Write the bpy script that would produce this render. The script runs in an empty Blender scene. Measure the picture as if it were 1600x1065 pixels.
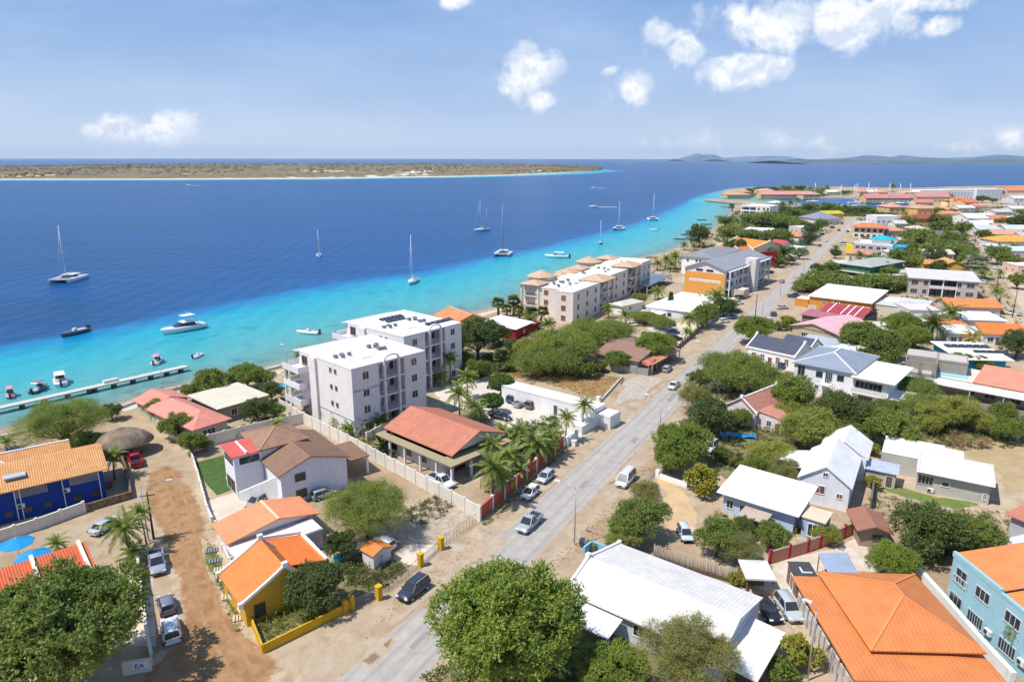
import bpy, math, random
import numpy as np
from mathutils import Vector, Matrix, noise as mnoise
from mathutils.geometry import delaunay_2d_cdt
R = math.radians
SC = bpy.context.scene
COL = SC.collection
# ---------------------------------------------------------------- camera, sky, sun, exposure
F, CX, CY, CAMH = 1067.0, 800.0, 532.5, 50.0
PITCH = math.atan(285 / F)
cam_d = bpy.data.cameras.new('camera'); cam = bpy.data.objects.new('camera', cam_d); COL.objects.link(cam)
cam.location = (0, 0, CAMH); cam.rotation_euler = (math.pi / 2 - PITCH, R(-0.06), 0)
cam_d.sensor_width = 36; cam_d.lens = 36 * F / 1600; cam_d.clip_start = 0.5; cam_d.clip_end = 120000
SC.camera = cam
SUN_EL, SHADOW_AZ = 60, 24           # shadows fall towards this heading (degrees from +X)
sl = bpy.data.lights.new('sun', 'SUN'); sl.energy = 4.3; sl.angle = R(0.5); sl.color = (1, 0.96, 0.9)
so = bpy.data.objects.new('sun', sl); COL.objects.link(so)
dv = Vector((math.cos(R(SHADOW_AZ)) * math.cos(R(SUN_EL)), math.sin(R(SHADOW_AZ)) * math.cos(R(SUN_EL)), -math.sin(R(SUN_EL))))
so.rotation_euler = dv.to_track_quat('-Z', 'Y').to_euler()
SC.view_settings.view_transform = 'Standard'; SC.view_settings.look = 'None'; SC.view_settings.gamma = 1
SC.view_settings.exposure = 0.38
SC.render.resolution_x = 1024; SC.render.resolution_y = 681
cc, ss = math.cos(PITCH), math.sin(PITCH)
def G(x, y, z=0.0):
    "point of the place at height z seen at pixel x, y of the photograph"
    a = (x - CX) / F; b = (y - CY) / F
    t = (CAMH - z) / (ss + cc * b)
    return (a * t, (cc - ss * b) * t)
def DEP(x, y, z=0.0):
    b = (y - CY) / F
    return (CAMH - z) / (ss + cc * b)
# world
W = bpy.data.worlds.new('World'); SC.world = W; W.use_nodes = True
nt = W.node_tree; nt.nodes.clear()
class N:
    def __init__(s, nt): s.nt = nt
    def n(s, t, **k):
        o = s.nt.nodes.new(t)
        for a, b in k.items():
            if a.startswith('i_'):
                key = a[2:]; key = int(key) if key.isdigit() else key.replace('_', ' ')
                if isinstance(b, bpy.types.NodeSocket): s.nt.links.new(b, o.inputs[key])
                else: o.inputs[key].default_value = b
            else: setattr(o, a, b)
        return o
    def m(s, op, a, b=None, c=None, clamp=False):
        o = s.nt.nodes.new('ShaderNodeMath'); o.operation = op; o.use_clamp = clamp
        for i, v in enumerate((a, b, c)):
            if v is None: continue
            if isinstance(v, (int, float)): o.inputs[i].default_value = v
            else: s.nt.links.new(v, o.inputs[i])
        return o.outputs[0]
    def v(s, op, a, b=None):
        o = s.nt.nodes.new('ShaderNodeVectorMath'); o.operation = op
        for i, v in enumerate((a, b)):
            if v is None: continue
            if isinstance(v, tuple): o.inputs[i].default_value = v
            else: s.nt.links.new(v, o.inputs[i])
        return o.outputs['Value'] if op in ('LENGTH', 'DOT_PRODUCT') else o.outputs[0]
    def mix(s, f, a, b, bt='MIX'):
        o = s.nt.nodes.new('ShaderNodeMix'); o.data_type = 'RGBA'; o.blend_type = bt; o.clamp_factor = True
        for i, v in ((0, f), (6, a), (7, b)):
            if isinstance(v, bpy.types.NodeSocket): s.nt.links.new(v, o.inputs[i])
            elif isinstance(v, (int, float)): o.inputs[i].default_value = v
            else: o.inputs[i].default_value = (v[0], v[1], v[2], 1)
        return o.outputs[2]
    def mr(s, v, a, b, c=0.0, d=1.0, smooth=False):
        o = s.nt.nodes.new('ShaderNodeMapRange'); s.nt.links.new(v, o.inputs[0])
        if smooth: o.interpolation_type = 'SMOOTHSTEP'
        for i, x in enumerate((a, b, c, d)): o.inputs[i + 1].default_value = x
        return o.outputs[0]
    def noise(s, vec, scale, detail=3, rough=0.55, dist=0.0):
        o = s.nt.nodes.new('ShaderNodeTexNoise'); o.inputs['Scale'].default_value = scale
        o.inputs['Detail'].default_value = detail; o.inputs['Roughness'].default_value = rough
        o.inputs['Distortion'].default_value = dist
        if vec is not None: s.nt.links.new(vec, o.inputs['Vector'])
        return o.outputs['Fac']
q = N(nt)
sky = q.n('ShaderNodeTexSky', sky_type='NISHITA', sun_disc=False, sun_elevation=R(SUN_EL), sun_rotation=math.atan2(-math.cos(R(SHADOW_AZ)), -math.sin(R(SHADOW_AZ))))
sky.altitude = 50; sky.air_density = 1.35; sky.dust_density = 0.35; sky.ozone_density = 2.5
tc = q.n('ShaderNodeTexCoord').outputs['Generated']
sp = q.n('ShaderNodeSeparateXYZ', i_0=tc)
yy = q.m('MAXIMUM', sp.outputs[1], 0.02)
P = q.n('ShaderNodeCombineXYZ', i_0=q.m('DIVIDE', sp.outputs[0], yy), i_1=q.m('DIVIDE', sp.outputs[2], yy)).outputs[0]
CL = [(828,112,58,48,1),(850,155,40,26,1),(985,140,42,30,.9),(1160,112,95,32,1),(1065,82,40,34,.95),(1040,58,50,30,.7),(1215,35,140,46,.95),(1320,35,120,52,1),(1150,20,60,35,.8),(1420,2,110,18,.8),
      (215,205,125,30,.75),(265,190,60,22,.7),(150,205,50,20,.6),(710,2,32,12,.9),(1470,42,38,18,.8),(1578,212,48,26,.85),(1520,232,60,14,.5),(1060,224,75,20,.38),(1220,222,75,20,.38),(955,110,18,12,.6),(790,140,28,14,.5),(1340,234,60,10,.35)]
dens = None; up = None
for (x, y, w, h, a) in CL:
    b_ = (y - CY) / F; fw = cc - ss * b_; dn = ss + cc * b_
    c = ((x - CX) / F / fw, -dn / fw, 0)
    d = q.v('MULTIPLY', q.v('SUBTRACT', P, c), (F / w, F / h * 0.97, 0))
    l = q.m('MULTIPLY', q.m('SUBTRACT', 1.0, q.v('LENGTH', d)), a)
    dens = l if dens is None else q.m('MAXIMUM', dens, l)
n1 = q.noise(P, 19, 10, 0.6, 0.15)
n2 = q.noise(q.v('ADD', P, (0.004, -0.012, 0)), 19, 10, 0.6, 0.15)
dm = q.mr(q.m('ADD', dens, q.m('MULTIPLY', q.m('SUBTRACT', n1, 0.5), 2.3)), 0.10, 0.62, smooth=True)
dm = q.m('MULTIPLY', dm, q.mr(sp.outputs[1], 0.02, 0.1))
shade = q.mr(q.m('SUBTRACT', n2, n1), -0.09, 0.05)
ccol = q.mix(shade, (5.6, 6.3, 7.5), (8.6, 8.6, 8.7))
veil = q.m('MULTIPLY', q.mr(q.noise(q.v('MULTIPLY', P, (1.0, 4.0, 1)), 2.2, 6, 0.6), 0.42, 0.75), 0.30)
grad = q.n('ShaderNodeValToRGB', i_0=q.m('DIVIDE', sp.outputs[2], .5)); ge = grad.color_ramp.elements
ge[0].color = (4.9, 5.9, 7.4, 1); ge[0].position = 0; ge[1].color = (1.0, 2.2, 5.0, 1); ge[1].position = 1
g2 = ge.new(.14); g2.color = (3.1, 4.35, 6.7, 1); g3 = ge.new(.42); g3.color = (1.7, 3.05, 5.9, 1)
skyb = q.mix(.88, sky.outputs[0], grad.outputs[0])
skyc = q.mix(veil, skyb, (6.2, 7.2, 8.4))
skyc = q.mix(q.m('MULTIPLY', dm, 0.9), skyc, ccol)
bg = q.n('ShaderNodeBackground', i_Color=skyc, i_Strength=0.10)
q.n('ShaderNodeOutputWorld', i_Surface=bg.outputs[0])

# ---------------------------------------------------------------- materials
MC = {}
def newmat(key):
    m = bpy.data.materials.new(key); m.use_nodes = True; m.node_tree.nodes.clear()
    return m, N(m.node_tree)
def out(q, sh): q.n('ShaderNodeOutputMaterial', i_Surface=sh)
def pbsdf(q, col, rough=0.8, spec=0.3, bump=None, metal=0.0, coat=0.0, bs=0.3, bd=0.05):
    p = q.n('ShaderNodeBsdfPrincipled')
    for k, v in (('Base Color', col), ('Roughness', rough), ('Specular IOR Level', spec), ('Metallic', metal), ('Coat Weight', coat)):
        if isinstance(v, bpy.types.NodeSocket): q.nt.links.new(v, p.inputs[k])
        elif isinstance(v, tuple): p.inputs[k].default_value = (v[0], v[1], v[2], 1)
        else: p.inputs[k].default_value = v
    if bump is not None:
        b = q.n('ShaderNodeBump', i_Height=bump, i_Strength=bs, i_Distance=bd)
        q.nt.links.new(b.outputs[0], p.inputs['Normal'])
    return p.outputs[0]
def sc(c, k): return tuple(min(1, x * k) for x in c)
def mat(kind, c=(0.8, 0.8, 0.8)):
    key = kind + '_%02d_%02d_%02d' % tuple(int(x * 99) for x in c)
    if key in MC: return MC[key]
    m, q = newmat(key); MC[key] = m
    uv = q.n('ShaderNodeUVMap').outputs[0]
    ob = q.n('ShaderNodeNewGeometry').outputs['Position']
    if kind == 'plaster':
        n = q.noise(ob, 0.7, 6, 0.65); n2 = q.noise(q.v('MULTIPLY', ob, (1.5, 1.5, 0.25)), 1.6, 5, 0.7)
        f = q.m('MULTIPLY', q.mr(n, 0.4, 0.75), q.mr(n2, 0.35, 0.8))
        out(q, pbsdf(q, q.mix(f, c, (c[0] * .66, c[1] * .64, c[2] * .6)), 0.9, 0.2, q.noise(ob, 8, 4), bs=0.25, bd=0.03))
    elif kind in ('tile', 'corr', 'slate'):
        s = q.n('ShaderNodeSeparateXYZ', i_0=uv)
        per, rows = {'tile': (0.30, 0.42), 'corr': (0.45, 3.1), 'slate': (0.9, 0.30)}[kind]
        w = q.m('ABSOLUTE', q.m('SINE', q.m('MULTIPLY', s.outputs[0], math.pi / per)))
        r = q.m('FRACT', q.m('DIVIDE', s.outputs[1], rows))
        wn = q.n('ShaderNodeTexWhiteNoise', noise_dimensions='2D', i_Vector=q.v('FLOOR', q.v('DIVIDE', uv, (per * 2, rows, 1)))).outputs[0]
        big = q.noise(ob, 0.45, 6, 0.65); fine = q.noise(q.v('MULTIPLY', uv, (3.0, 0.7, 1)), 1.0, 5, 0.7)
        k = {'tile': 0.30, 'corr': 0.07, 'slate': 0.3}[kind]
        col = q.mix(q.m('MULTIPLY', wn, k), c, sc(c, 0.55))
        col = q.mix(q.m('MULTIPLY', q.mr(big, 0.42, 0.72), {'tile': 0.42, 'corr': 0.42, 'slate': .3}[kind]), col, (c[0] * .60, c[1] * .50, c[2] * .50))
        col = q.mix(q.m('MULTIPLY', q.mr(fine, 0.5, 0.78), 0.42), col, (c[0] * .45 + .05, c[1] * .5 + .04, c[2] * .5 + .03))
        if kind == 'corr': col = q.mix(q.m('MULTIPLY', q.mr(w, .55, .0), .34), col, sc(c, .5)); col = q.mix(q.m('MULTIPLY', q.mr(r, .03, .0), .4), col, sc(c, .5))
        h = q.m('ADD', w, q.m('MULTIPLY', r, 0.8 if kind != 'corr' else 0.15))
        out(q, pbsdf(q, col, 0.75 if kind != 'corr' else 0.5, 0.3, h, bs={'tile': .9, 'corr': .5, 'slate': .8}[kind], bd={'tile': 0.07, 'corr': 0.04, 'slate': .03}[kind]))
    elif kind == 'shingle':
        s = q.n('ShaderNodeSeparateXYZ', i_0=uv)
        wn = q.n('ShaderNodeTexWhiteNoise', noise_dimensions='2D', i_Vector=q.v('FLOOR', q.v('DIVIDE', uv, (0.5, 0.35, 1)))).outputs[0]
        st = q.mr(q.noise(q.v('MULTIPLY', uv, (2.2, 0.5, 1)), 1.2, 6, 0.7), 0.45, 0.68)
        col = q.mix(q.m('MULTIPLY', wn, .5), c, sc(c, 0.6)); col = q.mix(q.m('MULTIPLY', st, 0.6), col, (c[0] * .45, c[1] * .5, c[2] * .55))
        out(q, pbsdf(q, col, 0.9, 0.2, q.m('ADD', q.m('FRACT', q.m('DIVIDE', s.outputs[1], 0.35)), wn), bs=0.8, bd=0.05))
    elif kind == 'flat':
        n = q.noise(ob, 0.35, 7, 0.7); n2 = q.noise(ob, 2.2, 5, 0.7)
        col = q.mix(q.m('MULTIPLY', q.mr(n, 0.45, 0.75), 0.32), c, (c[0] * .6, c[1] * .57, c[2] * .52))
        col = q.mix(q.m('MULTIPLY', q.mr(n2, 0.55, 0.8), 0.3), col, (c[0] * .55, c[1] * .52, c[2] * .48))
        out(q, pbsdf(q, col, 0.85, 0.25, n2, bs=0.15, bd=0.03))
    elif kind == 'block':
        bk = q.n('ShaderNodeTexBrick', i_Vector=uv, i_Scale=1.0, i_Mortar_Size=0.02, i_Color1=(c[0], c[1], c[2], 1), i_Color2=(c[0] * .8, c[1] * .8, c[2] * .78, 1), i_Mortar=(c[0] * .6, c[1] * .6, c[2] * .6, 1))
        bk.inputs['Brick Width'].default_value = 0.45; bk.inputs['Row Height'].default_value = 0.22
        out(q, pbsdf(q, q.mix(q.mr(q.noise(ob, 0.8, 5), 0.4, .8), bk.outputs[0], sc(c, .65)), 0.95, 0.1, bk.outputs[1], bs=-.3))
    elif kind == 'stone':
        v = q.n('ShaderNodeTexVoronoi', i_Vector=ob, i_Scale=2.4)
        out(q, pbsdf(q, q.mix(q.mr(v.outputs['Distance'], .1, .6), c, sc(c, .45)), 0.95, 0.1, v.outputs['Distance'], bs=-.6))
    elif kind == 'glass':
        n = q.noise(ob, 0.9, 2)
        out(q, pbsdf(q, q.mix(n, (0.012, 0.016, 0.02), (0.05, 0.055, 0.06)), 0.12, 0.6))
    elif kind == 'paint':
        n = q.noise(ob, 1.5, 4)
        out(q, pbsdf(q, q.mix(q.m('MULTIPLY', q.mr(n, .45, .8), .25), c, (c[0] * .6 + .06, c[1] * .6 + .055, c[2] * .6 + .04)), 0.28, 0.5, coat=0.5))
    elif kind == 'metal': out(q, pbsdf(q, c, 0.45, 0.5, metal=0.3))
    elif kind == 'wood':
        n = q.noise(q.v('MULTIPLY', ob, (6, 6, .6)), 1.5, 5)
        out(q, pbsdf(q, q.mix(n, sc(c, .55), sc(c, 1.3)), 0.9, 0.15, n))
    elif kind == 'bark':
        n = q.noise(q.v('MULTIPLY', ob, (4, 4, 1)), 1.5, 5)
        out(q, pbsdf(q, q.mix(n, sc(c, .5), sc(c, 1.3)), 0.95, 0.1, n, bs=.6))
    elif kind == 'thatch':
        n = q.noise(q.v('MULTIPLY', uv, (14, 1.2, 1)), 1.0, 6, .7); n2 = q.noise(ob, .6, 4)
        out(q, pbsdf(q, q.mix(q.mr(n2, .4, .65), q.mix(n, sc(c, .3), sc(c, 1.2)), q.mix(n, sc(c, .8), sc(c, 1.9))), 1, 0.05, n, bs=1, bd=.15))
    elif kind in ('leaf', 'palm'):
        g = q.n('ShaderNodeNewGeometry'); rnd = g.outputs['Random Per Island']
        oi = q.n('ShaderNodeObjectInfo').outputs['Random']
        big = q.noise(ob, 0.7, 3)
        c = (c[0] * 1.22, c[1] * 1.12, c[2] * 1.05)
        col = q.mix(rnd, sc(c, 0.55), sc(c, 1.5))
        col = q.mix(q.m('MULTIPLY', q.mr(big, .35, .65), .65), col, (c[0] * 1.75, c[1] * 1.3, c[2] * .8))
        col = q.mix(q.m('MULTIPLY', oi, .4), col, (c[0] * .6, c[1] * .7, c[2] * .9))
        if kind == 'palm': col = q.mix(q.mr(rnd, .9, .92), col, (.28, .2, .07))
        d = q.n('ShaderNodeBsdfDiffuse', i_Color=col); t = q.n('ShaderNodeBsdfTranslucent', i_Color=q.mix(.5, col, (c[0] * 2.0, c[1] * 2.0, c[2] * .9)))
        gl = q.n('ShaderNodeBsdfGlossy', i_Roughness=.55, i_Color=(.8, .85, .8, 1))
        a = q.n('ShaderNodeMixShader', i_0=.33, i_1=d.outputs[0], i_2=t.outputs[0])
        a = q.n('ShaderNodeMixShader', i_0=.03, i_1=a.outputs[0], i_2=gl.outputs[0])
        out(q, a.outputs[0])
    elif kind == 'tyre': out(q, pbsdf(q, (.02, .02, .02), .9, .2))
    return m
# ground colours: one sand mix shared by the ground sheet and every patch laid on it
def sandnodes(q):
    pos = q.n('ShaderNodeNewGeometry').outputs['Position']
    a = q.noise(pos, 0.045, 8, 0.62); b = q.noise(pos, 0.5, 8, 0.7, .4); c = q.noise(pos, 5.0, 4, 0.7)
    col = q.mix(q.mr(a, .38, .64), (.32, .225, .135), (.48, .385, .27))
    col = q.mix(q.m('MULTIPLY', q.mr(b, .46, .66), .6), col, (.25, .17, .10))
    col = q.mix(q.m('MULTIPLY', q.mr(c, .5, .8), .4), col, (.6, .53, .43))
    return pos, col, b, c
def groundmat(kind, c1=(.3, .3, .3), c2=(.2, .2, .2), scale=.6):
    key = 'ground_' + kind
    if key in MC: return MC[key]
    m, q = newmat(key); MC[key] = m
    pos, sand, nb, nc = sandnodes(q)
    at = q.n('ShaderNodeAttribute', attribute_name='inner').outputs['Fac']
    e = q.mr(q.m('ADD', at, q.m('MULTIPLY', q.m('SUBTRACT', q.noise(pos, .9 if kind != 'asphalt' else .35, 7, .65), .5), 1.3 if kind != 'asphalt' else .9)), .28, .5)
    if kind == 'sand':
        green = q.mr(q.noise(q.v('ADD', pos, (50, 9, 3)), .022, 7, .68), .56, .68)
        gcol = q.mix(q.noise(pos, 1.2, 5, .7), (.10, .12, .035), (.27, .24, .10))
        far = q.mr(q.n('ShaderNodeSeparateXYZ', i_0=pos).outputs[1], 170, 420)
        sand = q.mix(q.m('MULTIPLY', green, far), sand, gcol)
        out(q, pbsdf(q, sand, .95, .1, q.m('ADD', nb, q.m('MULTIPLY', nc, .3)), bs=.5, bd=.12)); return m
    n = q.noise(pos, scale, 8, .68, .3)
    col = q.mix(q.mr(n, .36, .66), c1, c2)
    if kind == 'asphalt':
        uv = q.n('ShaderNodeUVMap').outputs[0]
        st = q.noise(q.v('MULTIPLY', uv, (1.1, .035, 1)), 1.0, 5, .6)
        col = q.mix(q.m('MULTIPLY', q.mr(st, .4, .68), .6), col, (.36, .325, .29))
        col = q.mix(q.m('MULTIPLY', q.mr(q.noise(q.v('MULTIPLY', uv, (.5, .02, 1)), 2.2, 4), .52, .7), .35), col, (.2, .19, .18))
        col = q.mix(q.m('MULTIPLY', q.mr(nc, .5, .75), .3), col, (.25, .225, .2))
        ux = q.n('ShaderNodeSeparateXYZ', i_0=uv).outputs[0]; tr = q.mr(q.m('ABSOLUTE', q.m('SINE', q.m('MULTIPLY', ux, math.pi / 2.15))), .75, 1.0)
        col = q.mix(q.m('MULTIPLY', q.m('MULTIPLY', tr, st), .5), col, (.24, .22, .205))
        ck = q.n('ShaderNodeTexVoronoi', feature='DISTANCE_TO_EDGE', i_Vector=q.v('ADD', pos, (0.0, 0.0, 0)), i_Scale=.22).outputs['Distance']
        col = q.mix(q.m('MULTIPLY', q.mr(ck, .012, .004), q.mr(nb, .5, .62, 0, .45)), col, (.15, .14, .13))
    if kind in ('lane',):
        col = q.mix(q.m('MULTIPLY', q.mr(nb, .45, .7), .7), col, (.20, .105, .045))
        col = q.mix(q.m('MULTIPLY', q.mr(nc, .55, .75), .4), col, (.42, .28, .15))
    if kind in ('dry', 'grass', 'scrub'):
        col = q.mix(q.m('MULTIPLY', q.mr(nc, .45, .75), .6), col, sc(c1, .55))
    col = q.mix(e, sand, col)
    out(q, pbsdf(q, col, .93 if kind != 'asphalt' else .85, .15, q.m('ADD', n, nc), bs=.4, bd=.06))
    return m

# ---------------------------------------------------------------- mesh helpers
class MB:
    def __init__(s): s.v = []; s.f = []; s.sm = []
    def poly(s, pts, smooth=False):
        b = len(s.v); s.v += [tuple(p) for p in pts]; s.f.append(tuple(range(b, b + len(pts)))); s.sm.append(smooth)
    def box(s, x0, y0, z0, x1, y1, z1):
        b = len(s.v)
        s.v += [(x0, y0, z0), (x1, y0, z0), (x1, y1, z0), (x0, y1, z0), (x0, y0, z1), (x1, y0, z1), (x1, y1, z1), (x0, y1, z1)]
        for f in ((0, 3, 2, 1), (4, 5, 6, 7), (0, 1, 5, 4), (1, 2, 6, 5), (2, 3, 7, 6), (3, 0, 4, 7)): s.f.append(tuple(b + i for i in f)); s.sm.append(False)
        return s
    def hexa(s, p):
        "eight corners: four below, four above, both anticlockwise from above"
        b = len(s.v); s.v += [tuple(x) for x in p]
        for f in ((0, 3, 2, 1), (4, 5, 6, 7), (0, 1, 5, 4), (1, 2, 6, 5), (2, 3, 7, 6), (3, 0, 4, 7)): s.f.append(tuple(b + i for i in f)); s.sm.append(False)
        return s
    def tube(s, pts, rad, n=8, smooth=True, cap=True):
        pts = [Vector(p) for p in pts]; rings = []
        for i, p in enumerate(pts):
            d = (pts[min(i + 1, len(pts) - 1)] - pts[max(i - 1, 0)]).normalized()
            a = d.orthogonal() if i == 0 else (pa - d * pa.dot(d))
            a.normalize(); pa = a; c = d.cross(a)
            r = rad[i] if isinstance(rad, (list, tuple)) else rad
            b = len(s.v)
            for k in range(n):
                t = 2 * math.pi * k / n
                s.v.append(tuple(p + (a * math.cos(t) + c * math.sin(t)) * r))
            rings.append(b)
        for i in range(len(rings) - 1):
            for k in range(n):
                s.f.append((rings[i] + k, rings[i] + (k + 1) % n, rings[i + 1] + (k + 1) % n, rings[i + 1] + k)); s.sm.append(smooth)
        if cap:
            s.f.append(tuple(rings[0] + k for k in reversed(range(n)))); s.sm.append(False)
            s.f.append(tuple(rings[-1] + k for k in range(n))); s.sm.append(False)
        return s
    def bar(s, a, b, w, h):
        "square bar from a to b, w wide, h tall"
        a = Vector(a); b = Vector(b); d = (b - a).normalized(); up = Vector((0, 0, 1))
        if abs(d.z) > .98: up = Vector((0, 1, 0))
        sd = d.cross(up).normalized() * w / 2; u = sd.cross(d).normalized() * h / 2
        return s.hexa([a - sd - u, b - sd - u, b + sd - u, a + sd - u, a - sd + u, b - sd + u, b + sd + u, a + sd + u])
    def loft(s, rings, closed=True, smooth=True, caps=True):
        idx = []
        for r in rings: idx.append(len(s.v)); s.v += [tuple(p) for p in r]
        n = len(rings[0])
        for i in range(len(rings) - 1):
            for k in range(n if closed else n - 1):
                s.f.append((idx[i] + k, idx[i] + (k + 1) % n, idx[i + 1] + (k + 1) % n, idx[i + 1] + k)); s.sm.append(smooth)
        if caps and closed:
            s.f.append(tuple(idx[0] + k for k in reversed(range(n)))); s.sm.append(False)
            s.f.append(tuple(idx[-1] + k for k in range(n))); s.sm.append(False)
        return s
    def build(s, name, material, parent=None, uv=True):
        me = bpy.data.meshes.new(name); me.from_pydata(s.v, [], s.f); me.materials.append(material)
        me.polygons.foreach_set('use_smooth', s.sm)
        if uv:
            l = me.uv_layers.new(name='UVMap'); co = []
            vs = [Vector(v) for v in s.v]
            for f in s.f:
                n = (vs[f[1]] - vs[f[0]]).cross(vs[f[2]] - vs[f[0]])
                if n.length < 1e-9: n = Vector((0, 0, 1))
                n.normalize()
                if abs(n.z) > .995: t, b = Vector((1, 0, 0)), Vector((0, 1, 0))
                else: t = Vector((0, 0, 1)).cross(n).normalized(); b = n.cross(t)
                for i in f: co += [vs[i].dot(t), vs[i].dot(b)]
            l.data.foreach_set('uv', co)
        o = bpy.data.objects.new(name, me); COL.objects.link(o)
        if parent: o.parent = parent
        return o
def tag(o, label=None, cat=None, group=None, kind=None):
    for k, v in (('label', label), ('category', cat), ('group', group), ('kind', kind)):
        if v: o[k] = v
    return o
def empty(name, x, y, z=0, rz=0, **k):
    o = bpy.data.objects.new(name, None); COL.objects.link(o); o.location = (x, y, z); o.rotation_euler = (0, 0, rz)
    o.empty_display_size = .5
    return tag(o, **k)
def dup(o, parent=None):
    c = o.copy(); COL.objects.link(c)
    if parent: c.parent = parent
    for ch in list(o.children): dup(ch, c)
    return c
WHITE = (.8, .79, .76); LAV = (.7, .68, .7); BEIGE = (.66, .6, .5); ORT = (.62, .2, .055); SAL = (.62, .27, .17); REDT = (.42, .1, .07)
HAZE = 3.2e-5
def weld(v, f):
    d = {}; nv = []; mp = []
    for p in v:
        k = tuple(round(c, 5) for c in p)
        if k not in d: d[k] = len(nv); nv.append(p)
        mp.append(d[k])
    return nv, [tuple(mp[i] for i in x) for x in f]
# ---------------------------------------------------------------- buildings
class B:
    "a building: an Empty at its corner with walls, roofs, windows as children; u runs along edge A-B, v away from it"
    def __init__(s, name, label, A, Bp, C, z=3.0, cat='house', group=None, ang=None):
        a = Vector(G(*A, z)); 
        if isinstance(Bp, tuple): b = Vector(G(*Bp, z)); d = b - a; s.L = d.length; s.ang = math.atan2(d.y, d.x)
        else: s.L = Bp; s.ang = R(ang)
        if isinstance(C, tuple):
            c = Vector(G(*C, z)) - a; s.Wd = abs(-math.sin(s.ang) * c.x + math.cos(s.ang) * c.y)
        else: s.Wd = C
        s.e = empty(name, a.x, a.y, 0, s.ang, label=label, cat=cat, group=group)
        s.wm = mat('plaster', WHITE); s.pc = 0; s.ww = WHITE
    def blk(s, u0, v0, u1, v1, h, m=None, z0=-.3, name='wall'):
        s.cur = (u0, v0, u1, v1); s.wm = m or s.wm
        return MB().box(u0, v0, z0, u1, v1, h).build(name, s.wm, s.e)
    def fm(s, face, t, z, d, blk=None):
        "point on a face: t metres from its left end seen from outside, z up, d proud"
        u0, v0, u1, v1 = blk or s.cur
        return {'f': (u0 + t, v0 - d, z), 'b': (u1 - t, v1 + d, z), 'l': (u0 - d, v1 - t, z), 'r': (u1 + d, v0 + t, z)}[face]
    def fl(s, face):
        u0, v0, u1, v1 = s.cur
        return (u1 - u0) if face in 'fb' else (v1 - v0)
    def panel(s, mb, face, t0, t1, z0, z1, d0, d1):
        a = s.fm(face, t0, z0, d0); b = s.fm(face, t1, z1, d1)
        mb.box(min(a[0], b[0]), min(a[1], b[1]), z0, max(a[0], b[0]), max(a[1], b[1]), z1)
    def win(s, face, ts, z, w=1.1, h=1.2, fc=WHITE, pane='glass', nm='window', pcol=(.2, .07, .05), mull=1, frac=True):
        Lf = s.fl(face)
        for t in (ts if isinstance(ts, (list, tuple)) else [ts]):
            c = t * Lf if frac else t
            t0, t1, z0, z1 = c - w / 2, c + w / 2, z - h / 2, z + h / 2; k = .09
            m = MB(); 
            s.panel(m, face, t0 - k, t1 + k, z1, z1 + k, -.02, .07); s.panel(m, face, t0 - k, t1 + k, z0 - k, z0, -.02, .10)
            s.panel(m, face, t0 - k, t0, z0, z1, -.02, .07); s.panel(m, face, t1, t1 + k, z0, z1, -.02, .07)
            for i in range(mull): x = t0 + (i + 1) * w / (mull + 1); s.panel(m, face, x - .03, x + .03, z0, z1, .0, .055)
            f = m.build(nm, mat('paint', fc), s.e)
            p = MB(); s.panel(p, face, t0, t1, z0, z1, -.02, .02)
            p.build('pane' if pane == 'glass' else 'shutter' if nm == 'window' else 'leaf', mat('glass') if pane == 'glass' else mat('paint', pcol), f)
    def door(s, face, t, w=1.0, h=2.1, c=(.12, .06, .04), z0=0, **k): s.win(face, t, z0 + h / 2 + .02, w, h, pane='solid' if c else 'glass', nm='door', pcol=c or WHITE, mull=0, **k)
    def gable(s, u0, v0, u1, v1, z, rise, m, axis='u', ov=.5, t=.16, peak=.5, name='roof', walls=True, ovr=None, cap=None):
        og = ovr if ovr is not None else ov
        if axis == 'u':
            P = lambda a, c, zz: (a, c, zz); a0, a1, c0, c1 = u0, u1, v0, v1
        else:
            P = lambda a, c, zz: (c, a, zz); a0, a1, c0, c1 = v0, v1, u0, u1
        cp = c0 + (c1 - c0) * peak; s0 = rise / (cp - c0); s1 = rise / (c1 - cp)
        A0, A1 = a0 - og, a1 + og; m_ = MB()
        for lo, hi, sg, zz in ((c0 - ov, cp, s0, z - ov * s0), (c1 + ov, cp, s1, z - ov * s1)):
            zt = z + rise
            q_ = [(A0, lo, zz), (A1, lo, zz), (A1, hi, zt), (A0, hi, zt)]
            m_.hexa([P(*x) for x in q_] + [P(x[0], x[1], x[2] + t) for x in q_]) if (lo < hi) == (axis == 'u') else m_.hexa([P(*x) for x in reversed(q_)] + [P(x[0], x[1], x[2] + t) for x in reversed(q_)])
        r = m_.build(name, m, s.e)
        if walls:
            for a in (a0, a1 - .2):
                g = MB()
                tri0 = [P(a, c0, z), P(a, cp, z + rise), P(a, c1, z)]; tri1 = [P(a + .2, c0, z), P(a + .2, cp, z + rise), P(a + .2, c1, z)]
                g.poly(tri0); g.poly(tri1[::-1])
                for i in range(3): g.poly([tri0[i], tri0[(i + 1) % 3], tri1[(i + 1) % 3], tri1[i]])
                k_ = len(g.f); idx = {}
                g.v, g.f = weld(g.v, g.f); g.build('gable', s.wm, s.e)
        if cap: MB().bar(P(A0, cp, z + rise + t), P(A1, cp, z + rise + t), .3, .12).build('ridge_cap', mat('plaster', cap), r)
        s.rf = r; s.ginfo = (P, a0, a1, c0, c1, cp, z, rise, ov); return r
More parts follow.
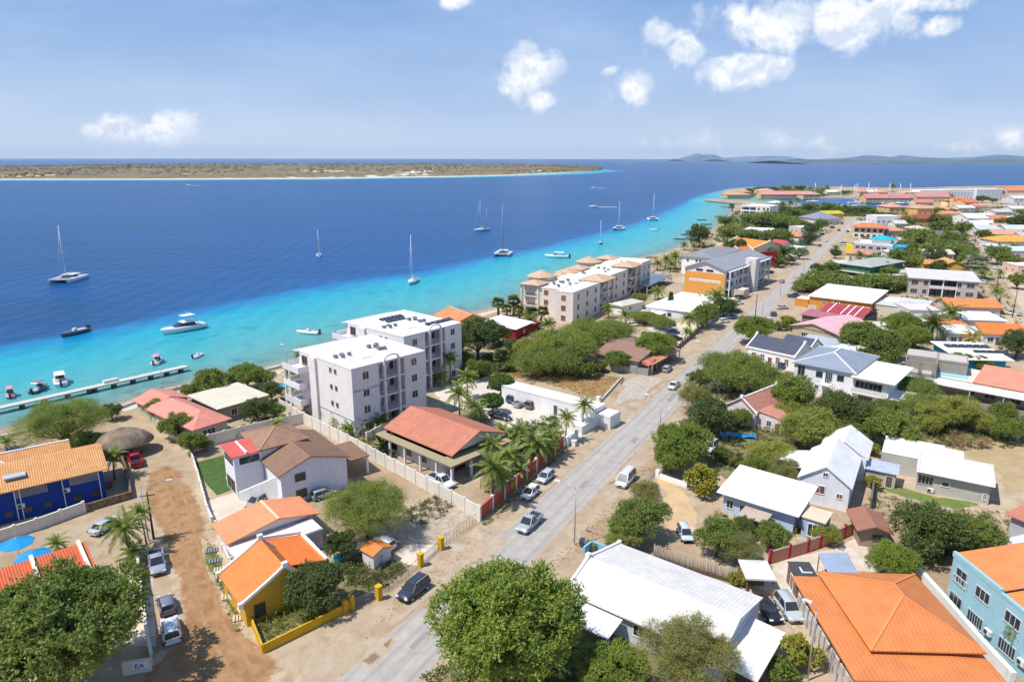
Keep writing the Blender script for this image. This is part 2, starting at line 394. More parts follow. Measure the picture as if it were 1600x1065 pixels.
    def verge(s, ends=(0, 1), w=.3, up=.45, c=WHITE, low=0.4):
        "raised white gable parapets, flaring at the eaves"
        P, a0, a1, c0, c1, cp, z, rise, ov = s.ginfo
        for e in ends:
            a = a1 if e else a0; m = MB()
            for lo, sg in ((c0 - ov, -1), (c1 + ov, 1)):
                n = 6; pts = []
                for i in range(n + 1):
                    f = i / n; cc_ = cp + (lo - cp) * f; zz = z + rise - (rise + ov * rise / abs(cp - (c0 if sg < 0 else c1))) * (f ** .88 if f < 1 else 1) + up * (1 - .2 * f)
                    pts.append((cc_, zz))
                for i in range(n):
                    m.bar(P(a, *pts[i]), P(a, *pts[i + 1]), w, .32)
                m.box(*[min(x) for x in zip(P(a - w * .7, lo - .25, pts[-1][1] - .35), P(a + w * .7, lo + .25, pts[-1][1] + .25))], *[max(x) for x in zip(P(a - w * .7, lo - .25, pts[-1][1] - .35), P(a + w * .7, lo + .25, pts[-1][1] + .25))])
            x0, y0, z0_ = P(a - w * .8, cp - .3, z + rise + up - .2); x1, y1, z1_ = P(a + w * .8, cp + .3, z + rise + up + .4)
            m.box(min(x0, x1), min(y0, y1), z0_, max(x0, x1), max(y0, y1), z1_)
            m.build('gable_parapet', mat('plaster', c), s.e)
    def hip(s, u0, v0, u1, v1, z, rise, m, ov=.6, t=.18, name='roof', cap=None, ridge=None, apex=None):
        U0, V0, U1, V1 = u0 - ov, v0 - ov, u1 + ov, v1 + ov; lu, lv = U1 - U0, V1 - V0
        if lu >= lv: h = min(lv / 2, lu / 2 - .01); ra, rb = (U0 + h, (V0 + V1) / 2), (U1 - h, (V0 + V1) / 2)
        else: h = lu / 2; ra, rb = ((U0 + U1) / 2, V0 + h), ((U0 + U1) / 2, V1 - h)
        if abs(lu - lv) < .05: ra = rb = ((U0 + U1) / 2, (V0 + V1) / 2)
        zt = z + rise; b = MB()
        e = [(U0, V0), (U1, V0), (U1, V1), (U0, V1)]
        A = (*ra, zt); Bq = (*rb, zt); T = [(*p, z + t) for p in e]
        if lu >= lv: fs = [(T[0], T[1], Bq, A), (T[1], T[2], Bq), (T[2], T[3], A, Bq), (T[3], T[0], A)]
        else: fs = [(T[0], T[1], A), (T[1], T[2], Bq, A), (T[2], T[3], Bq), (T[3], T[0], A, Bq)]
        for f in fs:
            g = [f[0]]
            for p in f[1:]:
                if p != g[-1] and p != g[0]: g.append(p)
            b.poly(g)
        for i in range(4):
            p, r_ = e[i], e[(i + 1) % 4]; b.poly([(*p, z), (*r_, z), (*r_, z + t), (*p, z + t)])
        b.poly([(*p, z) for p in reversed(e)])
        r = b.build(name, m, s.e)
        if cap:
            c = MB(); 
            if A != Bq: c.bar((A[0], A[1], zt), (Bq[0], Bq[1], zt), .28, .14)
            cs = [(T[0], A), (T[1], Bq), (T[2], Bq), (T[3], A)] if lu >= lv else [(T[0], A), (T[1], A), (T[2], Bq), (T[3], Bq)]
            for p, r_ in cs: c.bar(p, r_, .26, .14)
            c.build('ridge_cap', mat('plaster', cap), r)
        s.rf = r; return r
    def slab(s, u0, v0, u1, v1, z, m, t=.2, ov=0, name='roof', z2=None, z3=None):
        "flat or tilted slab: z at the v0 edge, z2 at the v1 edge"
        z2 = z if z2 is None else z2
        p = [(u0 - ov, v0 - ov, z), (u1 + ov, v0 - ov, z), (u1 + ov, v1 + ov, z2), (u0 - ov, v1 + ov, z2)]
        if z3 is not None: p = [(u0 - ov, v0 - ov, z), (u1 + ov, v0 - ov, z3), (u1 + ov, v1 + ov, z3), (u0 - ov, v1 + ov, z)]
        r = MB().hexa(p + [(a, b_, c + t) for a, b_, c in p]).build(name, m, s.e); s.rf = r; return r
    def flat(s, u0, v0, u1, v1, z, m, par=.4, w=.22, pm=None, sides='fblr'):
        r = MB().box(u0 + .01, v0 + .01, z, u1 - .01, v1 - .01, z + .12).build('roof', m, s.e); s.rf = r
        if par:
            p = MB(); o = .06
            if 'f' in sides: p.box(u0 - o, v0 - o, z - .15, u1 + o, v0 + w, z + par)
            if 'b' in sides: p.box(u0 - o, v1 - w, z - .15, u1 + o, v1 + o, z + par)
            if 'l' in sides: p.box(u0 - o + .003, v0 + w, z - .15, u0 + w, v1 - w, z + par - .003)
            if 'r' in sides: p.box(u1 - w, v0 + w, z - .15, u1 + o - .003, v1 - w, z + par - .003)
            p.build('parapet', pm or s.wm, s.e)
        return r
    def cols(s, pts, h, m=None, w=.35, z0=-.2, name='column'):
        for (u, v) in pts: MB().box(u - w / 2, v - w / 2, z0, u + w / 2, v + w / 2, h).build(name, m or s.wm, s.e)
    def ac(s, face, t, z, frac=True):
        c = t * s.fl(face) if frac else t; m = MB(); s.panel(m, face, c - .45, c + .45, z - .3, z + .3, .05, .4)
        a = m.build('air_conditioner', mat('paint', (.7, .7, .68)), s.e)
        g = MB(); s.panel(g, face, c - .38, c + .05, z - .22, z + .22, .39, .42); g.build('fan_grille', mat('metal', (.06, .06, .06)), a)
    def units(s, pts, z, nm='roof_vent', c=(.16, .15, .14)):
        for (u, v, w, h) in pts: 
            m = MB().box(u - w / 2, v - w / 2, z, u + w / 2, v + w / 2, z + h); m.box(u - w * .65, v - w * .65, z + h, u + w * .65, v + w * .65, z + h + .08)
            m.build(nm, mat('paint', c), s.e)
    def solar(s, u0, v0, n, z, w=1.0, l=1.7, du=1.1, dv=0, tilt=.35):
        for i in range(n):
            u, v = u0 + i * du, v0 + i * dv
            MB().hexa([(u, v, z), (u + w, v, z), (u + w, v + l, z + tilt), (u, v + l, z + tilt), (u, v, z + .06), (u + w, v, z + .06), (u + w, v + l, z + tilt + .06), (u, v + l, z + tilt + .06)]).build('solar_panel', mat('glass'), s.e)
    def rail(s, a, b, z, h=1.0, solid=True, c=WHITE, nm='balcony_rail'):
        m = MB(); a = Vector((*a, z)); b = Vector((*b, z))
        if solid: m.bar(a + Vector((0, 0, h / 2)), b + Vector((0, 0, h / 2)), .12, h)
        else:
            m.bar(a + Vector((0, 0, h)), b + Vector((0, 0, h)), .07, .07); m.bar(a + Vector((0, 0, .15)), b + Vector((0, 0, .15)), .05, .05)
            n = max(2, int((b - a).length / .35))
            for i in range(n + 1): p = a.lerp(b, i / n); m.bar(p, p + Vector((0, 0, h)), .05, .05)
        m.build(nm, mat('paint', c), s.e)

# simple house by roof-centre pixel, used for the quarter further off
def house(cx, cy, w, d, h, ang, rc, wc, kind, label, rise=1.6, nwin=2, name=None, cap=None, group=None, cat='house', storey=1, rk='tile'):
    if w < 0: w = -w * DEP(cx, cy, h) / F
    x, y = G(cx, cy, h + rise * .4); a = R(ang)
    b = B.__new__(B); b.L, b.Wd, b.ang = w, d, a
    ox = x - math.cos(a) * w / 2 + math.sin(a) * d / 2; oy = y - math.sin(a) * w / 2 - math.cos(a) * d / 2
    b.e = empty(name or 'house', ox, oy, 0, a, label=label, cat=cat, group=group); b.wm = mat('plaster', wc); b.ww = wc
    b.blk(0, 0, w, d, h)
    for st in range(storey):
        zz = 1.5 + st * 2.9
        b.win('f', [(i + .5) / nwin for i in range(nwin)], zz, min(1.6, w / nwin * .4), 1.2, pane='glass')
        b.win('l', [.3, .7], zz, 1.1, 1.1); b.win('r', [.3, .7], zz, 1.1, 1.1)
    b.door('f', (1.0 / nwin) if nwin > 1 else .2, c=(.15, .08, .05))
    rm = mat(rk if kind != 'flat' else 'flat', rc)
    if kind == 'hip': b.hip(0, 0, w, d, h, rise, rm, cap=cap)
    elif kind == 'gu': b.gable(0, 0, w, d, h, rise, rm, 'u', cap=cap)
    elif kind == 'gv': b.gable(0, 0, w, d, h, rise, rm, 'v', cap=cap)
    elif kind == 'flat': b.flat(0, 0, w, d, h, rm, .35)
    elif kind == 'shed': b.slab(0, 0, w, d, h, rm, .15, .5, z2=h + rise * .6)
    return b

# ---------------------------------------------------------------- walls and fences
def wallrun(name, label, pts, h, m, th=.2, posts=0, pm=None, pw=.34, ph=.15, cat='wall', cap=None, group=None, bars=None, zp=0, world=False):
    "one wall through pixels on the ground; posts each of their own"
    W_ = [Vector(p) if world else Vector(G(*p, zp)) for p in pts]
    o = W_[0]; e = empty(name, o.x, o.y, 0, 0, label=label, cat=cat, group=group); k = 0
    for a, b in zip(W_, W_[1:]):
        a = a - o; b = b - o
        if bars:
            mb = MB(); n = int((b - a).length / bars); rr = random.Random(k)
            for i in range(n + 1):
                p = a.lerp(b, i / n); hh = h * (rr.uniform(.85, 1.12) if name == 'pole_fence' else 1)
                mb.tube([(p.x, p.y, -.1), (p.x + rr.uniform(-.05, .05) * (name == 'pole_fence'), p.y, hh)], .075 if name == 'pole_fence' else .025, 5)
            if name != 'pole_fence':
                mb.bar((a.x, a.y, h - .05), (b.x, b.y, h - .05), .05, .05); mb.bar((a.x, a.y, .2), (b.x, b.y, .2), .05, .05)
            mb.build('palings', m, e)
        else:
            MB().bar((a.x, a.y, h / 2 - .2), (b.x, b.y, h / 2 - .2), th, h + .4).build('wall_panel', m, e)
            if cap: MB().bar((a.x, a.y, h + .05), (b.x, b.y, h + .05), th + .12, .1).build('coping', mat('plaster', cap), e)
        if posts:
            n = max(1, round((b - a).length / posts)); d = (b - a).normalized(); an = math.atan2(d.y, d.x)
            for i in range(n + 1):
                if i == 0 and k: continue
                p = a.lerp(b, i / n); s_ = Vector((d.x, d.y, 0)) * pw / 2
                MB().bar((p.x - s_.x, p.y - s_.y, (h + ph) / 2 - .1), (p.x + s_.x, p.y + s_.y, (h + ph) / 2 - .1), pw, h + ph + .2).build('post', pm or m, e)
        k += 1
    return e

# ---------------------------------------------------------------- vehicles
def carmesh(kind, col):
    L, Wd, H = {'suv': (4.5, 1.85, 1.72), 'hatch': (3.75, 1.66, 1.5), 'sedan': (4.5, 1.75, 1.42), 'pickup': (5.2, 1.85, 1.78), 'van': (5.0, 1.95, 1.98), 'jeep': (3.9, 1.75, 1.85)}[kind]
    e = empty('parked_car', 0, 0); paint = mat('paint', col); hw = Wd / 2; gr = .28
    # x: rear at -L/2, front at +L/2.  top profile of the lower body (x, z) and the cabin (x positions at belt and roof)
    prof = {'suv': ((-.5, .95), (.12, 1.0), (.30, .98), (.46, .86), (.5, .6)), 'hatch': ((-.5, .88), (.16, .92), (.34, .88), (.47, .74), (.5, .5)), 'sedan': ((-.5, .84), (-.3, .92), (.15, .9), (.44, .74), (.5, .5)),
            'pickup': ((-.5, .92), (-.05, .96), (.22, 1.0), (.46, .9), (.5, .6)), 'van': ((-.5, 1.05), (.2, 1.05), (.33, 1.0), (.47, .78), (.5, .5)), 'jeep': ((-.5, .95), (.15, .98), (.3, .98), (.48, .92), (.5, .7))}[kind]
    cab = {'suv': (-.47, .24, -.42, .08), 'hatch': (-.48, .30, -.42, .08), 'sedan': (-.36, .24, -.24, .07), 'pickup': (-.10, .26, -.07, .12), 'van': (-.49, .36, -.47, .18), 'jeep': (-.48, .2, -.46, .1)}[kind]
    m = MB(); rings = []
    def zt(x):
        for (a, za), (b, zb) in zip(prof, prof[1:]):
            if a <= x <= b: return za + (zb - za) * (x - a) / (b - a)
        return prof[-1][1]
    for i in range(17):
        f = -.5 + i / 16; z = zt(f); tap = 1 - .16 * max(0, abs(f) - .36) / .14
        w = hw * tap; zb = gr + .08 * (abs(f) > .46)
        rings.append([(f * L, -w * .93, zb), (f * L, -w, zb + .16), (f * L, -w, z - .22), (f * L, -w * .93, z - .04), (f * L, -w * .8, z), (f * L, w * .8, z), (f * L, w * .93, z - .04), (f * L, w, z - .22), (f * L, w, zb + .16), (f * L, w * .93, zb)])
    m.loft(rings)
    x0, x1, r0, r1 = [c * L for c in cab]; zb = zt((cab[0] + cab[1]) / 2) - .03; rw = hw * .74; bw = hw * .9
    body = m
    # roof slab and pillars in body colour
    body.loft([[(r0, -rw * .93, H), (r0, rw * .93, H), (r0 - .06, rw, H - .09), (r0 - .06, -rw, H - .09)], [(r0 + .3, -rw * .93, H + .03), (r0 + .3, rw * .93, H + .03), (r0 + .3, rw, H - .07), (r0 + .3, -rw, H - .07)], [(r1 - .3, -rw * .93, H + .02), (r1 - .3, rw * .93, H + .02), (r1 - .3, rw, H - .07), (r1 - .3, -rw, H - .07)], [(r1, -rw * .93, H - .03), (r1, rw * .93, H - .03), (r1 + .06, rw, H - .1), (r1 + .06, -rw, H - .1)]])
    for sy in (-1, 1):
        body.bar((x0, sy * bw, zb), (r0, sy * rw, H - .06), .1, .12); body.bar((x1, sy * bw, zb), (r1, sy * rw, H - .06), .08, .1)
        xm = (x0 + x1) / 2 - .1; body.bar((xm, sy * (bw + .0), zb), (xm - .02, sy * rw, H - .07), .06, .1)
    b = body.build('body', paint, e)
    if kind == 'pickup':
        MB().box(-L * .48, -hw * .78, .93, -L * .12, hw * .78, .975).build('load_bed', mat('paint', (.03, .03, .032)), e)
        t = MB()
        for sy in (-1, 1): t.box(-L * .49, sy * hw * .9 - .06, .86, -L * .1, sy * hw * .9 + .06, 1.16)
        t.box(-L * .5, -hw * .9, .8, -L * .485, hw * .9, 1.14); t.build('bed_side', paint, e)
    ins = .02
    g = MB().hexa([(x0 + .02, -bw + ins, zb), (x1 - .02, -bw + ins, zb), (x1 - .02, bw - ins, zb), (x0 + .02, bw - ins, zb), (r0 - .03, -rw + ins, H - .05), (r1 + .03, -rw + ins, H - .05), (r1 + .03, rw - ins, H - .05), (r0 - .03, rw - ins, H - .05)])
    g.build('windows', mat('glass'), e)
    for sx in (-.31, .3):
        for sy in (-1, 1):
            y = sy * (hw - .1); w = MB().tube([(sx * L, y - .11 , .33), (sx * L, y + .13 * 1, .33)] if sy > 0 else [(sx * L, y - .13, .33), (sx * L, y + .11, .33)], .33, 16, smooth=False).build('wheel', mat('tyre'), e)
            yo = sy * (hw + .035); MB().tube([(sx * L, yo - .02, .33), (sx * L, yo + .02, .33)], .19, 12, smooth=False).build('rim', mat('metal', (.45, .45, .46)), w)
    for sy in (-1, 1):
        MB().box(L * .455, sy * hw * .72 - .2, .62, L * .492, sy * hw * .72 + .2, .76).build('headlight', mat('paint', (.75, .78, .8)), e)
        MB().box(-L * .503, sy * hw * .8 - .11, .68, -L * .49, sy * hw * .8 + .11, .9).build('tail_light', mat('paint', (.35, .01, .01)), e)
        MB().box(x1 - .28, sy * (hw + .09) - .1, zb + .02, x1 - .16, sy * (hw + .09) + .1, zb + .16).build('mirror', paint, e)
    MB().box(L * .49, -.32, .42, L * .507, .32, .58).build('grille', mat('tyre'), e)
    if kind == 'van':
        rk = MB()
        for i in range(5): x = r0 + .3 + i * .62; rk.bar((x, -rw, H + .12), (x, rw, H + .12), .06, .05)
        for sy in (-1, 1): rk.bar((r0 + .2, sy * rw * .97, H + .13), (r1 - .2, sy * rw * .97, H + .13), .05, .05)
        rk.build('roof_rack', mat('metal', (.6, .6, .6)), e)
    if kind == 'suv':
        rk = MB()
        for sy in (-1, 1): rk.bar((r0 + .15, sy * rw * .95, H + .07), (r1 - .15, sy * rw * .95, H + .07), .05, .05)
        rk.build('roof_rail', mat('metal', (.5, .5, .5)), e)
    return e
CARS = {}
def car(px, py, ang, kind, col, label, group=None, z=0):
    key = (kind, col); x, y = G(px, py, z + .5)
    if key not in CARS: e = CARS[key] = carmesh(kind, col)
    else: e = dup(CARS[key])
    e.location = (x, y, z); e.rotation_euler = (0, 0, R(ang)); e.name = {'pickup': 'pickup_truck', 'van': 'van', 'jeep': 'off_road_car'}.get(kind, 'parked_car')
    tag(e, label, {'pickup': 'pickup truck', 'van': 'van'}.get(kind, 'car'), group)
    if not group and 'group' in e: del e['group']
    return e

# ---------------------------------------------------------------- boats (bow towards +x, water at z = 0)
WZ = -1.0
def hull(mb, L, Wd, H, y0=0, fine=1.5, draft=.3, x0=0, stern=.8):
    rings = []
    for i in range(13):
        f = i / 12; w = Wd / 2 * (stern + (1 - stern) * min(1, f * 3)) * max(.03, 1 - max(0, (f - .45) / .55) ** (1.6 * fine / 1.5))
        x = x0 - L / 2 + L * f; sh = H * (1 + .22 * f * f); xb = x - (f > .8) * (f - .8) * L * .35
        rings.append([(x, y0 - w, sh), (x, y0 - w * .96, sh * .6), (xb, y0 - w * .72, 0.02), (xb, y0 - w * .2, -draft), (xb, y0 + w * .2, -draft), (xb, y0 + w * .72, 0.02), (x, y0 + w * .96, sh * .6), (x, y0 + w, sh)])
    mb.loft(rings)
def place(e, px, py, ang, label, cat, group=None):
    x, y = G(px, py, WZ + .3); e.location = (x, y, WZ); e.rotation_euler = (0, 0, R(ang)); tag(e, label, cat, group); return e
MASTR = 1.15
def rig(e, h, x, base, c=(.75, .75, .76), boom=4.5, furl=True, spr=2, wd=1.0, L=11):
    m = MB().tube([(x, 0, base), (x - .02 * h, 0, base + h)], [.13 * MASTR, .08 * MASTR], 8).build('mast', mat('paint', c), e)
    s_ = MB()
    for i in range(spr): z = base + h * (i + 1) / (spr + 1.0); s_.bar((x - .015 * h * (i + 1) / spr, -wd, z), (x, wd, z), .09, .07)
    s_.build('spreaders', mat('paint', c), m)
    MB().tube([(x, 0, base + 1.3), (x - boom, 0, base + 1.35)], .13, 8).build('boom', mat('paint', (.55, .58, .62)), e)
    if furl: MB().tube([(L * .47, 0, base - .1), (x - .018 * h, 0, base + h * .95)], .045, 5).build('furled_sail', mat('paint', (.7, .7, .7)), e)
def sailboat(L=11, h=14, hc=(.8, .8, .8), mc=(.75, .75, .76), mizzen=False, bim=(.1, .12, .2)):
    e = empty('sailboat', 0, 0); m = MB(); hull(m, L, L * .29, L * .1); m.build('hull', mat('paint', hc), e)
    MB().hexa([(-L * .12, -L * .08, L * .1), (L * .26, -L * .05, L * .108), (L * .26, L * .05, L * .108), (-L * .12, L * .08, L * .1), (-L * .1, -L * .065, L * .14), (L * .2, -L * .035, L * .13), (L * .2, L * .035, L * .13), (-L * .1, L * .065, L * .14)]).build('cabin', mat('paint', (.78, .78, .76)), e)
    MB().box(-L * .4, -L * .07, L * .101, -L * .16, L * .07, L * .108).build('cockpit', mat('wood', (.25, .18, .11)), e)
    MB().hexa([(-L * .27, -L * .1, L * .19), (-L * .08, -L * .1, L * .19), (-L * .08, L * .1, L * .19), (-L * .27, L * .1, L * .19), (-L * .26, -L * .08, L * .2), (-L * .1, -L * .08, L * .2), (-L * .1, L * .08, L * .2), (-L * .26, L * .08, L * .2)]).build('sprayhood', mat('paint', bim), e)
    rig(e, h, L * .08, L * .1, mc, L * .38, L=L)
    if mizzen: MB().tube([(-L * .36, 0, L * .1), (-L * .37, 0, L * .1 + h * .7)], .08, 6).build('mizzen_mast', mat('paint', mc), e)
    return e
def catamaran(L=13, Wd=7.2, h=18, hc=(.82, .82, .82), mc=(.75, .75, .76)):
    e = empty('catamaran', 0, 0)
    for sy in (-1, 1): m = MB(); hull(m, L, L * .12, 1.5, sy * (Wd / 2 - .8), 1.2, .3); m.build('hull', mat('paint', hc), e)
    MB().hexa([(-L * .42, -Wd * .4, 1.0), (L * .12, -Wd * .4, 1.0), (L * .12, Wd * .4, 1.0), (-L * .42, Wd * .4, 1.0), (-L * .42, -Wd * .4, 1.6), (L * .14, -Wd * .4, 1.65), (L * .14, Wd * .4, 1.65), (-L * .42, Wd * .4, 1.6)]).build('bridge_deck', mat('paint', hc), e)
    MB().hexa([(-L * .2, -Wd * .3, 1.6), (L * .13, -Wd * .22, 1.65), (L * .13, Wd * .22, 1.65), (-L * .2, Wd * .3, 1.6), (-L * .2, -Wd * .26, 2.45), (L * .03, -Wd * .19, 2.4), (L * .03, Wd * .19, 2.4), (-L * .2, Wd * .26, 2.45)]).build('cabin_windows', mat('glass'), e)
    MB().box(-L * .36, -Wd * .29, 2.5, L * .04, Wd * .29, 2.62).build('cabin_roof', mat('paint', (.78, .76, .72)), e)
    MB().hexa([(L * .15, -Wd * .38, 1.3), (L * .38, -Wd * .38, 1.3), (L * .38, Wd * .38, 1.3), (L * .15, Wd * .38, 1.3), (L * .15, -Wd * .38, 1.34), (L * .38, -Wd * .38, 1.34), (L * .38, Wd * .38, 1.34), (L * .15, Wd * .38, 1.34)]).build('trampoline', mat('paint', (.4, .4, .4)), e)
    MB().bar((L * .38, -Wd / 2 + .8, 1.4), (L * .38, Wd / 2 - .8, 1.4), .2, .18).build('crossbeam', mat('paint', (.7, .7, .7)), e)
    rig(e, h, L * .08, 1.6, mc, L * .42, spr=1, wd=1.2, L=L * .8); return e
def motorboat(L=7, kind='canopy', hc=(.8, .8, .8), cc_=(.8, .8, .8), eng=1):
    e = empty('motor_boat', 0, 0); m = MB(); Wd = L * .34; hull(m, L, Wd, L * .11 if L < 9 else L * .12, 0, 1.7, stern=.92); m.build('hull', mat('paint', hc), e); z = L * .11 if L < 9 else L * .12
    if kind != 'yacht': MB().hexa([(-L * .42, -Wd * .36, z * .6), (L * .2, -Wd * .32, z * .6), (L * .2, Wd * .32, z * .6), (-L * .42, Wd * .36, z * .6), (-L * .42, -Wd * .36, z + .03), (L * .2, -Wd * .32, z * 1.03 + .03), (L * .2, Wd * .32, z * 1.03 + .03), (-L * .42, Wd * .36, z + .03)]).build('cockpit', mat('paint', (.5, .47, .42)), e)
    if kind in ('canopy', 'cabin'):
        t = MB().hexa([(-L * .3, -Wd * .4, z + 1.5), (L * .12, -Wd * .36, z + 1.55), (L * .12, Wd * .36, z + 1.55), (-L * .3, Wd * .4, z + 1.5), (-L * .28, -Wd * .34, z + 1.62), (L * .1, -Wd * .32, z + 1.66), (L * .1, Wd * .32, z + 1.66), (-L * .28, Wd * .34, z + 1.62)]).build('canopy', mat('paint', cc_), e)
        p = MB()
        for x in (-L * .28, L * .1):
            for sy in (-1, 1): p.tube([(x, sy * Wd * .36, z * .8), (x, sy * Wd * .34, z + 1.55)], .035, 5)
        p.build('canopy_frame', mat('metal', (.6, .6, .6)), e)
        MB().hexa([(0, -Wd * .32, z + .1), (L * .14, -Wd * .28, z + .1), (L * .14, Wd * .28, z + .1), (0, Wd * .32, z + .1), (0, -Wd * .3, z + .85), (L * .07, -Wd * .26, z + .85), (L * .07, Wd * .26, z + .85), (0, Wd * .3, z + .85)]).build('windscreen', mat('glass'), e)
    if kind == 'open': MB().box(-L * .08, -Wd * .15, z * .9, L * .04, Wd * .15, z + .75).build('console', mat('paint', (.75, .75, .74)), e)
    if kind == 'yacht':
        MB().hexa([(-L * .26, -Wd * .38, z), (L * .22, -Wd * .26, z * 1.1), (L * .22, Wd * .26, z * 1.1), (-L * .26, Wd * .38, z), (-L * .22, -Wd * .33, z + 1.1), (L * .06, -Wd * .24, z + 1.15), (L * .06, Wd * .24, z + 1.15), (-L * .22, Wd * .33, z + 1.1)]).build('saloon_windows', mat('glass'), e)
        MB().box(-L * .28, -Wd * .36, z + 1.12, L * .04, Wd * .36, z + 1.3).build('flybridge', mat('paint', (.82, .82, .8)), e)
        MB().hexa([(-L * .2, -Wd * .3, z + 1.3), (L * .0, -Wd * .26, z + 1.3), (L * .0, Wd * .26, z + 1.3), (-L * .2, Wd * .3, z + 1.3), (-L * .18, -Wd * .28, z + 1.8), (-L * .05, -Wd * .24, z + 1.8), (-L * .05, Wd * .24, z + 1.8), (-L * .18, Wd * .28, z + 1.8)]).build('flybridge_screen', mat('paint', (.72, .72, .7)), e)
        MB().box(-L * .26, -Wd * .34, z + 3.1, L * .02, Wd * .34, z + 3.2).build('bimini', mat('paint', (.82, .82, .8)), e)
        p = MB()
        for x in (-L * .25, 0):
            for sy in (-1, 1): p.tube([(x, sy * Wd * .3, z + 1.3), (x, sy * Wd * .32, z + 3.12)], .05, 5)
        p.tube([(-L * .12, 0, z + 3.2), (-L * .12, 0, z + 4.2)], .1, 6); p.build('bimini_frame', mat('metal', (.7, .7, .7)), e)
        MB().tube([(L * .1, -Wd * .4, z + .6), (L * .48, 0, z + .75), (L * .1, Wd * .4, z + .6)], .03, 5).build('bow_rail', mat('metal', (.7, .7, .7)), e)
    for i in range(eng):
        y = (i - (eng - 1) / 2) * .7; MB().hexa([(-L * .56, y - .22, .2), (-L * .5, y - .2, .2), (-L * .5, y + .2, .2), (-L * .56, y + .22, .2), (-L * .57, y - .22, z + .7), (-L * .49, y - .2, z + .8), (-L * .49, y + .2, z + .8), (-L * .57, y + .22, z + .7)]).build('outboard_engine', mat('paint', (.02, .02, .022)), e)
    return e

# ---------------------------------------------------------------- street lamps and poles
def lamp(px, py, h, ang, label, arm=1.8, c=(.42, .42, .42)):
    x, y = G(px, py); e = empty('street_lamp', x, y, 0, R(ang), label=label, cat='street lamp', group='street lamps along the roads')
    MB().tube([(0, 0, -.1), (0, 0, h * .55), (0, 0, h - .5)], [.1, .08, .06], 8).build('pole', mat('metal', c), e)
    MB().tube([(0, 0, h - .55), (.12, 0, h - .15), (.5, 0, h + .05), (arm, 0, h + .2)], .05, 6).build('arm', mat('metal', c), e)
    MB().hexa([(arm - .1, -.14, h + .1), (arm + .75, -.1, h + .16), (arm + .75, .1, h + .16), (arm - .1, .14, h + .1), (arm - .1, -.12, h + .3), (arm + .7, -.08, h + .27), (arm + .7, .08, h + .27), (arm - .1, .12, h + .3)]).build('lamp_head', mat('paint', (.78, .78, .76)), e)
    MB().tube([(0, 0, -.05), (0, 0, .25)], .16, 8).build('base', mat('metal', c), e); return e
def utility(px, py, h, ang, label):
    x, y = G(px, py); e = empty('utility_pole', x, y, 0, R(ang), label=label, cat='utility pole', group='wooden utility poles')
    MB().tube([(0, 0, -.1), (0, 0, h)], [.16, .1], 8).build('pole', mat('bark', (.11, .08, .06)), e)
    MB().bar((-.9, 0, h - .5), (.9, 0, h - .5), .1, .12).build('crossarm', mat('bark', (.13, .1, .07)), e)
    for t in (-.8, 0, .8): MB().tube([(t, 0, h - .44), (t, 0, h - .2)], .06, 6).build('insulator', mat('paint', (.5, .5, .5)), e)
    return e
# ---------------------------------------------------------------- the lie of the land
LANDPX = [(-700, 830), (-300, 742), (0, 672), (60, 657), (165, 638), (260, 606), (330, 590), (400, 577), (470, 561), (520, 547), (560, 529), (640, 511), (740, 488), (790, 476), (828, 466), (900, 434), (967, 403), (1008, 401), (1051, 391), (1081, 376),
          (1105, 366), (1122, 354), (1134, 342), (1147, 329), (1153, 318), (1128, 315), (1105, 313), (1106, 310), (1130, 311), (1160, 312), (1240, 319), (1275, 323), (1345, 325), (1400, 323), (1438, 318), (1432, 312), (1345, 309), (1290, 308), (1240, 307), (1175, 306.5), (1142, 305), (1128, 301), (1138, 295), (1180, 292.5), (1300, 291), (1420, 293), (1500, 290.5), (1620, 288.5)]
shore = [G(x, y, 0) for x, y in LANDPX]
tail = [(2600, 1500), (2600, -400), (-700, -400), (-700, 20)]
def ramp(q, v, stops):
    c = q.n('ShaderNodeValToRGB', i_0=v); e = c.color_ramp.elements
    while len(e) < len(stops): e.new(.5)
    for i, (p, col) in enumerate(stops): e[i].position = p; e[i].color = (*col, 1)
    return c.outputs[0]
mb = MB(); mb.poly([(x, y, 0) for x, y in shore + tail])
m_, q = None, None
gs = groundmat('sand')
tag(mb.build('ground', gs), kind='structure')
def offset(pts, d):
    r = []
    for i, p in enumerate(pts):
        a = Vector(pts[max(i - 1, 0)]); b = Vector(pts[min(i + 1, len(pts) - 1)]); t = (b - a).normalized(); r.append((p[0] - t.y * d, p[1] + t.x * d))
    return r
def strip(name, a, b, za, zb, m, kind='structure', edge=False, inner=None, cat=None, label=None):
    "sheet between two polylines"
    v = []; f = []
    n = len(a); K = len(inner) if inner else 2; ks = [0, 1] if not inner else [x[0] for x in inner]
    for p, r in zip(a, b):
        for k in ks: v.append((p[0] + (r[0] - p[0]) * k, p[1] + (r[1] - p[1]) * k, za + (zb - za) * k))
    for i in range(n - 1):
        for j in range(K - 1): f.append((i * K + j, i * K + j + 1, (i + 1) * K + j + 1, (i + 1) * K + j))
    me = bpy.data.meshes.new(name); me.from_pydata(v, [], f); me.materials.append(m)
    uv = me.uv_layers.new(name='UVMap'); dist = [0]
    for i in range(n - 1): dist.append(dist[-1] + math.dist(a[i], a[i + 1]))
    wd = math.dist(a[0], b[0]); co = []
    for ff in f:
        for i in ff: co += [ks[i % K] * wd, dist[i // K]]
    uv.data.foreach_set('uv', co)
    at = me.attributes.new('inner', 'FLOAT', 'POINT')
    at.data.foreach_set('value', [inner[i % K][1] if inner else 1.0 for i in range(len(v))])
    o = bpy.data.objects.new(name, me); COL.objects.link(o); return tag(o, label, cat, kind=kind)
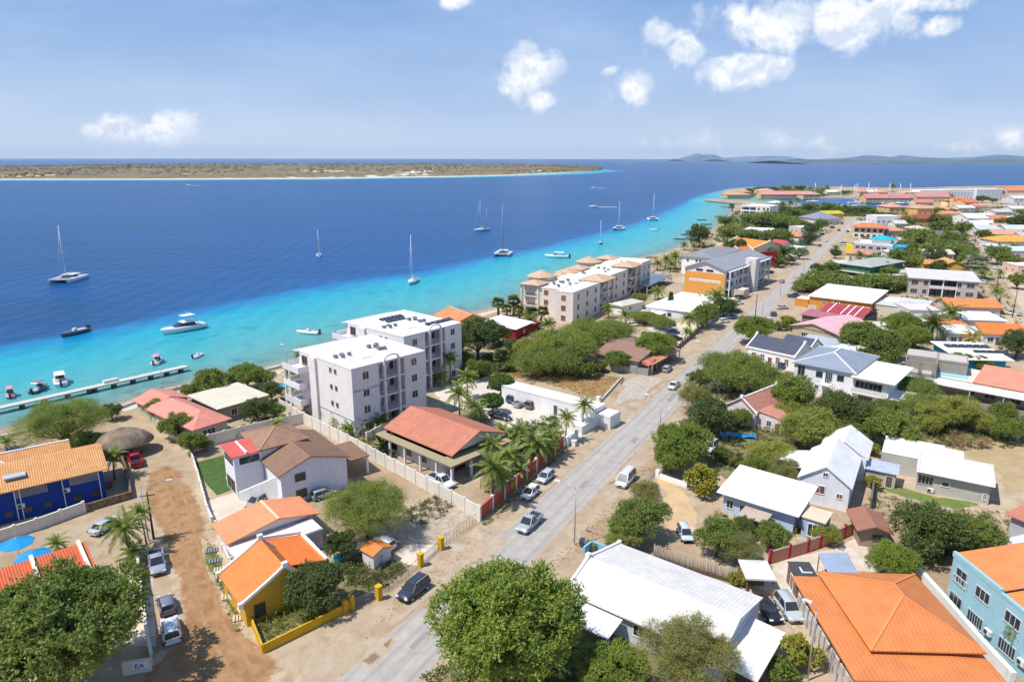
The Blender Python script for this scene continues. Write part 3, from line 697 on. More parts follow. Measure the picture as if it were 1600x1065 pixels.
# shore band of dark coral rock and sand, sloping into the water
key = 'shore_rock'; m, q = newmat(key)
pos = q.n('ShaderNodeNewGeometry').outputs['Position']; n = q.noise(pos, .35, 8, .7)
out(q, pbsdf(q, q.mix(q.mr(n, .35, .65), (.5, .43, .33), (.16, .14, .12)), .9, .2, n, bs=1, bd=.4))
def jit(pts, k, step=6, seed=1):
    rr = random.Random(seed); o = []
    for a, b in zip(pts, pts[1:]):
        n = max(1, int(math.dist(a, b) / step))
        for i in range(n): t = i / n; o.append((a[0] + (b[0] - a[0]) * t + rr.uniform(-k, k) * (i > 0), a[1] + (b[1] - a[1]) * t + rr.uniform(-k, k) * (i > 0)))
    return o + [pts[-1]]
sh = jit(shore[:26], .8, 5)
strip('shore', [(p[0] + (0), p[1]) for p in offset(sh, -2.0)], jit(offset(sh, 4.5), 0, 999) if False else offset(sh, 4.5), .03, -1.75, m)
sh2 = shore[25:]
strip('shore', offset(sh2, -2), offset(sh2, 5), .03, -1.75, m)
# ---------------------------------------------------------------- sea
EDGE = [(-500, 640), (-100, 560), (0, 541), (100, 524), (160, 514), (240, 497), (300, 485), (400, 466), (460, 453), (560, 437), (640, 428), (700, 417), (740, 406), (790, 398), (850, 385), (900, 372), (940, 362), (985, 350), (1020, 338), (1050, 325), (1080, 311), (1100, 303), (1120, 299), (1140, 294.5), (1180, 291)]
edge = [G(x, y, WZ) for x, y in EDGE]
def pdist(P, L):
    d = np.full(len(P), 1e9)
    for a, b in zip(L, L[1:]):
        a = np.array(a); b = np.array(b); ab = b - a; t = np.clip(((P - a) @ ab) / (ab @ ab), 0, 1)
        d = np.minimum(d, np.hypot(*(P - (a + t[:, None] * ab)).T))
    return d
def inside(P, poly):
    r = np.zeros(len(P), bool); x, y = P.T
    for (x0, y0), (x1, y1) in zip(poly, poly[1:] + poly[:1]):
        c = ((y0 > y) != (y1 > y)) & (x < (x1 - x0) * (y - y0) / (y1 - y0 + 1e-12) + x0); r ^= c
    return r
xs = np.concatenate([[-30000, -12000, -5000, -2500, -1200, -600, -350], np.arange(-240, 300, 3.0), np.arange(300, 520, 7.0), [540, 600, 700, 900, 1200, 2000, 4000, 9000, 30000]])
ys = np.concatenate([[-400, 20], np.arange(60, 560, 3.0), np.arange(560, 1400, 12.0), [1450, 1600, 1900, 2400, 3200, 4500, 7000, 11000, 18000, 30000, 60000]])
X, Y = np.meshgrid(xs, ys); P = np.stack([X.ravel(), Y.ravel()], 1)
ds = pdist(P, shore[:44]); de = pdist(P, edge)
band = inside(P, list(edge) + [shore[43]] + list(reversed(shore[:43])))
land = inside(P, shore + tail)
dep = np.where(band | land, ds / (ds + de + 1e-6), 1 + de / 40); dep = np.where(land, 0, dep)
basin = (P[:, 0] > 338) & (P[:, 1] > 660) & (P[:, 1] < 1060); dep = np.where(basin, 1.08, dep)
nx, ny = len(xs), len(ys); f = [(j * nx + i, j * nx + i + 1, (j + 1) * nx + i + 1, (j + 1) * nx + i) for j in range(ny - 1) for i in range(nx - 1)]
def watermesh(name, v, f, d):
    me = bpy.data.meshes.new(name); me.from_pydata(v, [], f); me.materials.append(WM)
    a = me.attributes.new('deep', 'FLOAT', 'POINT'); a.data.foreach_set('value', d)
    o = bpy.data.objects.new(name, me); COL.objects.link(o); return tag(o, kind='structure')
WM, q = newmat('sea_water')
pos = q.n('ShaderNodeNewGeometry').outputs['Position']; d = q.n('ShaderNodeAttribute', attribute_name='deep').outputs['Fac']
nz = q.noise(pos, .05, 6, .65, .4); nb = q.noise(pos, .16, 5, .7)
inb = q.mr(d, .04, .25)
d2 = q.m('ADD', d, q.m('MULTIPLY', q.m('MULTIPLY', q.m('SUBTRACT', nz, .5), .22), inb))
col = ramp(q, q.m('DIVIDE', d2, 2.0), [(0, (.30, .29, .22)), (.045, (.13, .27, .24)), (.12, (.09, .33, .33)), (.26, (.035, .34, .39)), (.39, (.006, .31, .41)), (.46, (.002, .19, .38)), (.51, (.0005, .115, .31)), (.60, (.0005, .082, .255)), (1.0, (.0005, .064, .21))])
patch = q.m('MULTIPLY', q.mr(q.noise(q.v('MULTIPLY', pos, (1, 1, 1)), .085, 7, .68, .8), .56, .68), q.m('MULTIPLY', q.mr(d, .02, .1), q.mr(d, .95, .8)))
col = q.mix(q.m('MULTIPLY', patch, .6), col, (.03, .17, .2))
rp = q.m('MULTIPLY', q.mr(nb, .5, .68), q.mr(d, .22, .06)); col = q.mix(q.m('MULTIPLY', rp, .8), col, (.10, .10, .085))
st = q.noise(q.v('MULTIPLY', pos, (.0045, .016, 1)), 1.0, 7, .62, .6)
col = q.mix(q.m('MULTIPLY', q.m('MULTIPLY', q.mr(st, .38, .66), q.mr(d, .98, 1.05)), .7), col, (.001, .05, .135))
wv = q.noise(q.v('MULTIPLY', pos, (.30, .75, 1)), 1.0, 6, .68, .3); wv2 = q.noise(q.v('MULTIPLY', pos, (.02, .07, 1)), 1.0, 5, .6)
wt = q.n('ShaderNodeTexWave', i_Vector=q.v('MULTIPLY', pos, (.42, -.9, 0)), i_Scale=.085, i_Distortion=6.0, i_Detail=3.0).outputs[1]
h = q.m('ADD', q.m('ADD', wv, q.m('MULTIPLY', wv2, 2.5)), q.m('MULTIPLY', wt, .5))
out(q, pbsdf(q, col, .28, .10, h, bs=.8, bd=.6))
watermesh('sea', [(a, b, WZ) for a, b in P.tolist()], f, dep.tolist())
# ---------------------------------------------------------------- Low island across the channel
NI = [(-900, 285), (-300, 283), (0, 281), (250, 280.5), (500, 279), (700, 276), (800, 273.5), (880, 270), (938, 265.5)]
near = [G(*p, 0) for p in NI]
def resamp(L, n):
    L = [Vector(p) for p in L]; s = [0]
    for a, b in zip(L, L[1:]): s.append(s[-1] + (b - a).length)
    o = []
    for i in range(n):
        t = s[-1] * i / (n - 1); k = 0
        while k < len(L) - 2 and s[k + 1] < t: k += 1
        o.append(L[k].lerp(L[k + 1], (t - s[k]) / (s[k + 1] - s[k])))
    return o
nr = resamp(near, 400)
FI = [(-900, 262), (-300, 262), (0, 262.5), (200, 259), (400, 257), (600, 257), (750, 257.5), (850, 259), (920, 262), (938, 265)]
fr_ = resamp([G(*p, 0) for p in FI], 400)
v = []; f = []; K = 26
for i, (a, b) in enumerate(zip(nr, fr_)):
    ed = min(1, i / 25, (399 - i) / 25)
    for j in range(K):
        t = (j / (K - 1)) ** 1.6; p = a.lerp(b, t); hh = min(1, j / 2.0) * (4 + 9 * t) * (1 - t ** 9)
        z = -1.3 if j in (0, K - 1) else hh * ed ** .5 * (.55 + .9 * mnoise.noise(Vector((p.x * .004, p.y * .002, 1)))) + 2.5 * mnoise.noise(Vector((p.x * .03, p.y * .03, 0))) - .2
        v.append((p.x, p.y, max(z, -1.3)))
for i in range(399):
    for j in range(K - 1): f.append((i * K + j, i * K + j + 1, (i + 1) * K + j + 1, (i + 1) * K + j))
me = bpy.data.meshes.new('island'); me.from_pydata(v, [], f)
m, q = newmat('island_ground'); pos = q.n('ShaderNodeNewGeometry').outputs['Position']
n = q.noise(q.v('MULTIPLY', pos, (.011, .0035, 1)), 1.0, 9, .72); n2 = q.noise(q.v('MULTIPLY', pos, (.05, .018, 1)), 1.0, 5, .7)
c = q.mix(q.mr(n, .36, .62), (.29, .22, .14), (.15, .13, .07)); c = q.mix(q.m('MULTIPLY', q.mr(n2, .45, .65), .6), c, (.12, .105, .05)); c = q.mix(q.m('MULTIPLY', q.mr(n, .56, .7), .3), c, (.36, .30, .21))
z = q.n('ShaderNodeSeparateXYZ', i_0=pos).outputs[2]; c = q.mix(q.mr(z, 1.2, 0.2), c, (.62, .57, .47))
out(q, pbsdf(q, c, .95, .05)); me.materials.append(m)
tag(bpy.data.objects.new('island', me), kind='structure'); COL.objects.link(bpy.data.objects['island'])
# turquoise shallows round the island
sv = []; sf = []; sd = []
for i, a in enumerate(nr):
    t = (nr[min(i + 1, 399)] - nr[max(i - 1, 0)]).normalized(); nrm = Vector((t.y, -t.x)); w = 70 + 60 * (i / 400) + 40 * mnoise.noise(Vector((a.x * .004, 0, 3)))
    for k, dd in ((-.15, .18), (0, .3), (.5, .55), (1, .97)): p = a + nrm * w * k; sv.append((p.x, p.y, WZ + .06)); sd.append(dd)
for i in range(399):
    for j in range(3): sf.append((i * 4 + j, i * 4 + j + 1, i * 4 + 5 + j, i * 4 + 4 + j))
tipv = G(938, 265.5); 
watermesh('shallow_water', sv, sf, sd)
fan = [(*G(905, 269.5), WZ + .09), (*G(945, 266.8), WZ + .09), (*G(955, 264.8), WZ + .09), (*G(935, 263.5), WZ + .09), (*G(900, 262.8), WZ + .09)]
watermesh('shallow_water', fan, [tuple(range(5))], [.4, .7, .9, .7, .6])
# scrub on the island: low bush mass that breaks its skyline
rr = random.Random(4); vv = []; ff = []
for i in range(3600):
    a = rr.randrange(8, 396); t = rr.random() ** 1.1; p = nr[a].lerp(fr_[a], .04 + .9 * t); r = rr.uniform(4, 11) * (1 + t * 2); hh = rr.uniform(1.5, 4) + 5 * t
    b = len(vv); z0 = 1 + 5 * t
    for k in range(6): th = k * math.pi / 3 + rr.random(); vv.append((p.x + r * math.cos(th), p.y + r * math.sin(th), z0 - 1))
    for k in range(6): th = k * math.pi / 3 + .5; vv.append((p.x + r * .6 * math.cos(th), p.y + r * .6 * math.sin(th), z0 + hh * rr.uniform(.5, 1)))
    for k in range(6): ff.append((b + k, b + (k + 1) % 6, b + 6 + (k + 1) % 6, b + 6 + k))
    ff.append(tuple(b + 6 + k for k in range(6)))
me = bpy.data.meshes.new('island_scrub'); me.from_pydata(vv, [], ff); me.materials.append(mat('leaf', (.15, .13, .07)))
o = bpy.data.objects.new('island_scrub', me); COL.objects.link(o); tag(o, 'low olive scrub covering the flat brown island across the water', 'scrub', kind='stuff')
# far hills on the horizon; blue-grey distance haze is painted into their base colour
def hill(pts, D, base, c, seed):
    "crest through skyline points at distance D, flanks falling to the sea on both sides"
    top = []
    for x, y in pts:
        b = (y - CY) / F; k = D / (cc - ss * b); X_ = (x - CX) / F * k; z = CAMH - (ss + cc * b) * k; top.append((X_, D, max(z, 2)))
    T = resamp([Vector(p) for p in top], 160); v = []; f = []; J = 9
    for i, p in enumerate(T):
        for j in range(J):
            t = (j - 4) / 4; y = p.y + t * base; fall = (1 - abs(t)) ** .8
            z = p.z * fall * (1 + (.35 * mnoise.fractal(Vector((p.x * .0016, y * .0016, seed)), 1, 2, 5) if j != 4 else 0)) if abs(t) < 1 else -2
            if j == 4: z *= 1 + .05 * mnoise.noise(Vector((p.x * .004, 0, seed)))
            v.append((p.x, y, z))
    for i in range(159):
        for j in range(J - 1): f.append((i * J + j, i * J + j + 1, (i + 1) * J + j + 1, (i + 1) * J + j))
    me = bpy.data.meshes.new('hills'); me.from_pydata(v, [], f)
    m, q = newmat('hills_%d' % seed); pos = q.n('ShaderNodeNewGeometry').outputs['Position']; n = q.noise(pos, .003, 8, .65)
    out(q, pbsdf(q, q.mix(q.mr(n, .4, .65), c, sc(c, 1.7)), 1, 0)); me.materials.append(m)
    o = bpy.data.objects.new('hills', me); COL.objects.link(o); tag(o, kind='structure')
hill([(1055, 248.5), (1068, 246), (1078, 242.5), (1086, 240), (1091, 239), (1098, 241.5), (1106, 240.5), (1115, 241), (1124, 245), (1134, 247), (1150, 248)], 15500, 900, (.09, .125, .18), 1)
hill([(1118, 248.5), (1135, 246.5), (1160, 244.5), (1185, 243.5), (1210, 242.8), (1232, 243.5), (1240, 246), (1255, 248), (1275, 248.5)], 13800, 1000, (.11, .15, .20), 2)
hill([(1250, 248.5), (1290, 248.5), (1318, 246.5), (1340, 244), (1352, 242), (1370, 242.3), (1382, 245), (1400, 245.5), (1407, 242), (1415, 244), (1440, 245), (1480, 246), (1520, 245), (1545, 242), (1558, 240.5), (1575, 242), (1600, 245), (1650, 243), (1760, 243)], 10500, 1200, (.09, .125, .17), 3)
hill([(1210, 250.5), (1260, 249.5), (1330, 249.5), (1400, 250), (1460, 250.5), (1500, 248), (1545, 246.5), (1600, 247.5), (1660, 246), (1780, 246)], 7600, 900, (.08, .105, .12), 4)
# ---------------------------------------------------------------- roads and patches of ground
def patch(name, kind, px, c1=(.3, .3, .3), c2=(.2, .2, .2), z=.008, scale=.6, jt=.7, seed=1, inset=.18, k='structure', z0=0):
    w = [G(*p) for p in px]; w = jit(w + [w[0]], jt, 3, seed)[:-1]; n = len(w); wa = np.array(w); lo, hi = wa.min(0), wa.max(0)
    st = max(1.2, (hi - lo).max() / 26); gx, gy = np.meshgrid(np.arange(lo[0], hi[0], st), np.arange(lo[1], hi[1], st)); pts = np.stack([gx.ravel(), gy.ravel()], 1) + .001
    pts = pts[inside(pts, w)]; dist = pdist(pts, w + [w[0]]) if len(pts) else np.zeros(0); keep = dist > st * .4; pts, dist = pts[keep], dist[keep]
    vs = [Vector(p) for p in w] + [Vector(p) for p in pts.tolist()]
    v2, _, f2, ov, _, _ = delaunay_2d_cdt(vs, [(i, (i + 1) % n) for i in range(n)], [tuple(range(n))], 1, 1e-4)
    V = np.array([tuple(p) for p in v2]); dd_ = pdist(V, w + [w[0]]); fall = min(max(.7, (hi - lo).min() * inset * .35), 2.2)
    me = bpy.data.meshes.new(name); me.from_pydata([(*p, z) for p in V.tolist()], [], [tuple(x) for x in f2]); me.materials.append(groundmat(kind, c1, c2, scale))
    a = me.attributes.new('inner', 'FLOAT', 'POINT'); a.data.foreach_set('value', np.clip(dd_ / fall, 0, 1) if jt > .25 else np.ones(len(V)))
    o = bpy.data.objects.new(name, me); COL.objects.link(o); return tag(o, kind=k)
RL = [(470, 1100), (560, 1022), (698, 925), (801, 827), (943, 700), (1010, 637), (1051, 593), (1147, 505), (1180, 473.5), (1281, 391), (1325, 348), (1337, 337)]
RR = [(610, 1085), (655, 1050), (836, 880), (920, 798), (1006, 697), (1030, 672), (1076, 618), (1095, 592), (1160, 523), (1200, 484), (1244, 436), (1297, 384), (1334, 348), (1346, 336)]
def ypl(L, Y):
    w = [G(*p) for p in L]; return [(float(np.interp(y, [p[1] for p in w], [p[0] for p in w])), y) for y in Y]
Ys = list(np.arange(50, 640, 6.0))
rl = ypl(RL, Ys); rl_ = [(p[0] - .5, p[1]) for p in rl]
# straight edges: fit a line through each side, so the road keeps its width
def fit(L): 
    w = np.array([G(*p) for p in L]); return np.polyfit(w[:, 1], w[:, 0], 1, w=1 / (1 + w[:, 1] / 150))
pl, pr = fit(RL), fit(RR)
RA = [(pl[0] * y + pl[1] - .5, y) for y in Ys]; RB = [(pr[0] * y + pr[1] + .6, y) for y in Ys]
strip('road', RA, RB, .012, .012, groundmat('asphalt', (.44, .395, .35), (.345, .31, .28), .5), inner=[(0, 0), (.13, 1), (.5, 1), (.87, 1), (1, 0)])
strip('road_verge', [(p[0] - 5.5, p[1]) for p in RA], [(p[0] + 1, p[1]) for p in RA], .004, .004, groundmat('verge', (.44, .355, .255), (.33, .235, .15), .35), inner=[(0, 0), (.3, 1), (1, 1)])
strip('road_verge', [(p[0] - 1, p[1]) for p in RB], [(p[0] + 4, p[1]) for p in RB], .004, .004, groundmat('verge'), inner=[(0, 1), (.6, 1), (1, 0)])
patch('lane_shoulder', 'shoulder', [(222, 660), (240, 655), (262, 690), (300, 710), (312, 760), (335, 830), (392, 990), (470, 1040), (480, 1085), (170, 1085), (225, 900), (212, 780), (200, 720), (210, 680)], (.41, .31, .205), (.31, .22, .13), .009, .4, inset=.2)
patch('dirt_lane', 'lane', [(228, 738), (258, 722), (296, 736), (324, 795), (342, 850), (352, 915), (400, 990), (455, 1045), (420, 1090), (180, 1090), (240, 1030), (275, 990), (270, 925), (245, 850), (220, 775)], (.37, .215, .105), (.27, .15, .072), .016, .5, inset=.22)
patch('damp_soil', 'stain', [(650, 955), (700, 905), (760, 858), (790, 838), (795, 843), (745, 885), (700, 925), (665, 950)], (.2, .135, .085), (.26, .19, .13), .02, .6, .6, 3, .5)
patch('damp_soil', 'stain', [(560, 1035), (590, 1010), (625, 985), (610, 1015), (575, 1045)], z=.02, jt=.8)
patch('damp_soil', 'stain', [(895, 815), (930, 775), (970, 735), (975, 745), (930, 790)], z=.02, jt=.8)
patch('parking_lot', 'lot', [(660, 592), (735, 585), (790, 592), (803, 612), (935, 662), (930, 676), (905, 690), (886, 696), (845, 690), (800, 672), (740, 645), (690, 630)], (.60, .545, .46), (.50, .44, .36), .016, .25, .3, 5, .06)
patch('parking_lot', 'lot', [(985, 500), (1020, 520), (1060, 545), (1105, 512), (1080, 497), (1030, 497)], z=.016, jt=.3)
patch('dry_field', 'dry', [(735, 580), (790, 566), (850, 560), (940, 574), (978, 590), (938, 628), (900, 612), (806, 586)], (.42, .33, .17), (.25, .17, .075), .016, .35, .8, 6, .1)
patch('green_field', 'grass', [(690, 575), (760, 560), (820, 548), (900, 545), (930, 565), (860, 572), (790, 590), (740, 590)], (.11, .14, .035), (.26, .22, .09), .012, .3, 1.5, 7, .2)
patch('gravel_pad', 'grey_lot', [(975, 592), (1005, 585), (1040, 590), (1010, 625), (985, 625), (955, 640)], (.36, .32, .27), (.46, .4, .32), .016, .5, .8, 8, .3)
patch('lawn', 'lawn', [(306, 723), (362, 708), (368, 742), (352, 745), (364, 765), (340, 774), (318, 750)], (.045, .095, .022), (.085, .13, .035), .03, .9, .1, 9, .03)
patch('driveway', 'drive', [(322, 784), (383, 764), (424, 770), (455, 772), (440, 800), (390, 806), (345, 830), (330, 812)], (.62, .54, .44), (.5, .42, .33), .022, .3, .1, 10, .03)
patch('lawn', 'lawn', [(412, 772), (432, 764), (448, 775), (440, 785)], z=.035, jt=.1)
patch('grass_verge', 'grass', [(314, 840), (338, 850), (358, 905), (392, 975), (386, 998), (352, 945), (324, 895)], z=.026, jt=.4)
patch('rubble_yard', 'rubble', [(600, 835), (650, 800), (700, 782), (745, 812), (700, 845), (660, 872), (620, 850)], (.46, .39, .31), (.3, .22, .16), .016, .9, .6, 11, .15)
patch('driveway', 'drive', [(608, 872), (640, 850), (692, 852), (658, 884), (640, 882)], z=.024, jt=.15)
patch('sandy_yard', 'sandyyard', [(1028, 738), (1062, 744), (1078, 775), (1092, 800), (1090, 850), (1052, 845), (1040, 800)], (.58, .42, .25), (.46, .31, .16), .012, .3, .8, 12, .25)
patch('gravel_yard', 'pale', [(1150, 900), (1210, 875), (1262, 862), (1345, 832), (1380, 895), (1265, 900), (1275, 955), (1240, 985), (1200, 930)], (.60, .52, .42), (.48, .39, .30), .012, .6, .7, 13, .12)
patch('lawn', 'bright_lawn', [(1372, 745), (1425, 764), (1545, 788), (1500, 797), (1440, 785), (1375, 765)], (.09, .16, .03), (.19, .20, .06), .016, .5, .8, 14, .3)
patch('dirt_lot', 'ochre', [(1470, 690), (1540, 680), (1640, 690), (1640, 760), (1570, 775), (1560, 740), (1480, 700)], (.42, .31, .17), (.34, .25, .14), .012, .3, 1, 15, .2)
patch('scrub_ground', 'scrub', [(1395, 640), (1450, 620), (1640, 640), (1640, 700), (1500, 695), (1400, 680)], (.26, .21, .11), (.10, .12, .04), .010, .5, 1.5, 16, .15)
patch('garden_soil', 'scrub', [(1060, 640), (1230, 600), (1330, 640), (1290, 690), (1200, 760), (1130, 750), (1070, 720)], z=.010, jt=1)
patch('garden_soil', 'scrub', [(640, 1090), (700, 1020), (900, 960), (1150, 1010), (1250, 1090)], z=.010, jt=1)
patch('garden_soil', 'scrub', [(475, 900), (560, 860), (640, 890), (560, 940), (520, 960), (410, 1010), (395, 950)], z=.010, jt=.3)
patch('terrace', 'pale', [(100, 905), (160, 895), (240, 905), (245, 1010), (150, 1010), (110, 940)], z=.02, jt=.2)
patch('beach_sand', 'pale', [(190, 655), (250, 628), (330, 605), (440, 588), (520, 565), (600, 540), (560, 545), (400, 592), (250, 640)], z=.016, jt=.4)
patch('beach_sand', 'pale', [(700, 510), (800, 482), (830, 478), (830, 470), (700, 500)], z=.016, jt=.4)
sa = [G(*p) for p in [(1690, 590), (1600, 492), (1562, 428), (1535, 385), (1512, 360), (1495, 346), (1480, 338)]]; sb = [G(*p) for p in [(1760, 575), (1650, 485), (1608, 440), (1565, 390), (1535, 362), (1512, 347), (1495, 338)]]
strip('dirt_street', resamp(sa, 30), resamp(sb, 30), .02, .02, groundmat('street', (.53, .43, .30), (.42, .33, .22), .3), inner=[(0, 0), (.2, 1), (.8, 1), (1, 0)])
patch('car_park', 'grey_lot', [(1545, 322), (1600, 312), (1640, 315), (1640, 332), (1560, 336)], z=.03, jt=1)
a = jit([G(*p) for p in [(185, 640), (260, 617), (330, 599), (400, 587), (470, 571)]], .1, 6); strip('promenade', a, offset(a, -2.6), .05, .05, groundmat('concrete', (.56, .52, .45), (.45, .41, .34), .5))
lc = resamp([G(*p) for p in [(258, 735), (276, 775), (290, 820), (300, 860), (312, 910), (338, 985), (385, 1060)]], 60)
for o_ in (-1.0, .75):
    c_ = [(p.x, p.y) for p in lc]; a_ = jit(offset(c_, o_), .12, 2, 5); strip('wheel_track', a_, offset(a_, .42), .034, .034, groundmat('track', (.36, .22, .115), (.27, .16, .078), .8), inner=[(0, 1), (1, 1)])
for pp in [[(700, 950), (722, 930), (732, 936), (710, 957)], [(905, 760), (915, 750), (922, 753), (912, 764)], [(640, 1010), (665, 985), (672, 989), (646, 1015)], [(1042, 625), (1052, 612), (1058, 614), (1048, 628)], [(985, 690), (992, 682), (999, 684), (992, 693)]]: patch('road_repair', 'repair', pp, (.29, .265, .245), (.25, .23, .215), .019, .8, .15, 2)
# broad green patches where gardens and thickets cover the ground further off
for i, pp in enumerate([[(1180, 350), (1290, 340), (1290, 372), (1250, 395), (1190, 395)], [(1130, 340), (1240, 350), (1220, 385), (1110, 368)], [(1390, 350), (1520, 355), (1530, 400), (1450, 420), (1370, 400)], [(1230, 440), (1290, 410), (1420, 425), (1420, 460), (1260, 455)], [(1340, 500), (1450, 490), (1440, 560), (1380, 560)], [(1140, 305), (1290, 296), (1420, 298), (1300, 306)], [(1180, 322), (1440, 325), (1400, 338), (1200, 336)]]):
    patch('green_ground', 'green', pp, (.09, .12, .035), (.24, .21, .10), .03, .08, 3, 20 + i, .15)

# ---------------------------------------------------------------- vegetation
def quads(name, C, A, Bv, m, tri=False):
    "rhombic leaves: centre, long half axis, short half axis"
    n = len(C); v = np.empty((n, 4, 3)); v[:, 0] = C - A; v[:, 1] = C + Bv; v[:, 2] = C + A; v[:, 3] = C - Bv
    me = bpy.data.meshes.new(name); me.vertices.add(n * 4); me.vertices.foreach_set('co', v.ravel()); me.loops.add(n * 4); me.polygons.add(n)
    me.loops.foreach_set('vertex_index', np.arange(n * 4)); me.polygons.foreach_set('loop_start', np.arange(0, n * 4, 4)); me.update(calc_edges=True); me.materials.append(m)
    return me
def unit(a): return a / (np.linalg.norm(a, axis=-1, keepdims=True) + 1e-9)
PROTO = {}
KP = { # R, crown height, trunk height, lobes, sprays, leaves per spray, spray length, leaf length, colour
 'mango': (6.5, 6.5, 3.2, 46, 8500, 9, .6, .17, (.125, .19, .038), .42),
 'broad': (6, 6.0, 2.6, 42, 7000, 9, .65, .16, (.135, .215, .035), .42),
 'feather': (6, 4.6, 2.2, 30, 5500, 13, 1.0, .12, (.15, .215, .045), .2),
 'olive': (5, 5.0, 2.2, 28, 4600, 12, .8, .11, (.175, .205, .07), .25),
 'flat': (7, 3.2, 2.0, 34, 4200, 11, 1.2, .17, (.15, .215, .045), .28),
 'dark': (4.5, 5.0, 1.6, 24, 2800, 9, .6, .16, (.075, .12, .032), .42),
 'mid': (4.5, 4.4, 1.8, 22, 2400, 9, .7, .17, (.13, .195, .038), .42),
 'light': (4.5, 3.8, 1.6, 20, 2600, 10, .8, .15, (.21, .26, .055), .3),
 'fmid': (4.5, 4.4, 1.6, 15, 620, 7, .9, .30, (.13, .195, .038), .5),
 'fflat': (7, 3.0, 1.8, 18, 900, 7, 1.5, .42, (.14, .20, .045), .45),
 'fdark': (4.5, 5.0, 1.4, 14, 620, 7, .8, .30, (.075, .12, .032), .5),
 'bush': (2.2, 1.9, .3, 9, 420, 7, .5, .2, (.10, .15, .025), .5),
 'yellow': (2.4, 3.0, .5, 10, 700, 7, .5, .2, (.22, .24, .03), .55),
 'dry': (3.0, 2.2, .6, 9, 420, 7, .8, .14, (.20, .16, .09), .2),
 'ball': (2.2, 2.6, 1.6, 1, 1500, 6, .25, .16, (.06, .13, .02), .6),
 'conifer': (1.6, 6.0, .6, 1, 800, 8, .5, .16, (.035, .075, .025), .3)}
def makecrown(kind, seed, col=None):
    Rr, Hc, Ht, nl, nsp, m, sl_, ll, c, asp = KP[kind]; c = col or c
    g = np.random.default_rng(seed); cz = Ht + Hc * .45
    lob = []
    for i in range(nl):
        if nl == 1: lob.append((0, 0, cz, Rr)); break
        th = 2.399963 * i + g.uniform(-.4, .4); rr_ = math.sqrt((i + .5) / nl) * Rr * g.uniform(.66, .84); rad = Rr * g.uniform(.15, .33) * (1.2 - .35 * rr_ / Rr)
        z = cz + (1 - (rr_ / Rr) ** 2) * Hc * .36 * g.uniform(.15, 1.15) - Hc * .2 * (g.random() < .4) + g.uniform(-.08, .08) * Hc
        lob.append((rr_ * math.cos(th) * g.uniform(.85, 1.15), rr_ * math.sin(th) * g.uniform(.85, 1.15), z, rad))
    lob = np.array(lob); pick = g.choice(len(lob), nsp * 2, p=lob[:, 3] ** 2 / (lob[:, 3] ** 2).sum())
    d = unit(g.normal(size=(nsp * 2, 3)) + np.array([0, 0, .35]))
    zs = Hc / Rr * (.52 if nl == 1 else .95)
    if nl > 1: zs = min(1.0, zs)
    o = lob[pick, :3] + d * (lob[pick, 3] * g.uniform(.55, 1.0, nsp * 2) ** .6)[:, None] * np.array([1, 1, zs])
    if kind == 'conifer':
        hgt = g.random(nsp * 2) ** .8; th = g.uniform(0, 6.28, nsp * 2); rad = Rr * (1 - hgt) * g.uniform(.5, 1, nsp * 2) + .1
        o = np.stack([rad * np.cos(th), rad * np.sin(th), Ht + hgt * Hc], 1); d = unit(np.stack([np.cos(th), np.sin(th), th * 0 + .2], 1))
    elif nl > 1:
        deep = np.zeros(nsp * 2)
        for L_ in lob: deep = np.maximum(deep, 1 - np.linalg.norm((o - L_[:3]) / np.array([1, 1, zs]), axis=1) / L_[3])
        keep = (deep < .55) & (o[:, 2] > Ht * .75); o, d = o[keep], d[keep]
    if nl > 1:
        gp = np.sin(o[:, 0] * 1.9 + seed) * np.sin(o[:, 1] * 1.7 + 2 * seed) + np.sin(o[:, 2] * 2.3 + o[:, 0] * 1.1) * .6 + g.normal(size=len(o)) * .25
        kk = gp > -.42; o, d = o[kk], d[kk]; far_ = g.random(len(o)) < .10; o = o + d * (far_ * g.uniform(.2, .7, len(o)) * Rr * .1)[:, None]
    o, d = o[:nsp], d[:nsp]; n = len(o)
    dirs = unit(d * .8 + g.normal(size=(n, 3)) * .45 + np.array([0, 0, .25 if kind != 'feather' else .05])); t = (np.arange(m) + .5) / m
    sag = .25 if kind in ('feather', 'olive', 'light', 'flat') else .1
    C = o[:, None] + dirs[:, None] * (t * sl_)[None, :, None] - np.array([0, 0, 1]) * (t ** 2 * sl_ * sag)[None, :, None] + g.normal(size=(n, m, 3)) * sl_ * .13
    C = C.reshape(-1, 3); N_ = len(C)
    A = unit(np.repeat(dirs, m, 0) + g.normal(size=(N_, 3)) * .8) * (ll * g.uniform(.6, 1.25, N_))[:, None]
    nn = unit(np.repeat(d, m, 0) + np.array([0, 0, .7]) + g.normal(size=(N_, 3)) * .55); Bv = unit(np.cross(A, nn)) * (ll * asp * g.uniform(.7, 1.1, N_))[:, None]
    me = quads('crown', C, A, Bv, mat('leaf', c))
    e = empty('tree', 0, 0); cr = bpy.data.objects.new('crown', me); COL.objects.link(cr); cr.parent = e
    tr = MB(); r0 = Rr * .045 + .03; lean = g.uniform(-.4, .4, 2)
    tr.tube([(0, 0, -.2), (lean[0] * .4, lean[1] * .4, Ht * .5), (lean[0], lean[1], Ht * 1.05), (lean[0], lean[1], cz)], [r0 * 1.3, r0, r0 * .85, r0 * .4], 8)
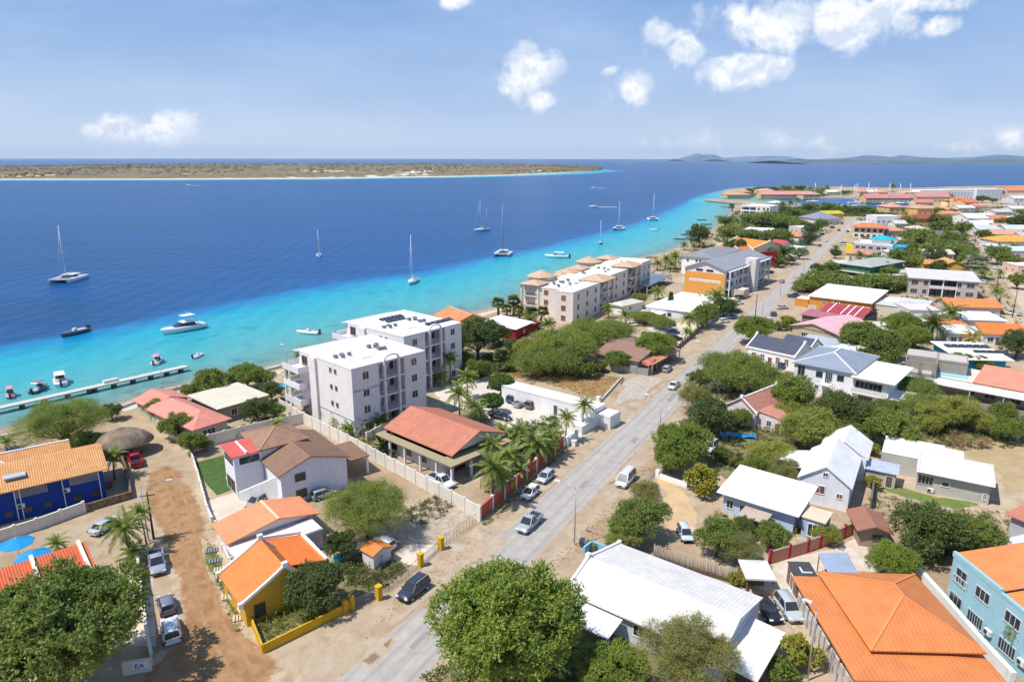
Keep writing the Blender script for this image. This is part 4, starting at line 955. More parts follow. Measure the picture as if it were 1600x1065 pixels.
    if nl > 1:
        for L_ in lob[::2]:
            f_ = Vector((lean[0], lean[1], Ht * g.uniform(.6, 1.1))); to = Vector(L_[:3]); mid = f_.lerp(to, .5) + Vector((0, 0, -.1 * Rr * .3))
            tr.tube([f_, mid, to], [r0 * .55, r0 * .38, r0 * .12], 5, cap=False)
            to2 = to + Vector((g.uniform(-1, 1), g.uniform(-1, 1), .8)) * L_[3] * .7; tr.tube([mid, to2], [r0 * .25, r0 * .06], 4, cap=False)
    t_ = tr.build('trunk', mat('bark', (.16, .12, .085) if kind != 'flat' else (.12, .09, .07)), e, uv=False)
    return e
VAR = {'fmid': 3, 'fflat': 3, 'fdark': 2, 'mango': 1, 'broad': 2, 'feather': 3, 'olive': 2, 'flat': 3, 'dark': 3, 'mid': 3, 'light': 3, 'bush': 3, 'yellow': 2, 'dry': 2, 'ball': 2, 'conifer': 1}
RT = random.Random(7); TN = {'bush': 'shrub', 'yellow': 'shrub', 'dry': 'dry_shrub', 'conifer': 'conifer', 'ball': 'clipped_tree'}
CN = {'bush': 'shrub', 'yellow': 'shrub', 'dry': 'shrub'}
def tree(kind, px, py, w, label, group=None, squash=1.0, h=None, z=None):
    "crown centred at px, py of the photograph and w pixels wide"
    if py < 455 and kind in ('mid', 'flat', 'dark'): kind = 'f' + kind
    Rr, Hc, Ht = KP[kind][:3]; k = 1.0
    if py < 332 and kind != 'fflat': w *= .75; squash *= .62
    for _ in range(4):
        zc = (Ht + Hc * .45) * k * squash; k = (w / 2) * DEP(px, py, zc) / F / Rr
    zc = (Ht + Hc * .45) * k * squash; x, y = G(px, py, zc); v = RT.randrange(VAR[kind]); key = (kind, v)
    e = PROTO.get(key)
    if e is None: e = PROTO[key] = makecrown(kind, 11 * v + len(kind) + ord(kind[0]))
    else: e = dup(e)
    e.location = (x, y, 0); e.rotation_euler = (0, 0, RT.uniform(0, 6.28)); e.scale = (k * RT.uniform(.94, 1.06), k * RT.uniform(.94, 1.06), k * squash); e.name = TN.get(kind, 'tree')
    for p_ in ('group', 'label', 'category'):
        if p_ in e: del e[p_]
    return tag(e, label, CN.get(kind, 'tree'), group)
# palms
def palmproto(kind, seed):
    g = np.random.default_rng(seed); e = empty('palm_tree', 0, 0)
    h, nf, Lf, col = {'coco': (6.5, 28, 3.4, (.13, .20, .04)), 'young': (2.4, 24, 3.2, (.15, .24, .045)), 'spike': (.8, 20, 2.8, (.05, .10, .03)), 'date': (4.0, 46, 3.6, (.075, .12, .035)), 'fan': (5.5, 40, 1.9, (.09, .14, .035)), 'yellowc': (5.5, 20, 3.4, (.30, .28, .04)), 'silver': (2.5, 34, 2.6, (.20, .27, .24))}[kind]
    C, A, Bv = [], [], []; lean = np.array([g.uniform(-.5, .5), g.uniform(-.5, .5), 0]); top = np.array([lean[0], lean[1], h])
    for i in range(nf):
        th = 2.4 * i + g.uniform(-.2, .2); el = math.radians(78 - 105 * (i / nf) ** .9 + g.uniform(-8, 8)); L_ = Lf * g.uniform(.8, 1.08)
        hd = np.array([math.cos(th), math.sin(th), 0]); side = np.array([-math.sin(th), math.cos(th), 0]); p = top.copy(); ns = 15
        pts = []
        for s_ in range(ns):
            pts.append(p.copy()); a = el - (s_ / ns) ** 1.4 * (1.25 if kind not in ('fan', 'silver', 'spike') else .7); p = p + (hd * math.cos(a) + np.array([0, 0, math.sin(a)])) * L_ / ns
        pts = np.array(pts)
        if kind in ('fan', 'silver'):
            stem = pts[6]; ax = unit(pts[7] - pts[5])
            for j in range(11):
                an = (j - 5) / 5 * 1.25; dd = unit(ax * math.cos(an) + side * math.sin(an) + np.array([0, 0, -.15])); ll = L_ * .5
                C.append(stem + dd * ll * .5); A.append(dd * ll * .5); Bv.append(unit(np.cross(dd, unit(np.cross(ax, side)))) * .13)
            C.append((pts[0] + stem) / 2); A.append((stem - pts[0]) / 2); Bv.append(side * .03); continue
        for s_ in range(1, ns):
            t = s_ / ns; ax = unit(pts[min(s_ + 1, ns - 1)] - pts[s_ - 1]); ll = (.62 if kind != 'date' else .42) * L_ / 3.4 * (1.25 - abs(t - .45) * 1.3)
            C.append(pts[s_] - ax * L_ / ns * .5); A.append(ax * L_ / ns * .6); Bv.append(side * .05)
            for sg in (-1, 1):
                for hh in (0, .5):
                    dd = unit(side * sg + ax * .75 + np.array([0, 0, -.55 if kind != 'spike' else .1]) + g.normal(size=3) * .12); q_ = pts[s_] + ax * L_ / ns * hh
                    C.append(q_ + dd * ll * .5); A.append(dd * ll * .5); Bv.append(ax * .08)
    me = quads('crown', np.array(C), np.array(A), np.array(Bv), mat('palm', col)); c = bpy.data.objects.new('crown', me); COL.objects.link(c); c.parent = e
    MB().tube([(0, 0, -.2), (lean[0] * .2, lean[1] * .2, h * .35), (lean[0] * .6, lean[1] * .6, h * .7), tuple(top)], [.24, .17, .14, .13] if kind not in ('date', 'fan') else [.3, .26, .24, .26], 8).build('trunk', mat('bark', (.2, .165, .125)), e, uv=False)
    if kind == 'coco':
        n = MB()
        for k in range(7): a = k * .9; n.tube([(top[0] + .25 * math.cos(a), top[1] + .25 * math.sin(a), h - .35), (top[0] + .25 * math.cos(a), top[1] + .25 * math.sin(a), h - .1)], [.1, .11], 6)
        n.build('coconuts', mat('paint', (.22, .2, .04)), e)
    return e
def palm(kind, px, py, w, label, group=None, base=None):
    "palm whose crown is centred at px, py and w pixels wide"
    h, Rr = {'coco': (6.5, 3.0), 'young': (2.6, 2.9), 'spike': (1.6, 2.5), 'date': (4.0, 3.0), 'fan': (5.5, 1.75), 'yellowc': (5.5, 3.0), 'silver': (2.8, 2.4)}[kind]; k = 1
    for _ in range(4): k = (w / 2) * DEP(px, py, h * k) / F / Rr
    kz = k
    if base:      # trunk foot given: the height follows
        for _ in range(4):
            bx, by = G(*base); b = (py - CY) / F; z = CAMH - by * (ss + cc * b) / (cc - ss * b); kz = max(.25, z / h)
    x, y = G(px, py, h * kz); key = (kind, RT.randrange(2)); e = PROTO.get(key)
    if e is None: e = PROTO[key] = palmproto(kind, 5 + key[1] * 7)
    else: e = dup(e)
    e.location = (x, y, 0); e.rotation_euler = (0, 0, RT.uniform(0, 6.28)); e.scale = (k, k, kz * .5 + k * .5 if not base else kz); e.name = 'palm_tree'
    if base:
        for ch in e.children:
            if ch.name.startswith('crown') or ch.name.startswith('coconuts'): ch.scale = (1, 1, k / kz); ch.location = (0, 0, h * (1 - k / kz))
            
    else: 
        for ch in e.children: ch.scale = (1, 1, 1); ch.location = (0, 0, 0)
    for p_ in ('group', 'label', 'category'):
        if p_ in e: del e[p_]
    return tag(e, label, 'palm tree', group)
# ================================================================ the buildings
T, CR, FL, SH = (lambda c: mat('tile', c)), (lambda c: mat('corr', c)), (lambda c: mat('flat', c)), (lambda c: mat('shingle', c))
PL = lambda c: mat('plaster', c)
OL, OB, WR = (.68, .34, .13), (.72, .21, .035), (.82, .81, .78)
# --- blue building at the left edge
b = B('blue_building', 'cobalt blue long building under pale orange tiles at left edge', (-70, 784), (160, 731), 10.5, 5.0, 'building')
L_ = b.L; b.blk(0, 0, L_, 10.5, 5.0, PL((.012, .05, .26)))
b.gable(0, 0, L_, 10.5, 5.0, 1.7, T(OL), 'u', ov=.7)
b.win('f', [.48], 3.9, 3.8, .9, (.25, .25, .27), pcol=(.12, .14, .2), pane='s', nm='vent_grille'); b.win('f', [.86], 3.9, 3.6, .9, (.25, .25, .27), pcol=(.12, .14, .2), pane='s', nm='vent_grille')
b.win('f', [.31, .44, .58, .79, .925], 1.3, .7, .6, (.08, .05, .04), pcol=(.03, .02, .02), pane='s')
b.ac('f', .40, 2.2); b.ac('f', .72, 2.9)
for t in (.37, .405, .70, .965): m = MB(); b.panel(m, 'f', t * L_ - .06, t * L_ + .06, 0, 4.9, .02, .14); m.build('downpipe', mat('paint', (.7, .72, .74)), b.e)
b.blk(1, 10.5, L_ - 9, 17, 4.8); b.hip(1, 10.6, L_ - 12, 17, 4.8, 1.9, T(OL), cap=WHITE); b.blk(L_ - 12, 10.51, L_ - 3.5, 14.5, 4.9); b.gable(L_ - 12, 10.6, L_ - 3.5, 14.5, 4.7, 1.2, T(OL), 'u', cap=WHITE)
b.slab(L_ - 13, 17.2, L_ - 4, 19.5, 3.2, T((.5, .14, .07)), z2=2.7, name='veranda_roof')
MB().box(L_ * .32, 1.2, 5.9, L_ * .32 + 2.6, 2.6, 6.15).build('skylight', mat('paint', (.45, .48, .55)), b.e)
# --- thatched hut
b = B('thatched_hut', 'round thatched hut with stone walls beside the lane', (161, 706), 6.4, 6.0, 2.2, 'hut', ang=30)
m = MB(); m.tube([(3.2, 3, -.2), (3.2, 3, 2.2)], 2.7, 20, smooth=True); m.build('wall', mat('stone', (.3, .2, .14)), b.e)
rings = []; rr = random.Random(2)
for rad, zz in ((3.9, 2.0), (3.95, 2.3), (3.2, 3.3), (2.1, 4.1), (1.1, 4.6), (.2, 4.8)):
    rings.append([(3.2 + 1.18 * rad * math.cos(a * math.pi / 16) * (1 + rr.uniform(-.03, .03)), 3 + .95 * rad * math.sin(a * math.pi / 16) * (1 + rr.uniform(-.03, .03)), zz + rr.uniform(-.05, .05)) for a in range(32)])
MB().loft(rings).build('thatch_roof', mat('thatch', (.26, .20, .14)), b.e)
# --- row house with red tiled roofs behind the mango tree
b = B('red_roof_house', 'low house with red orange tiles split by white ridges, beside the blue parasols', (-40, 945), (150, 880), 7, 3.2, 'house')
L_ = b.L; b.blk(0, 0, L_, 4.8, 2.7, PL((.66, .55, .42)))
b.slab(0, -.6, L_, 5.0, 2.4, T((.66, .14, .055)), .16, z2=3.7)
for f in (.14, .52, .94): u = L_ * f; MB().hexa([(u - .2, -.7, 2.5), (u + .2, -.7, 2.5), (u + .2, 5.2, 3.8), (u - .2, 5.2, 3.8), (u - .2, -.7, 2.95), (u + .2, -.7, 2.95), (u + .2, 5.2, 4.3), (u - .2, 5.2, 4.3)]).build('parapet', PL((.74, .66, .56)), b.e)
b.win('f', [.3, .7], 1.4)
# --- pink roofed house by the sea
b = B('pink_roof_house', 'seaside bungalow with faded salmon hip roof at end of lane', (302, 674), (362, 655), (268, 627), 3.0)
L_, W_ = b.L, b.Wd; b.blk(.6, .6, L_ - .6, W_ - .6, 3.0, PL((.50, .46, .36))); b.hip(.6, .6, L_ - .6, W_ - .6, 3.0, 2.1, CR((.68, .26, .19)), ov=.7)
b.win('f', [.42], 1.5, 2.4, 1.6, mull=2); b.win('r', [.3, .7], 1.5)
b.blk(L_ - 6, W_ - .6, L_ + 1, W_ + 6, 3.1); b.gable(L_ - 6, W_ - .5, L_ + 1, W_ + 6, 3.1, 1.2, CR((.68, .26, .19)), 'v', ov=.6)
b = B('flat_roof_bungalow', 'long low bungalow with dusty beige flat roof behind salmon house', (343, 638), (414, 618), (325, 612), 3.0)
b.blk(0, 0, b.L, b.Wd, 2.9, PL((.40, .36, .25))); b.slab(0, 0, b.L, b.Wd, 2.95, FL((.58, .53, .42)), .2, .7); b.win('f', [.3, .6, .85], 1.5); b.win('r', [.5], 1.5)
# --- white two storey house with brown roofs
b = B('white_villa', 'white two storey house with brown tiled roofs and green lawn', (438, 737), (541, 708), (409, 700), 5.6)
L_ = b.L; b.blk(0, 0, L_, 13, 5.1, PL((.76, .75, .78))); BR = (.27, .16, .10)
b.gable(0, 0, L_, 13, 5.1, 1.7, T(BR), 'v', ov=.5, peak=.44)
b.win('f', [.28], 3.9, 1.5, 1.1, (.08, .08, .09)); b.win('f', [.28], 1.2, 1.5, 1.2, (.08, .08, .09)); b.ac('f', .5, .6)
b.blk(-.2, 7.2, 6.8, 15, 6.6); b.hip(-.2, 7.2, 6.8, 15, 6.6, 1.7, T((.36, .21, .13)), ov=.5, cap=(.4, .24, .15))
b.blk(-4.4, 7.0, -.21, 12, 6.6); b.win('f', [.55], 5.7, 2.8, .9, (.06, .06, .07), mull=3); b.win('l', [.3, .7], 5.6, 1.8, .9, (.06, .06, .07)); b.win('l', [.3, .7], 1.4, 1.6, 2.0, (.3, .25, .2))
b.slab(-4.4, 7.0, -.7, 12, 6.6, CR((.62, .12, .09)), .12, .35, z2=6.9); MB().box(-2.6, 6.8, 6.74, -2.35, 12, 7.1).build('ridge_cap', PL(WHITE), b.e)
MB().hexa([(-4.6, 5.6, -.1), (0, 1.6, -.1), (.2, 1.9, -.1), (-4.4, 5.9, -.1), (-4.6, 5.6, 1.4), (0, 1.6, 4.2), (.2, 1.9, 4.2), (-4.4, 5.9, 1.4)]).build('stair_wall', PL(WHITE), b.e)
b.slab(L_ + .3, 2, L_ + 5, 9, 3.0, T(BR), .15, name='carport_roof', z2=3.2); b.cols([(L_ + 4.6, 2.3), (L_ + 4.6, 8.6)], 3.0)
# --- orange roofed house with flat carport
b = B('orange_roof_bungalow', 'bungalow with smooth salmon orange roof and white ridge line, behind yellow house', (357, 849), (497, 801), (341, 818), 3.3)
L_, W_ = b.L, b.Wd; b.blk(.5, .5, L_ - .5, W_ - .4, 3.2, PL((.66, .62, .66))); b.gable(.3, .3, L_ - .3, W_, 3.2, 1.1, CR((.76, .29, .13)), 'v', ov=.45, peak=.55, cap=(.7, .55, .42)); b.win('f', [.55], 1.6, 1.2, 1.3); b.win('f', [.8], 1.5, 1.0, 1.2)
b.slab(-.2, -6.4, L_ * .72, .2, 2.6, FL((.70, .66, .60)), .2, name='carport_roof'); b.cols([(0, -6.2), (0, -3), (L_ * .35, -6.2)], 2.6); b.blk(L_ * .72, -3.5, L_ - 1, .4, 2.7); b.flat(L_ * .72, -3.5, L_ - 1, .4, 2.7, FL(WR), .12)
b.slab(1.0, -8.6, 6.8, -6.5, 2.75, CR((.74, .38, .26)), .12, name='porch_roof', z2=3.0)
# --- yellow house
b = B('yellow_house', 'mustard yellow house with bright orange curved gable roof on lane corner', (383, 943), (478, 905), (363, 889), 3.0)
L_, W_ = b.L, b.Wd; YE = PL((.60, .35, .035)); b.blk(0, 0, L_, W_, 3.0, YE)
b.gable(0, 0, L_, W_, 3.0, 2.5, mat('slate', (.74, .22, .055)), 'v', ov=.45, peak=.68, ovr=.1); b.verge(w=.3, up=.3)
b.win('f', [.22], 1.5, 1.1, 1.5, (.1, .04, .03)); b.win('f', [.72], 1.5, 1.1, 1.4, (.1, .04, .03)); b.win('l', [.3, .7], 1.5, .9, 1.1)
b.blk(L_, 2.6, L_ + 3.4, W_ + 2.2, 2.9); b.slab(L_ - 1.6, 2.6, L_ + 3.6, W_ + 2.3, 4.0, mat('slate', (.76, .20, .04)), .12, .1, z3=2.7, name='wing_roof')
MB().bar((L_ + 3.75, 2.4, 2.95), (L_ + 3.75, W_ + 2.5, 2.95), .3, .3).build('gable_parapet', PL(WHITE), b.e); MB().bar((L_ - 1.6, W_ + 2.5, 4.3), (L_ + 3.75, W_ + 2.5, 3.1), .3, .35).build('gable_parapet', PL(WHITE), b.e)
# --- terracotta villa with olive skirt roof
b = B('terracotta_villa', 'white house with two tone terracotta roof over olive porch roof, palms around', (706, 731), (790, 694), (606, 672), 3.2)
L_, W_ = b.L, b.Wd; L_ = 14.2; b.blk(1.8, 3.5, L_ - 1.5, W_ - .8, 3.4, PL((.70, .68, .72)))
b.slab(0, 0, L_, W_, 3.2, mat('flat', (.34, .28, .17)), .2, name='porch_roof'); MB().box(-.05, -.05, 3.1, L_ + .05, .1, 3.35).build('fascia', mat('paint', (.3, .12, .08)), b.e)
b.gable(2.6, 2.4, L_ + .2, W_ - .5, 4.1, 2.1, T((.56, .21, .13)), 'v', ov=.7, ovr=.5, peak=.48); b.blk(2.6, 4, L_ - 1, W_ - 1.6, 4.15)
b.cols([(.4, .4), (L_ * .33, .4), (L_ * .66, .4), (L_ - .4, .4), (.4, 4), (.4, 8), (.4, 12), (.4, 16), (L_ - .4, 5)], 3.2); b.cur = (1.8, 3.5, L_ - 1.5, W_ - .8); b.win('l', [.15, .4, .65], 1.6, 1.4, 1.4, (.25, .08, .06)); b.win('f', [.3], 1.3, 2.4, 2.2, (.3, .12, .08)); b.win('f', [.75], 1.6, 1.6, 1.5)
# --- four storey apartment blocks
def apartments(label, A, Bp, C, zt, solar):
    b = B('apartment_block', label, A, Bp, C, zt, 'apartment block'); L_, W_ = b.L, b.Wd; m = PL((.76, .71, .69)); st = zt / 4; rm = FL(WR)
    x0, x1 = .35 * L_, .70 * L_; b.blk(0, 0, x0, W_, zt, m); b.win('f', [.5], zt - 1.7, 1.3, 1.4, pcol=(.12, .045, .035), pane='s', nm='window'); 
    for k in range(1, 4): b.win('f', [.5], zt - 1.7 - st * k, 1.3, 1.4, pcol=(.12, .045, .035) , pane='s')
    for k in range(3): b.win('l', [.62, .71], zt - 1.5 - st * k, .6, .8, (.3, .25, .22), mull=0)
    b.win('l', [.12], zt - 1.6, 1.9, 1.8, (.4, .2, .12), mull=1)
    m2 = MB(); b.panel(m2, 'l', W_ * .24, W_ * .36, 0, zt - .2, 0, .5); m2.build('pilaster', m, b.e)
    m3 = MB(); b.panel(m3, 'l', W_ * .36, W_, st * 1 - .1, st * 1 + .15, 0, .08); b.panel(m3, 'f', 0, L_ * .35, zt - st * 1.35, zt - st * 1.25, 0, .05); m3.build('string_course', PL((.45, .43, .46)), b.e)
    b.blk(x1, 0, L_, W_, zt, m)
    for k in range(4): b.win('f', [.45], zt - 1.5 - st * k, 1.3, 1.4, pcol=(.12, .045, .035) if k < 2 else (.03, .03, .03), pane='s'); b.win('r', [.25, .75], zt - 1.5 - st * k, 1.2, 1.3)
    b.blk(x0, 3.2, x1, W_ - .01, zt - .01, m); bw = x1 - x0
    for k in range(4):
        b.win('f', [.12, .86], zt - 1.9 - st * k, 1.0, 2.1, pcol=(.10, .05, .04), pane='s', nm='door', mull=0)
        if k: MB().box(x0, .05, zt - st * k - .3, x1, 3.2, zt - st * k).build('floor_slab', m, b.e); b.rail((x0 + bw * .22, .1), (x0 + bw * .74, .1), zt - st * k, 1.0, False, (.35, .35, .36))
        MB().hexa([(x0 + bw * .3, 2.0, zt - st * (k + 1)), (x0 + bw * .38, 2, zt - st * (k + 1)), (x0 + bw * .38, 2.9, zt - st * (k + 1)), (x0 + bw * .3, 2.9, zt - st * (k + 1)), (x0 + bw * .68, 2.0, zt - st * k - .35), (x0 + bw * .76, 2, zt - st * k - .35), (x0 + bw * .76, 2.9, zt - st * k - .35), (x0 + bw * .68, 2.9, zt - st * k - .35)]).build('stair', m, b.e)
    for f_ in (.2, .76): MB().box(x0 + bw * f_ - .22, -.35, -.2, x0 + bw * f_ + .22, .15, zt + .3).build('column', m, b.e)
    a = MB(); c0 = x0 + bw * .48; r_ = bw * .28
    for i in range(10):
        t0, t1 = math.pi * i / 10, math.pi * (i + 1) / 10; a.bar((c0 - r_ * math.cos(t0), -.1, zt + .3 + .9 * math.sin(t0)), (c0 - r_ * math.cos(t1), -.1, zt + .3 + .9 * math.sin(t1)), .5, .3)
    a.build('arch', m, b.e)
    b.flat(0, 0, L_, W_, zt, rm, .2, .3, PL((.75, .74, .76)))
    for k in range(1, 4):
        z = zt - st * k
        for (u0, u1, v0, v1) in ((-2.4, 0, W_ * .80, W_ + 2.5), (-1.2, L_ * .8, W_, W_ + 2.4)):
            MB().box(u0, v0, z - .3, u1, v1, z + .02 * (u0 > -2)).build('balcony', m, b.e)
        b.rail((-2.35, W_ * .8), (-2.35, W_ + 2.45), z, .95, True, (.72, .71, .74)); b.rail((-2.3, W_ * .8 + .06), (0, W_ * .8 + .06), z, .95, True, (.72, .71, .74)); b.rail((-1.2, W_ + 2.3), (L_ * .8, W_ + 2.3), z, .95, True, (.72, .71, .74))
    b.cols([(-2.1, W_ + .3), (-2.1, W_ + 2.2)], zt - st + .2)
    MB().box(-.6, W_ - .3, zt - .12, L_ * .8, W_ + 1.4, zt + .02).build('eave', PL((.5, .46, .45)), b.e)
    z = zt + .12
    b.units([(L_ * .12, W_ * .45, .7, .5), (L_ * .18, W_ * .40, .6, .6), (L_ * .22, W_ * .48, .7, .4), (L_ * .28, W_ * .42, .6, .6)], z); b.units([(L_ * .62, W_ * .52, .7, .6), (L_ * .68, W_ * .48, .6, .6), (L_ * .74, W_ * .54, .7, .5), (L_ * .66, W_ * .38, .8, .5), (L_ * .71, W_ * .35, .6, .6)], z)
    MB().box(L_ * .3, W_ * .22, z, L_ * .45, W_ * .27, z + .25).build('roof_hatch', PL(WHITE), b.e)
    if solar: b.solar(L_ * .35, W_ * .72, 6, z, du=1.15); b.solar(L_ * .34, W_ * .60, 5, z, du=1.15); b.solar(L_ * .58, W_ * .16, 5, z, 1.5, 1.6, 1.65)
    return b
apartments('nearer white four storey apartment block with arched stair bay and bare roof vents', (549, 578), (664, 549), (479, 545), 13.2, False)
apartments('farther white four storey apartment block with black solar panels on its roof', (631, 527), (721, 505), (560, 500), 13.2, True)
MBX = B('pool_terrace', 'small turquoise pool terrace beside the nearer apartment block', (440, 612), 6, 4, .2, 'swimming pool', ang=48); MBX.blk(0, 0, 7, 5, .25, PL((.6, .5, .4)), name='pool_edge'); MBX.slab(.6, .6, 6.4, 4.4, .1, mat('paint', (.03, .35, .5)), .19, name='pool_water')
# --- terracotta seaside house, red walled house
b = B('seaside_villa', 'ochre seaside house with broad terracotta roof behind solar apartment block', (712, 504), (760, 497), (690, 490), 4.5); b.blk(0, 0, b.L, b.Wd, 4.3, PL((.62, .42, .15))); b.gable(0, 0, b.L, b.Wd, 4.4, 1.8, T((.62, .26, .11)), 'v', ov=.6, cap=(.6, .5, .4)); b.win('f', [.3, .7], 2.2); b.win('l', [.3, .7], 2.2)
b = B('red_wall_house', 'low house with white roof and dark red walls among beach palms', (806, 514), (832, 503), (774, 500), 3.2); b.blk(0, 0, b.L, b.Wd, 3.0, PL((.25, .02, .02))); b.slab(0, 0, b.L, b.Wd, 3.05, FL(WR), .2, .4, z2=3.9); b.win('f', [.5], 1.5, .8, .9, WHITE); b.blk(b.L + .1, 0, b.L + 5, 4, 2.4, PL((.25, .02, .02))); b.slab(b.L + .1, 0, b.L + 5, 4, 2.45, FL((.6, .3, .2)), .12, .2)
# --- long white garage row
b = B('garage_row', 'long white flat roofed wall of garages beside the parking lot', (931, 640), (946, 632), (803, 595), 3.3, 'garage'); b.blk(0, 0, b.L, b.Wd, 3.3, PL((.76, .74, .74))); b.flat(0, 0, b.L, b.Wd, 3.3, FL(WR), .25, .2)
b.door('l', .6, .9, 2.1, (.05, .05, .05)); b.blk(-5.5, -.5, .5, 2.2, 1.7, PL((.74, .72, .70))); b.blk(.2, -3.2, b.L + .5, -.01, 2.4, PL((.74, .72, .70))); b.flat(.2, -3.2, b.L + .5, -.01, 2.4, FL(WR), .12)
# --- beige apartment complex with pavilion roofs
b = B('resort_building', 'beige three storey seaside resort with pyramid pavilion roofs', (896, 458), (1012, 414), (832, 437), 10.0, 'resort building')
m = PL((.72, .65, .57)); PR = SH((.62, .43, .28)); L_ = 66.6; DK = (.1, .08, .07)
def slots(face, ts):
    for z in (1.8, 5.0, 8.2): b.win(face, ts, z, 1.1, 1.6, (.3, .26, .22))
for (u0, v0, u1, v1, hh) in ((0, 0, 21, 6, 10), (5, 6.01, 29, 16, 9.6), (31, 3, 54, 17, 9.8), (64, 3, 79, 17, 10.2)):
    b.blk(u0, v0, u1, v1, hh, m); b.flat(u0, v0, u1, v1, hh, FL((.78, .76, .72)), .3, .3)
    if v0 < 4: slots('f', [.18, .5, .82])
    if u0 in (0, 64): slots('r', [.5])
    if u0 == 0:
        for z in (1.8, 5.0, 8.2): b.win('l', [.45], z, 1.4, 1.5, (.4, .3, .25), pane='s', pcol=(.25, .07, .05))
    if u0 == 5:
        for z in (1.8, 5.0, 8.2): b.win('l', [.4], z, 1.4, 1.5, (.4, .3, .25), pane='s', pcol=(.25, .07, .05))
def stairbay(u0, u1, v0, v1, zt):
    b.blk(u0, v1, u1, 16.5, zt, m); w = u1 - u0
    for z in (3.3, 6.6):
        MB().box(u0, v0, z - .3, u1, v1, z).build('floor_slab', m, b.e); b.rail((u0 + w * .5, v0 + .05), (u1 - .3, v0 + .05), z, 1, False, DK)
    for k in range(3): MB().hexa([(u0 + .4, v0 + 1, 3.3 * k), (u0 + 1.2, v0 + 1, 3.3 * k), (u0 + 1.2, v0 + 2, 3.3 * k), (u0 + .4, v0 + 2, 3.3 * k), (u0 + w * .5, v0 + 1, 3.3 * k + 3), (u0 + w * .5 + .8, v0 + 1, 3.3 * k + 3), (u0 + w * .5 + .8, v0 + 2, 3.3 * k + 3), (u0 + w * .5, v0 + 2, 3.3 * k + 3)]).build('stair', m, b.e)
    b.cols([(u0 + w * .5, v0 + .3), (u1 - .4, v0 + .3), (u1 - .4, v1 - .4)], zt, w=.75); b.cur = (u0, v1, u1, 16)
    for z in (1.4, 4.7, 8.0): b.win('f', [.2, .75], z, 1.5, 2.2, (.15, .1, .08), mull=0)
    b.hip(u0 - .5, v0 - .3, u1 + .3, v1 + 3.5, zt, 1.7, PR, ov=.4, name='pavilion_roof')
stairbay(21.02, 30.9, -.8, 4.2, 10.4); stairbay(54.02, 63.9, 1.5, 6, 10.6)
for (u, v, r_, zt) in ((8, 18.0, 3.5, 10.2), (29, 19, 2.6, 9.8), (36, 19.5, 3.4, 10.0), (44, 19, 3.2, 10.3), (74, 20, 3.6, 10.4)):
    b.hip(u - r_, v - r_, u + r_, v + r_, zt, 1.4, PR, ov=.4, name='pavilion_roof'); b.cols([(u - r_ + .4, v - r_ + .4), (u + r_ - .4, v - r_ + .4), (u - r_ + .4, v + r_ - .4), (u, v - r_ + .4)], zt, w=.55); MB().box(u - r_ + 2.5, v - r_ + 2.5, 0, u + r_, v + r_, zt - .02).build('wall', m, b.e)
    for z in (3.3, 6.6): MB().box(u - r_ + .2, v - r_ + .2, z - .25, u + r_ - .2, v + r_ - .2, z).build('balcony', m, b.e); b.rail((u - r_ + .2, v - r_ + .2), (u - r_ + .2, v + r_ - .2), z, 1, False, DK); b.rail((u - r_ + .2, v - r_ + .2), (u + r_ - .2, v - r_ + .2), z, 1, False, DK)
for (u, v) in ((17.5, 20.5), (57, 20.5)):
    rg = [[(u + r_ * math.cos(k * math.pi / 4 + .39), v + r_ * math.sin(k * math.pi / 4 + .39), z) for k in range(8)] for r_, z in ((5.2, 11.0), (5.2, 11.25), (.1, 13.2))]
    MB().loft(rg, smooth=False).build('pavilion_roof', PR, b.e); rg = [[(u + 4.3 * math.cos(k * math.pi / 4 + .39), v + 4.3 * math.sin(k * math.pi / 4 + .39), z) for k in range(8)] for z in (-.5, 11.0)]; MB().loft(rg, smooth=False).build('wall', m, b.e)
rr = random.Random(5)
for u0, u1, v0, v1 in ((8, 20, 6, 13), (33, 50, 7, 14), (66, 76, 6, 13)): b.units([(rr.uniform(u0, u1), rr.uniform(v0, v1), .8, rr.uniform(.4, .7)) for _ in range(7)], 9.9)
b = B('resort_lodge', 'small white pyramid roofed gatehouse in front of beige resort', (972, 478), (1008, 470), 6, 3, 'gatehouse'); b.blk(0, 0, b.L * .9, 5, 2.9, PL(WHITE)); b.hip(0, 0, b.L * .9, 5, 2.9, 1.1, SH((.7, .62, .5))); b.win('f', [.4], 1.5)
# --- hotel with orange end wall
b = B('hotel_building', 'grey gabled three storey hotel with bright orange end wall', (1073, 416), 15, 46, 10.4, 'hotel', ang=-38)
L_, W_ = b.L, b.Wd; b.blk(0, 0, L_, W_, 10.4, PL((.70, .68, .68))); MB().box(-.3, -.25, -.2, L_ + .3, -.01, 8.9).build('orange_wall', PL((.72, .33, .08)), b.e)
MB().box(L_ * .1, -.32, 5.2, L_ * .92, -.26, 6.3).build('sign_band', PL((.74, .72, .68)), b.e)
for w_, (u0, u1) in enumerate([(.13, .2), (.22, .27), (.29, .36), (.38, .42), (.45, .53), (.56, .6), (.62, .7), (.73, .77), (.79, .88)]): MB().box(L_ * u0, -.36, 5.55, L_ * u1, -.325, 5.95).build('sign_lettering', mat('paint', (.62, .5, .3)), b.e)
b.gable(0, 0, L_, W_, 10.4, 2.6, mat('slate', (.30, .31, .34)), 'v', ov=.8); b.cur = (0, 0, L_, W_); b.win('f', [.35, .62], 9.7, 2.6, .8, (.4, .4, .4), mull=0)
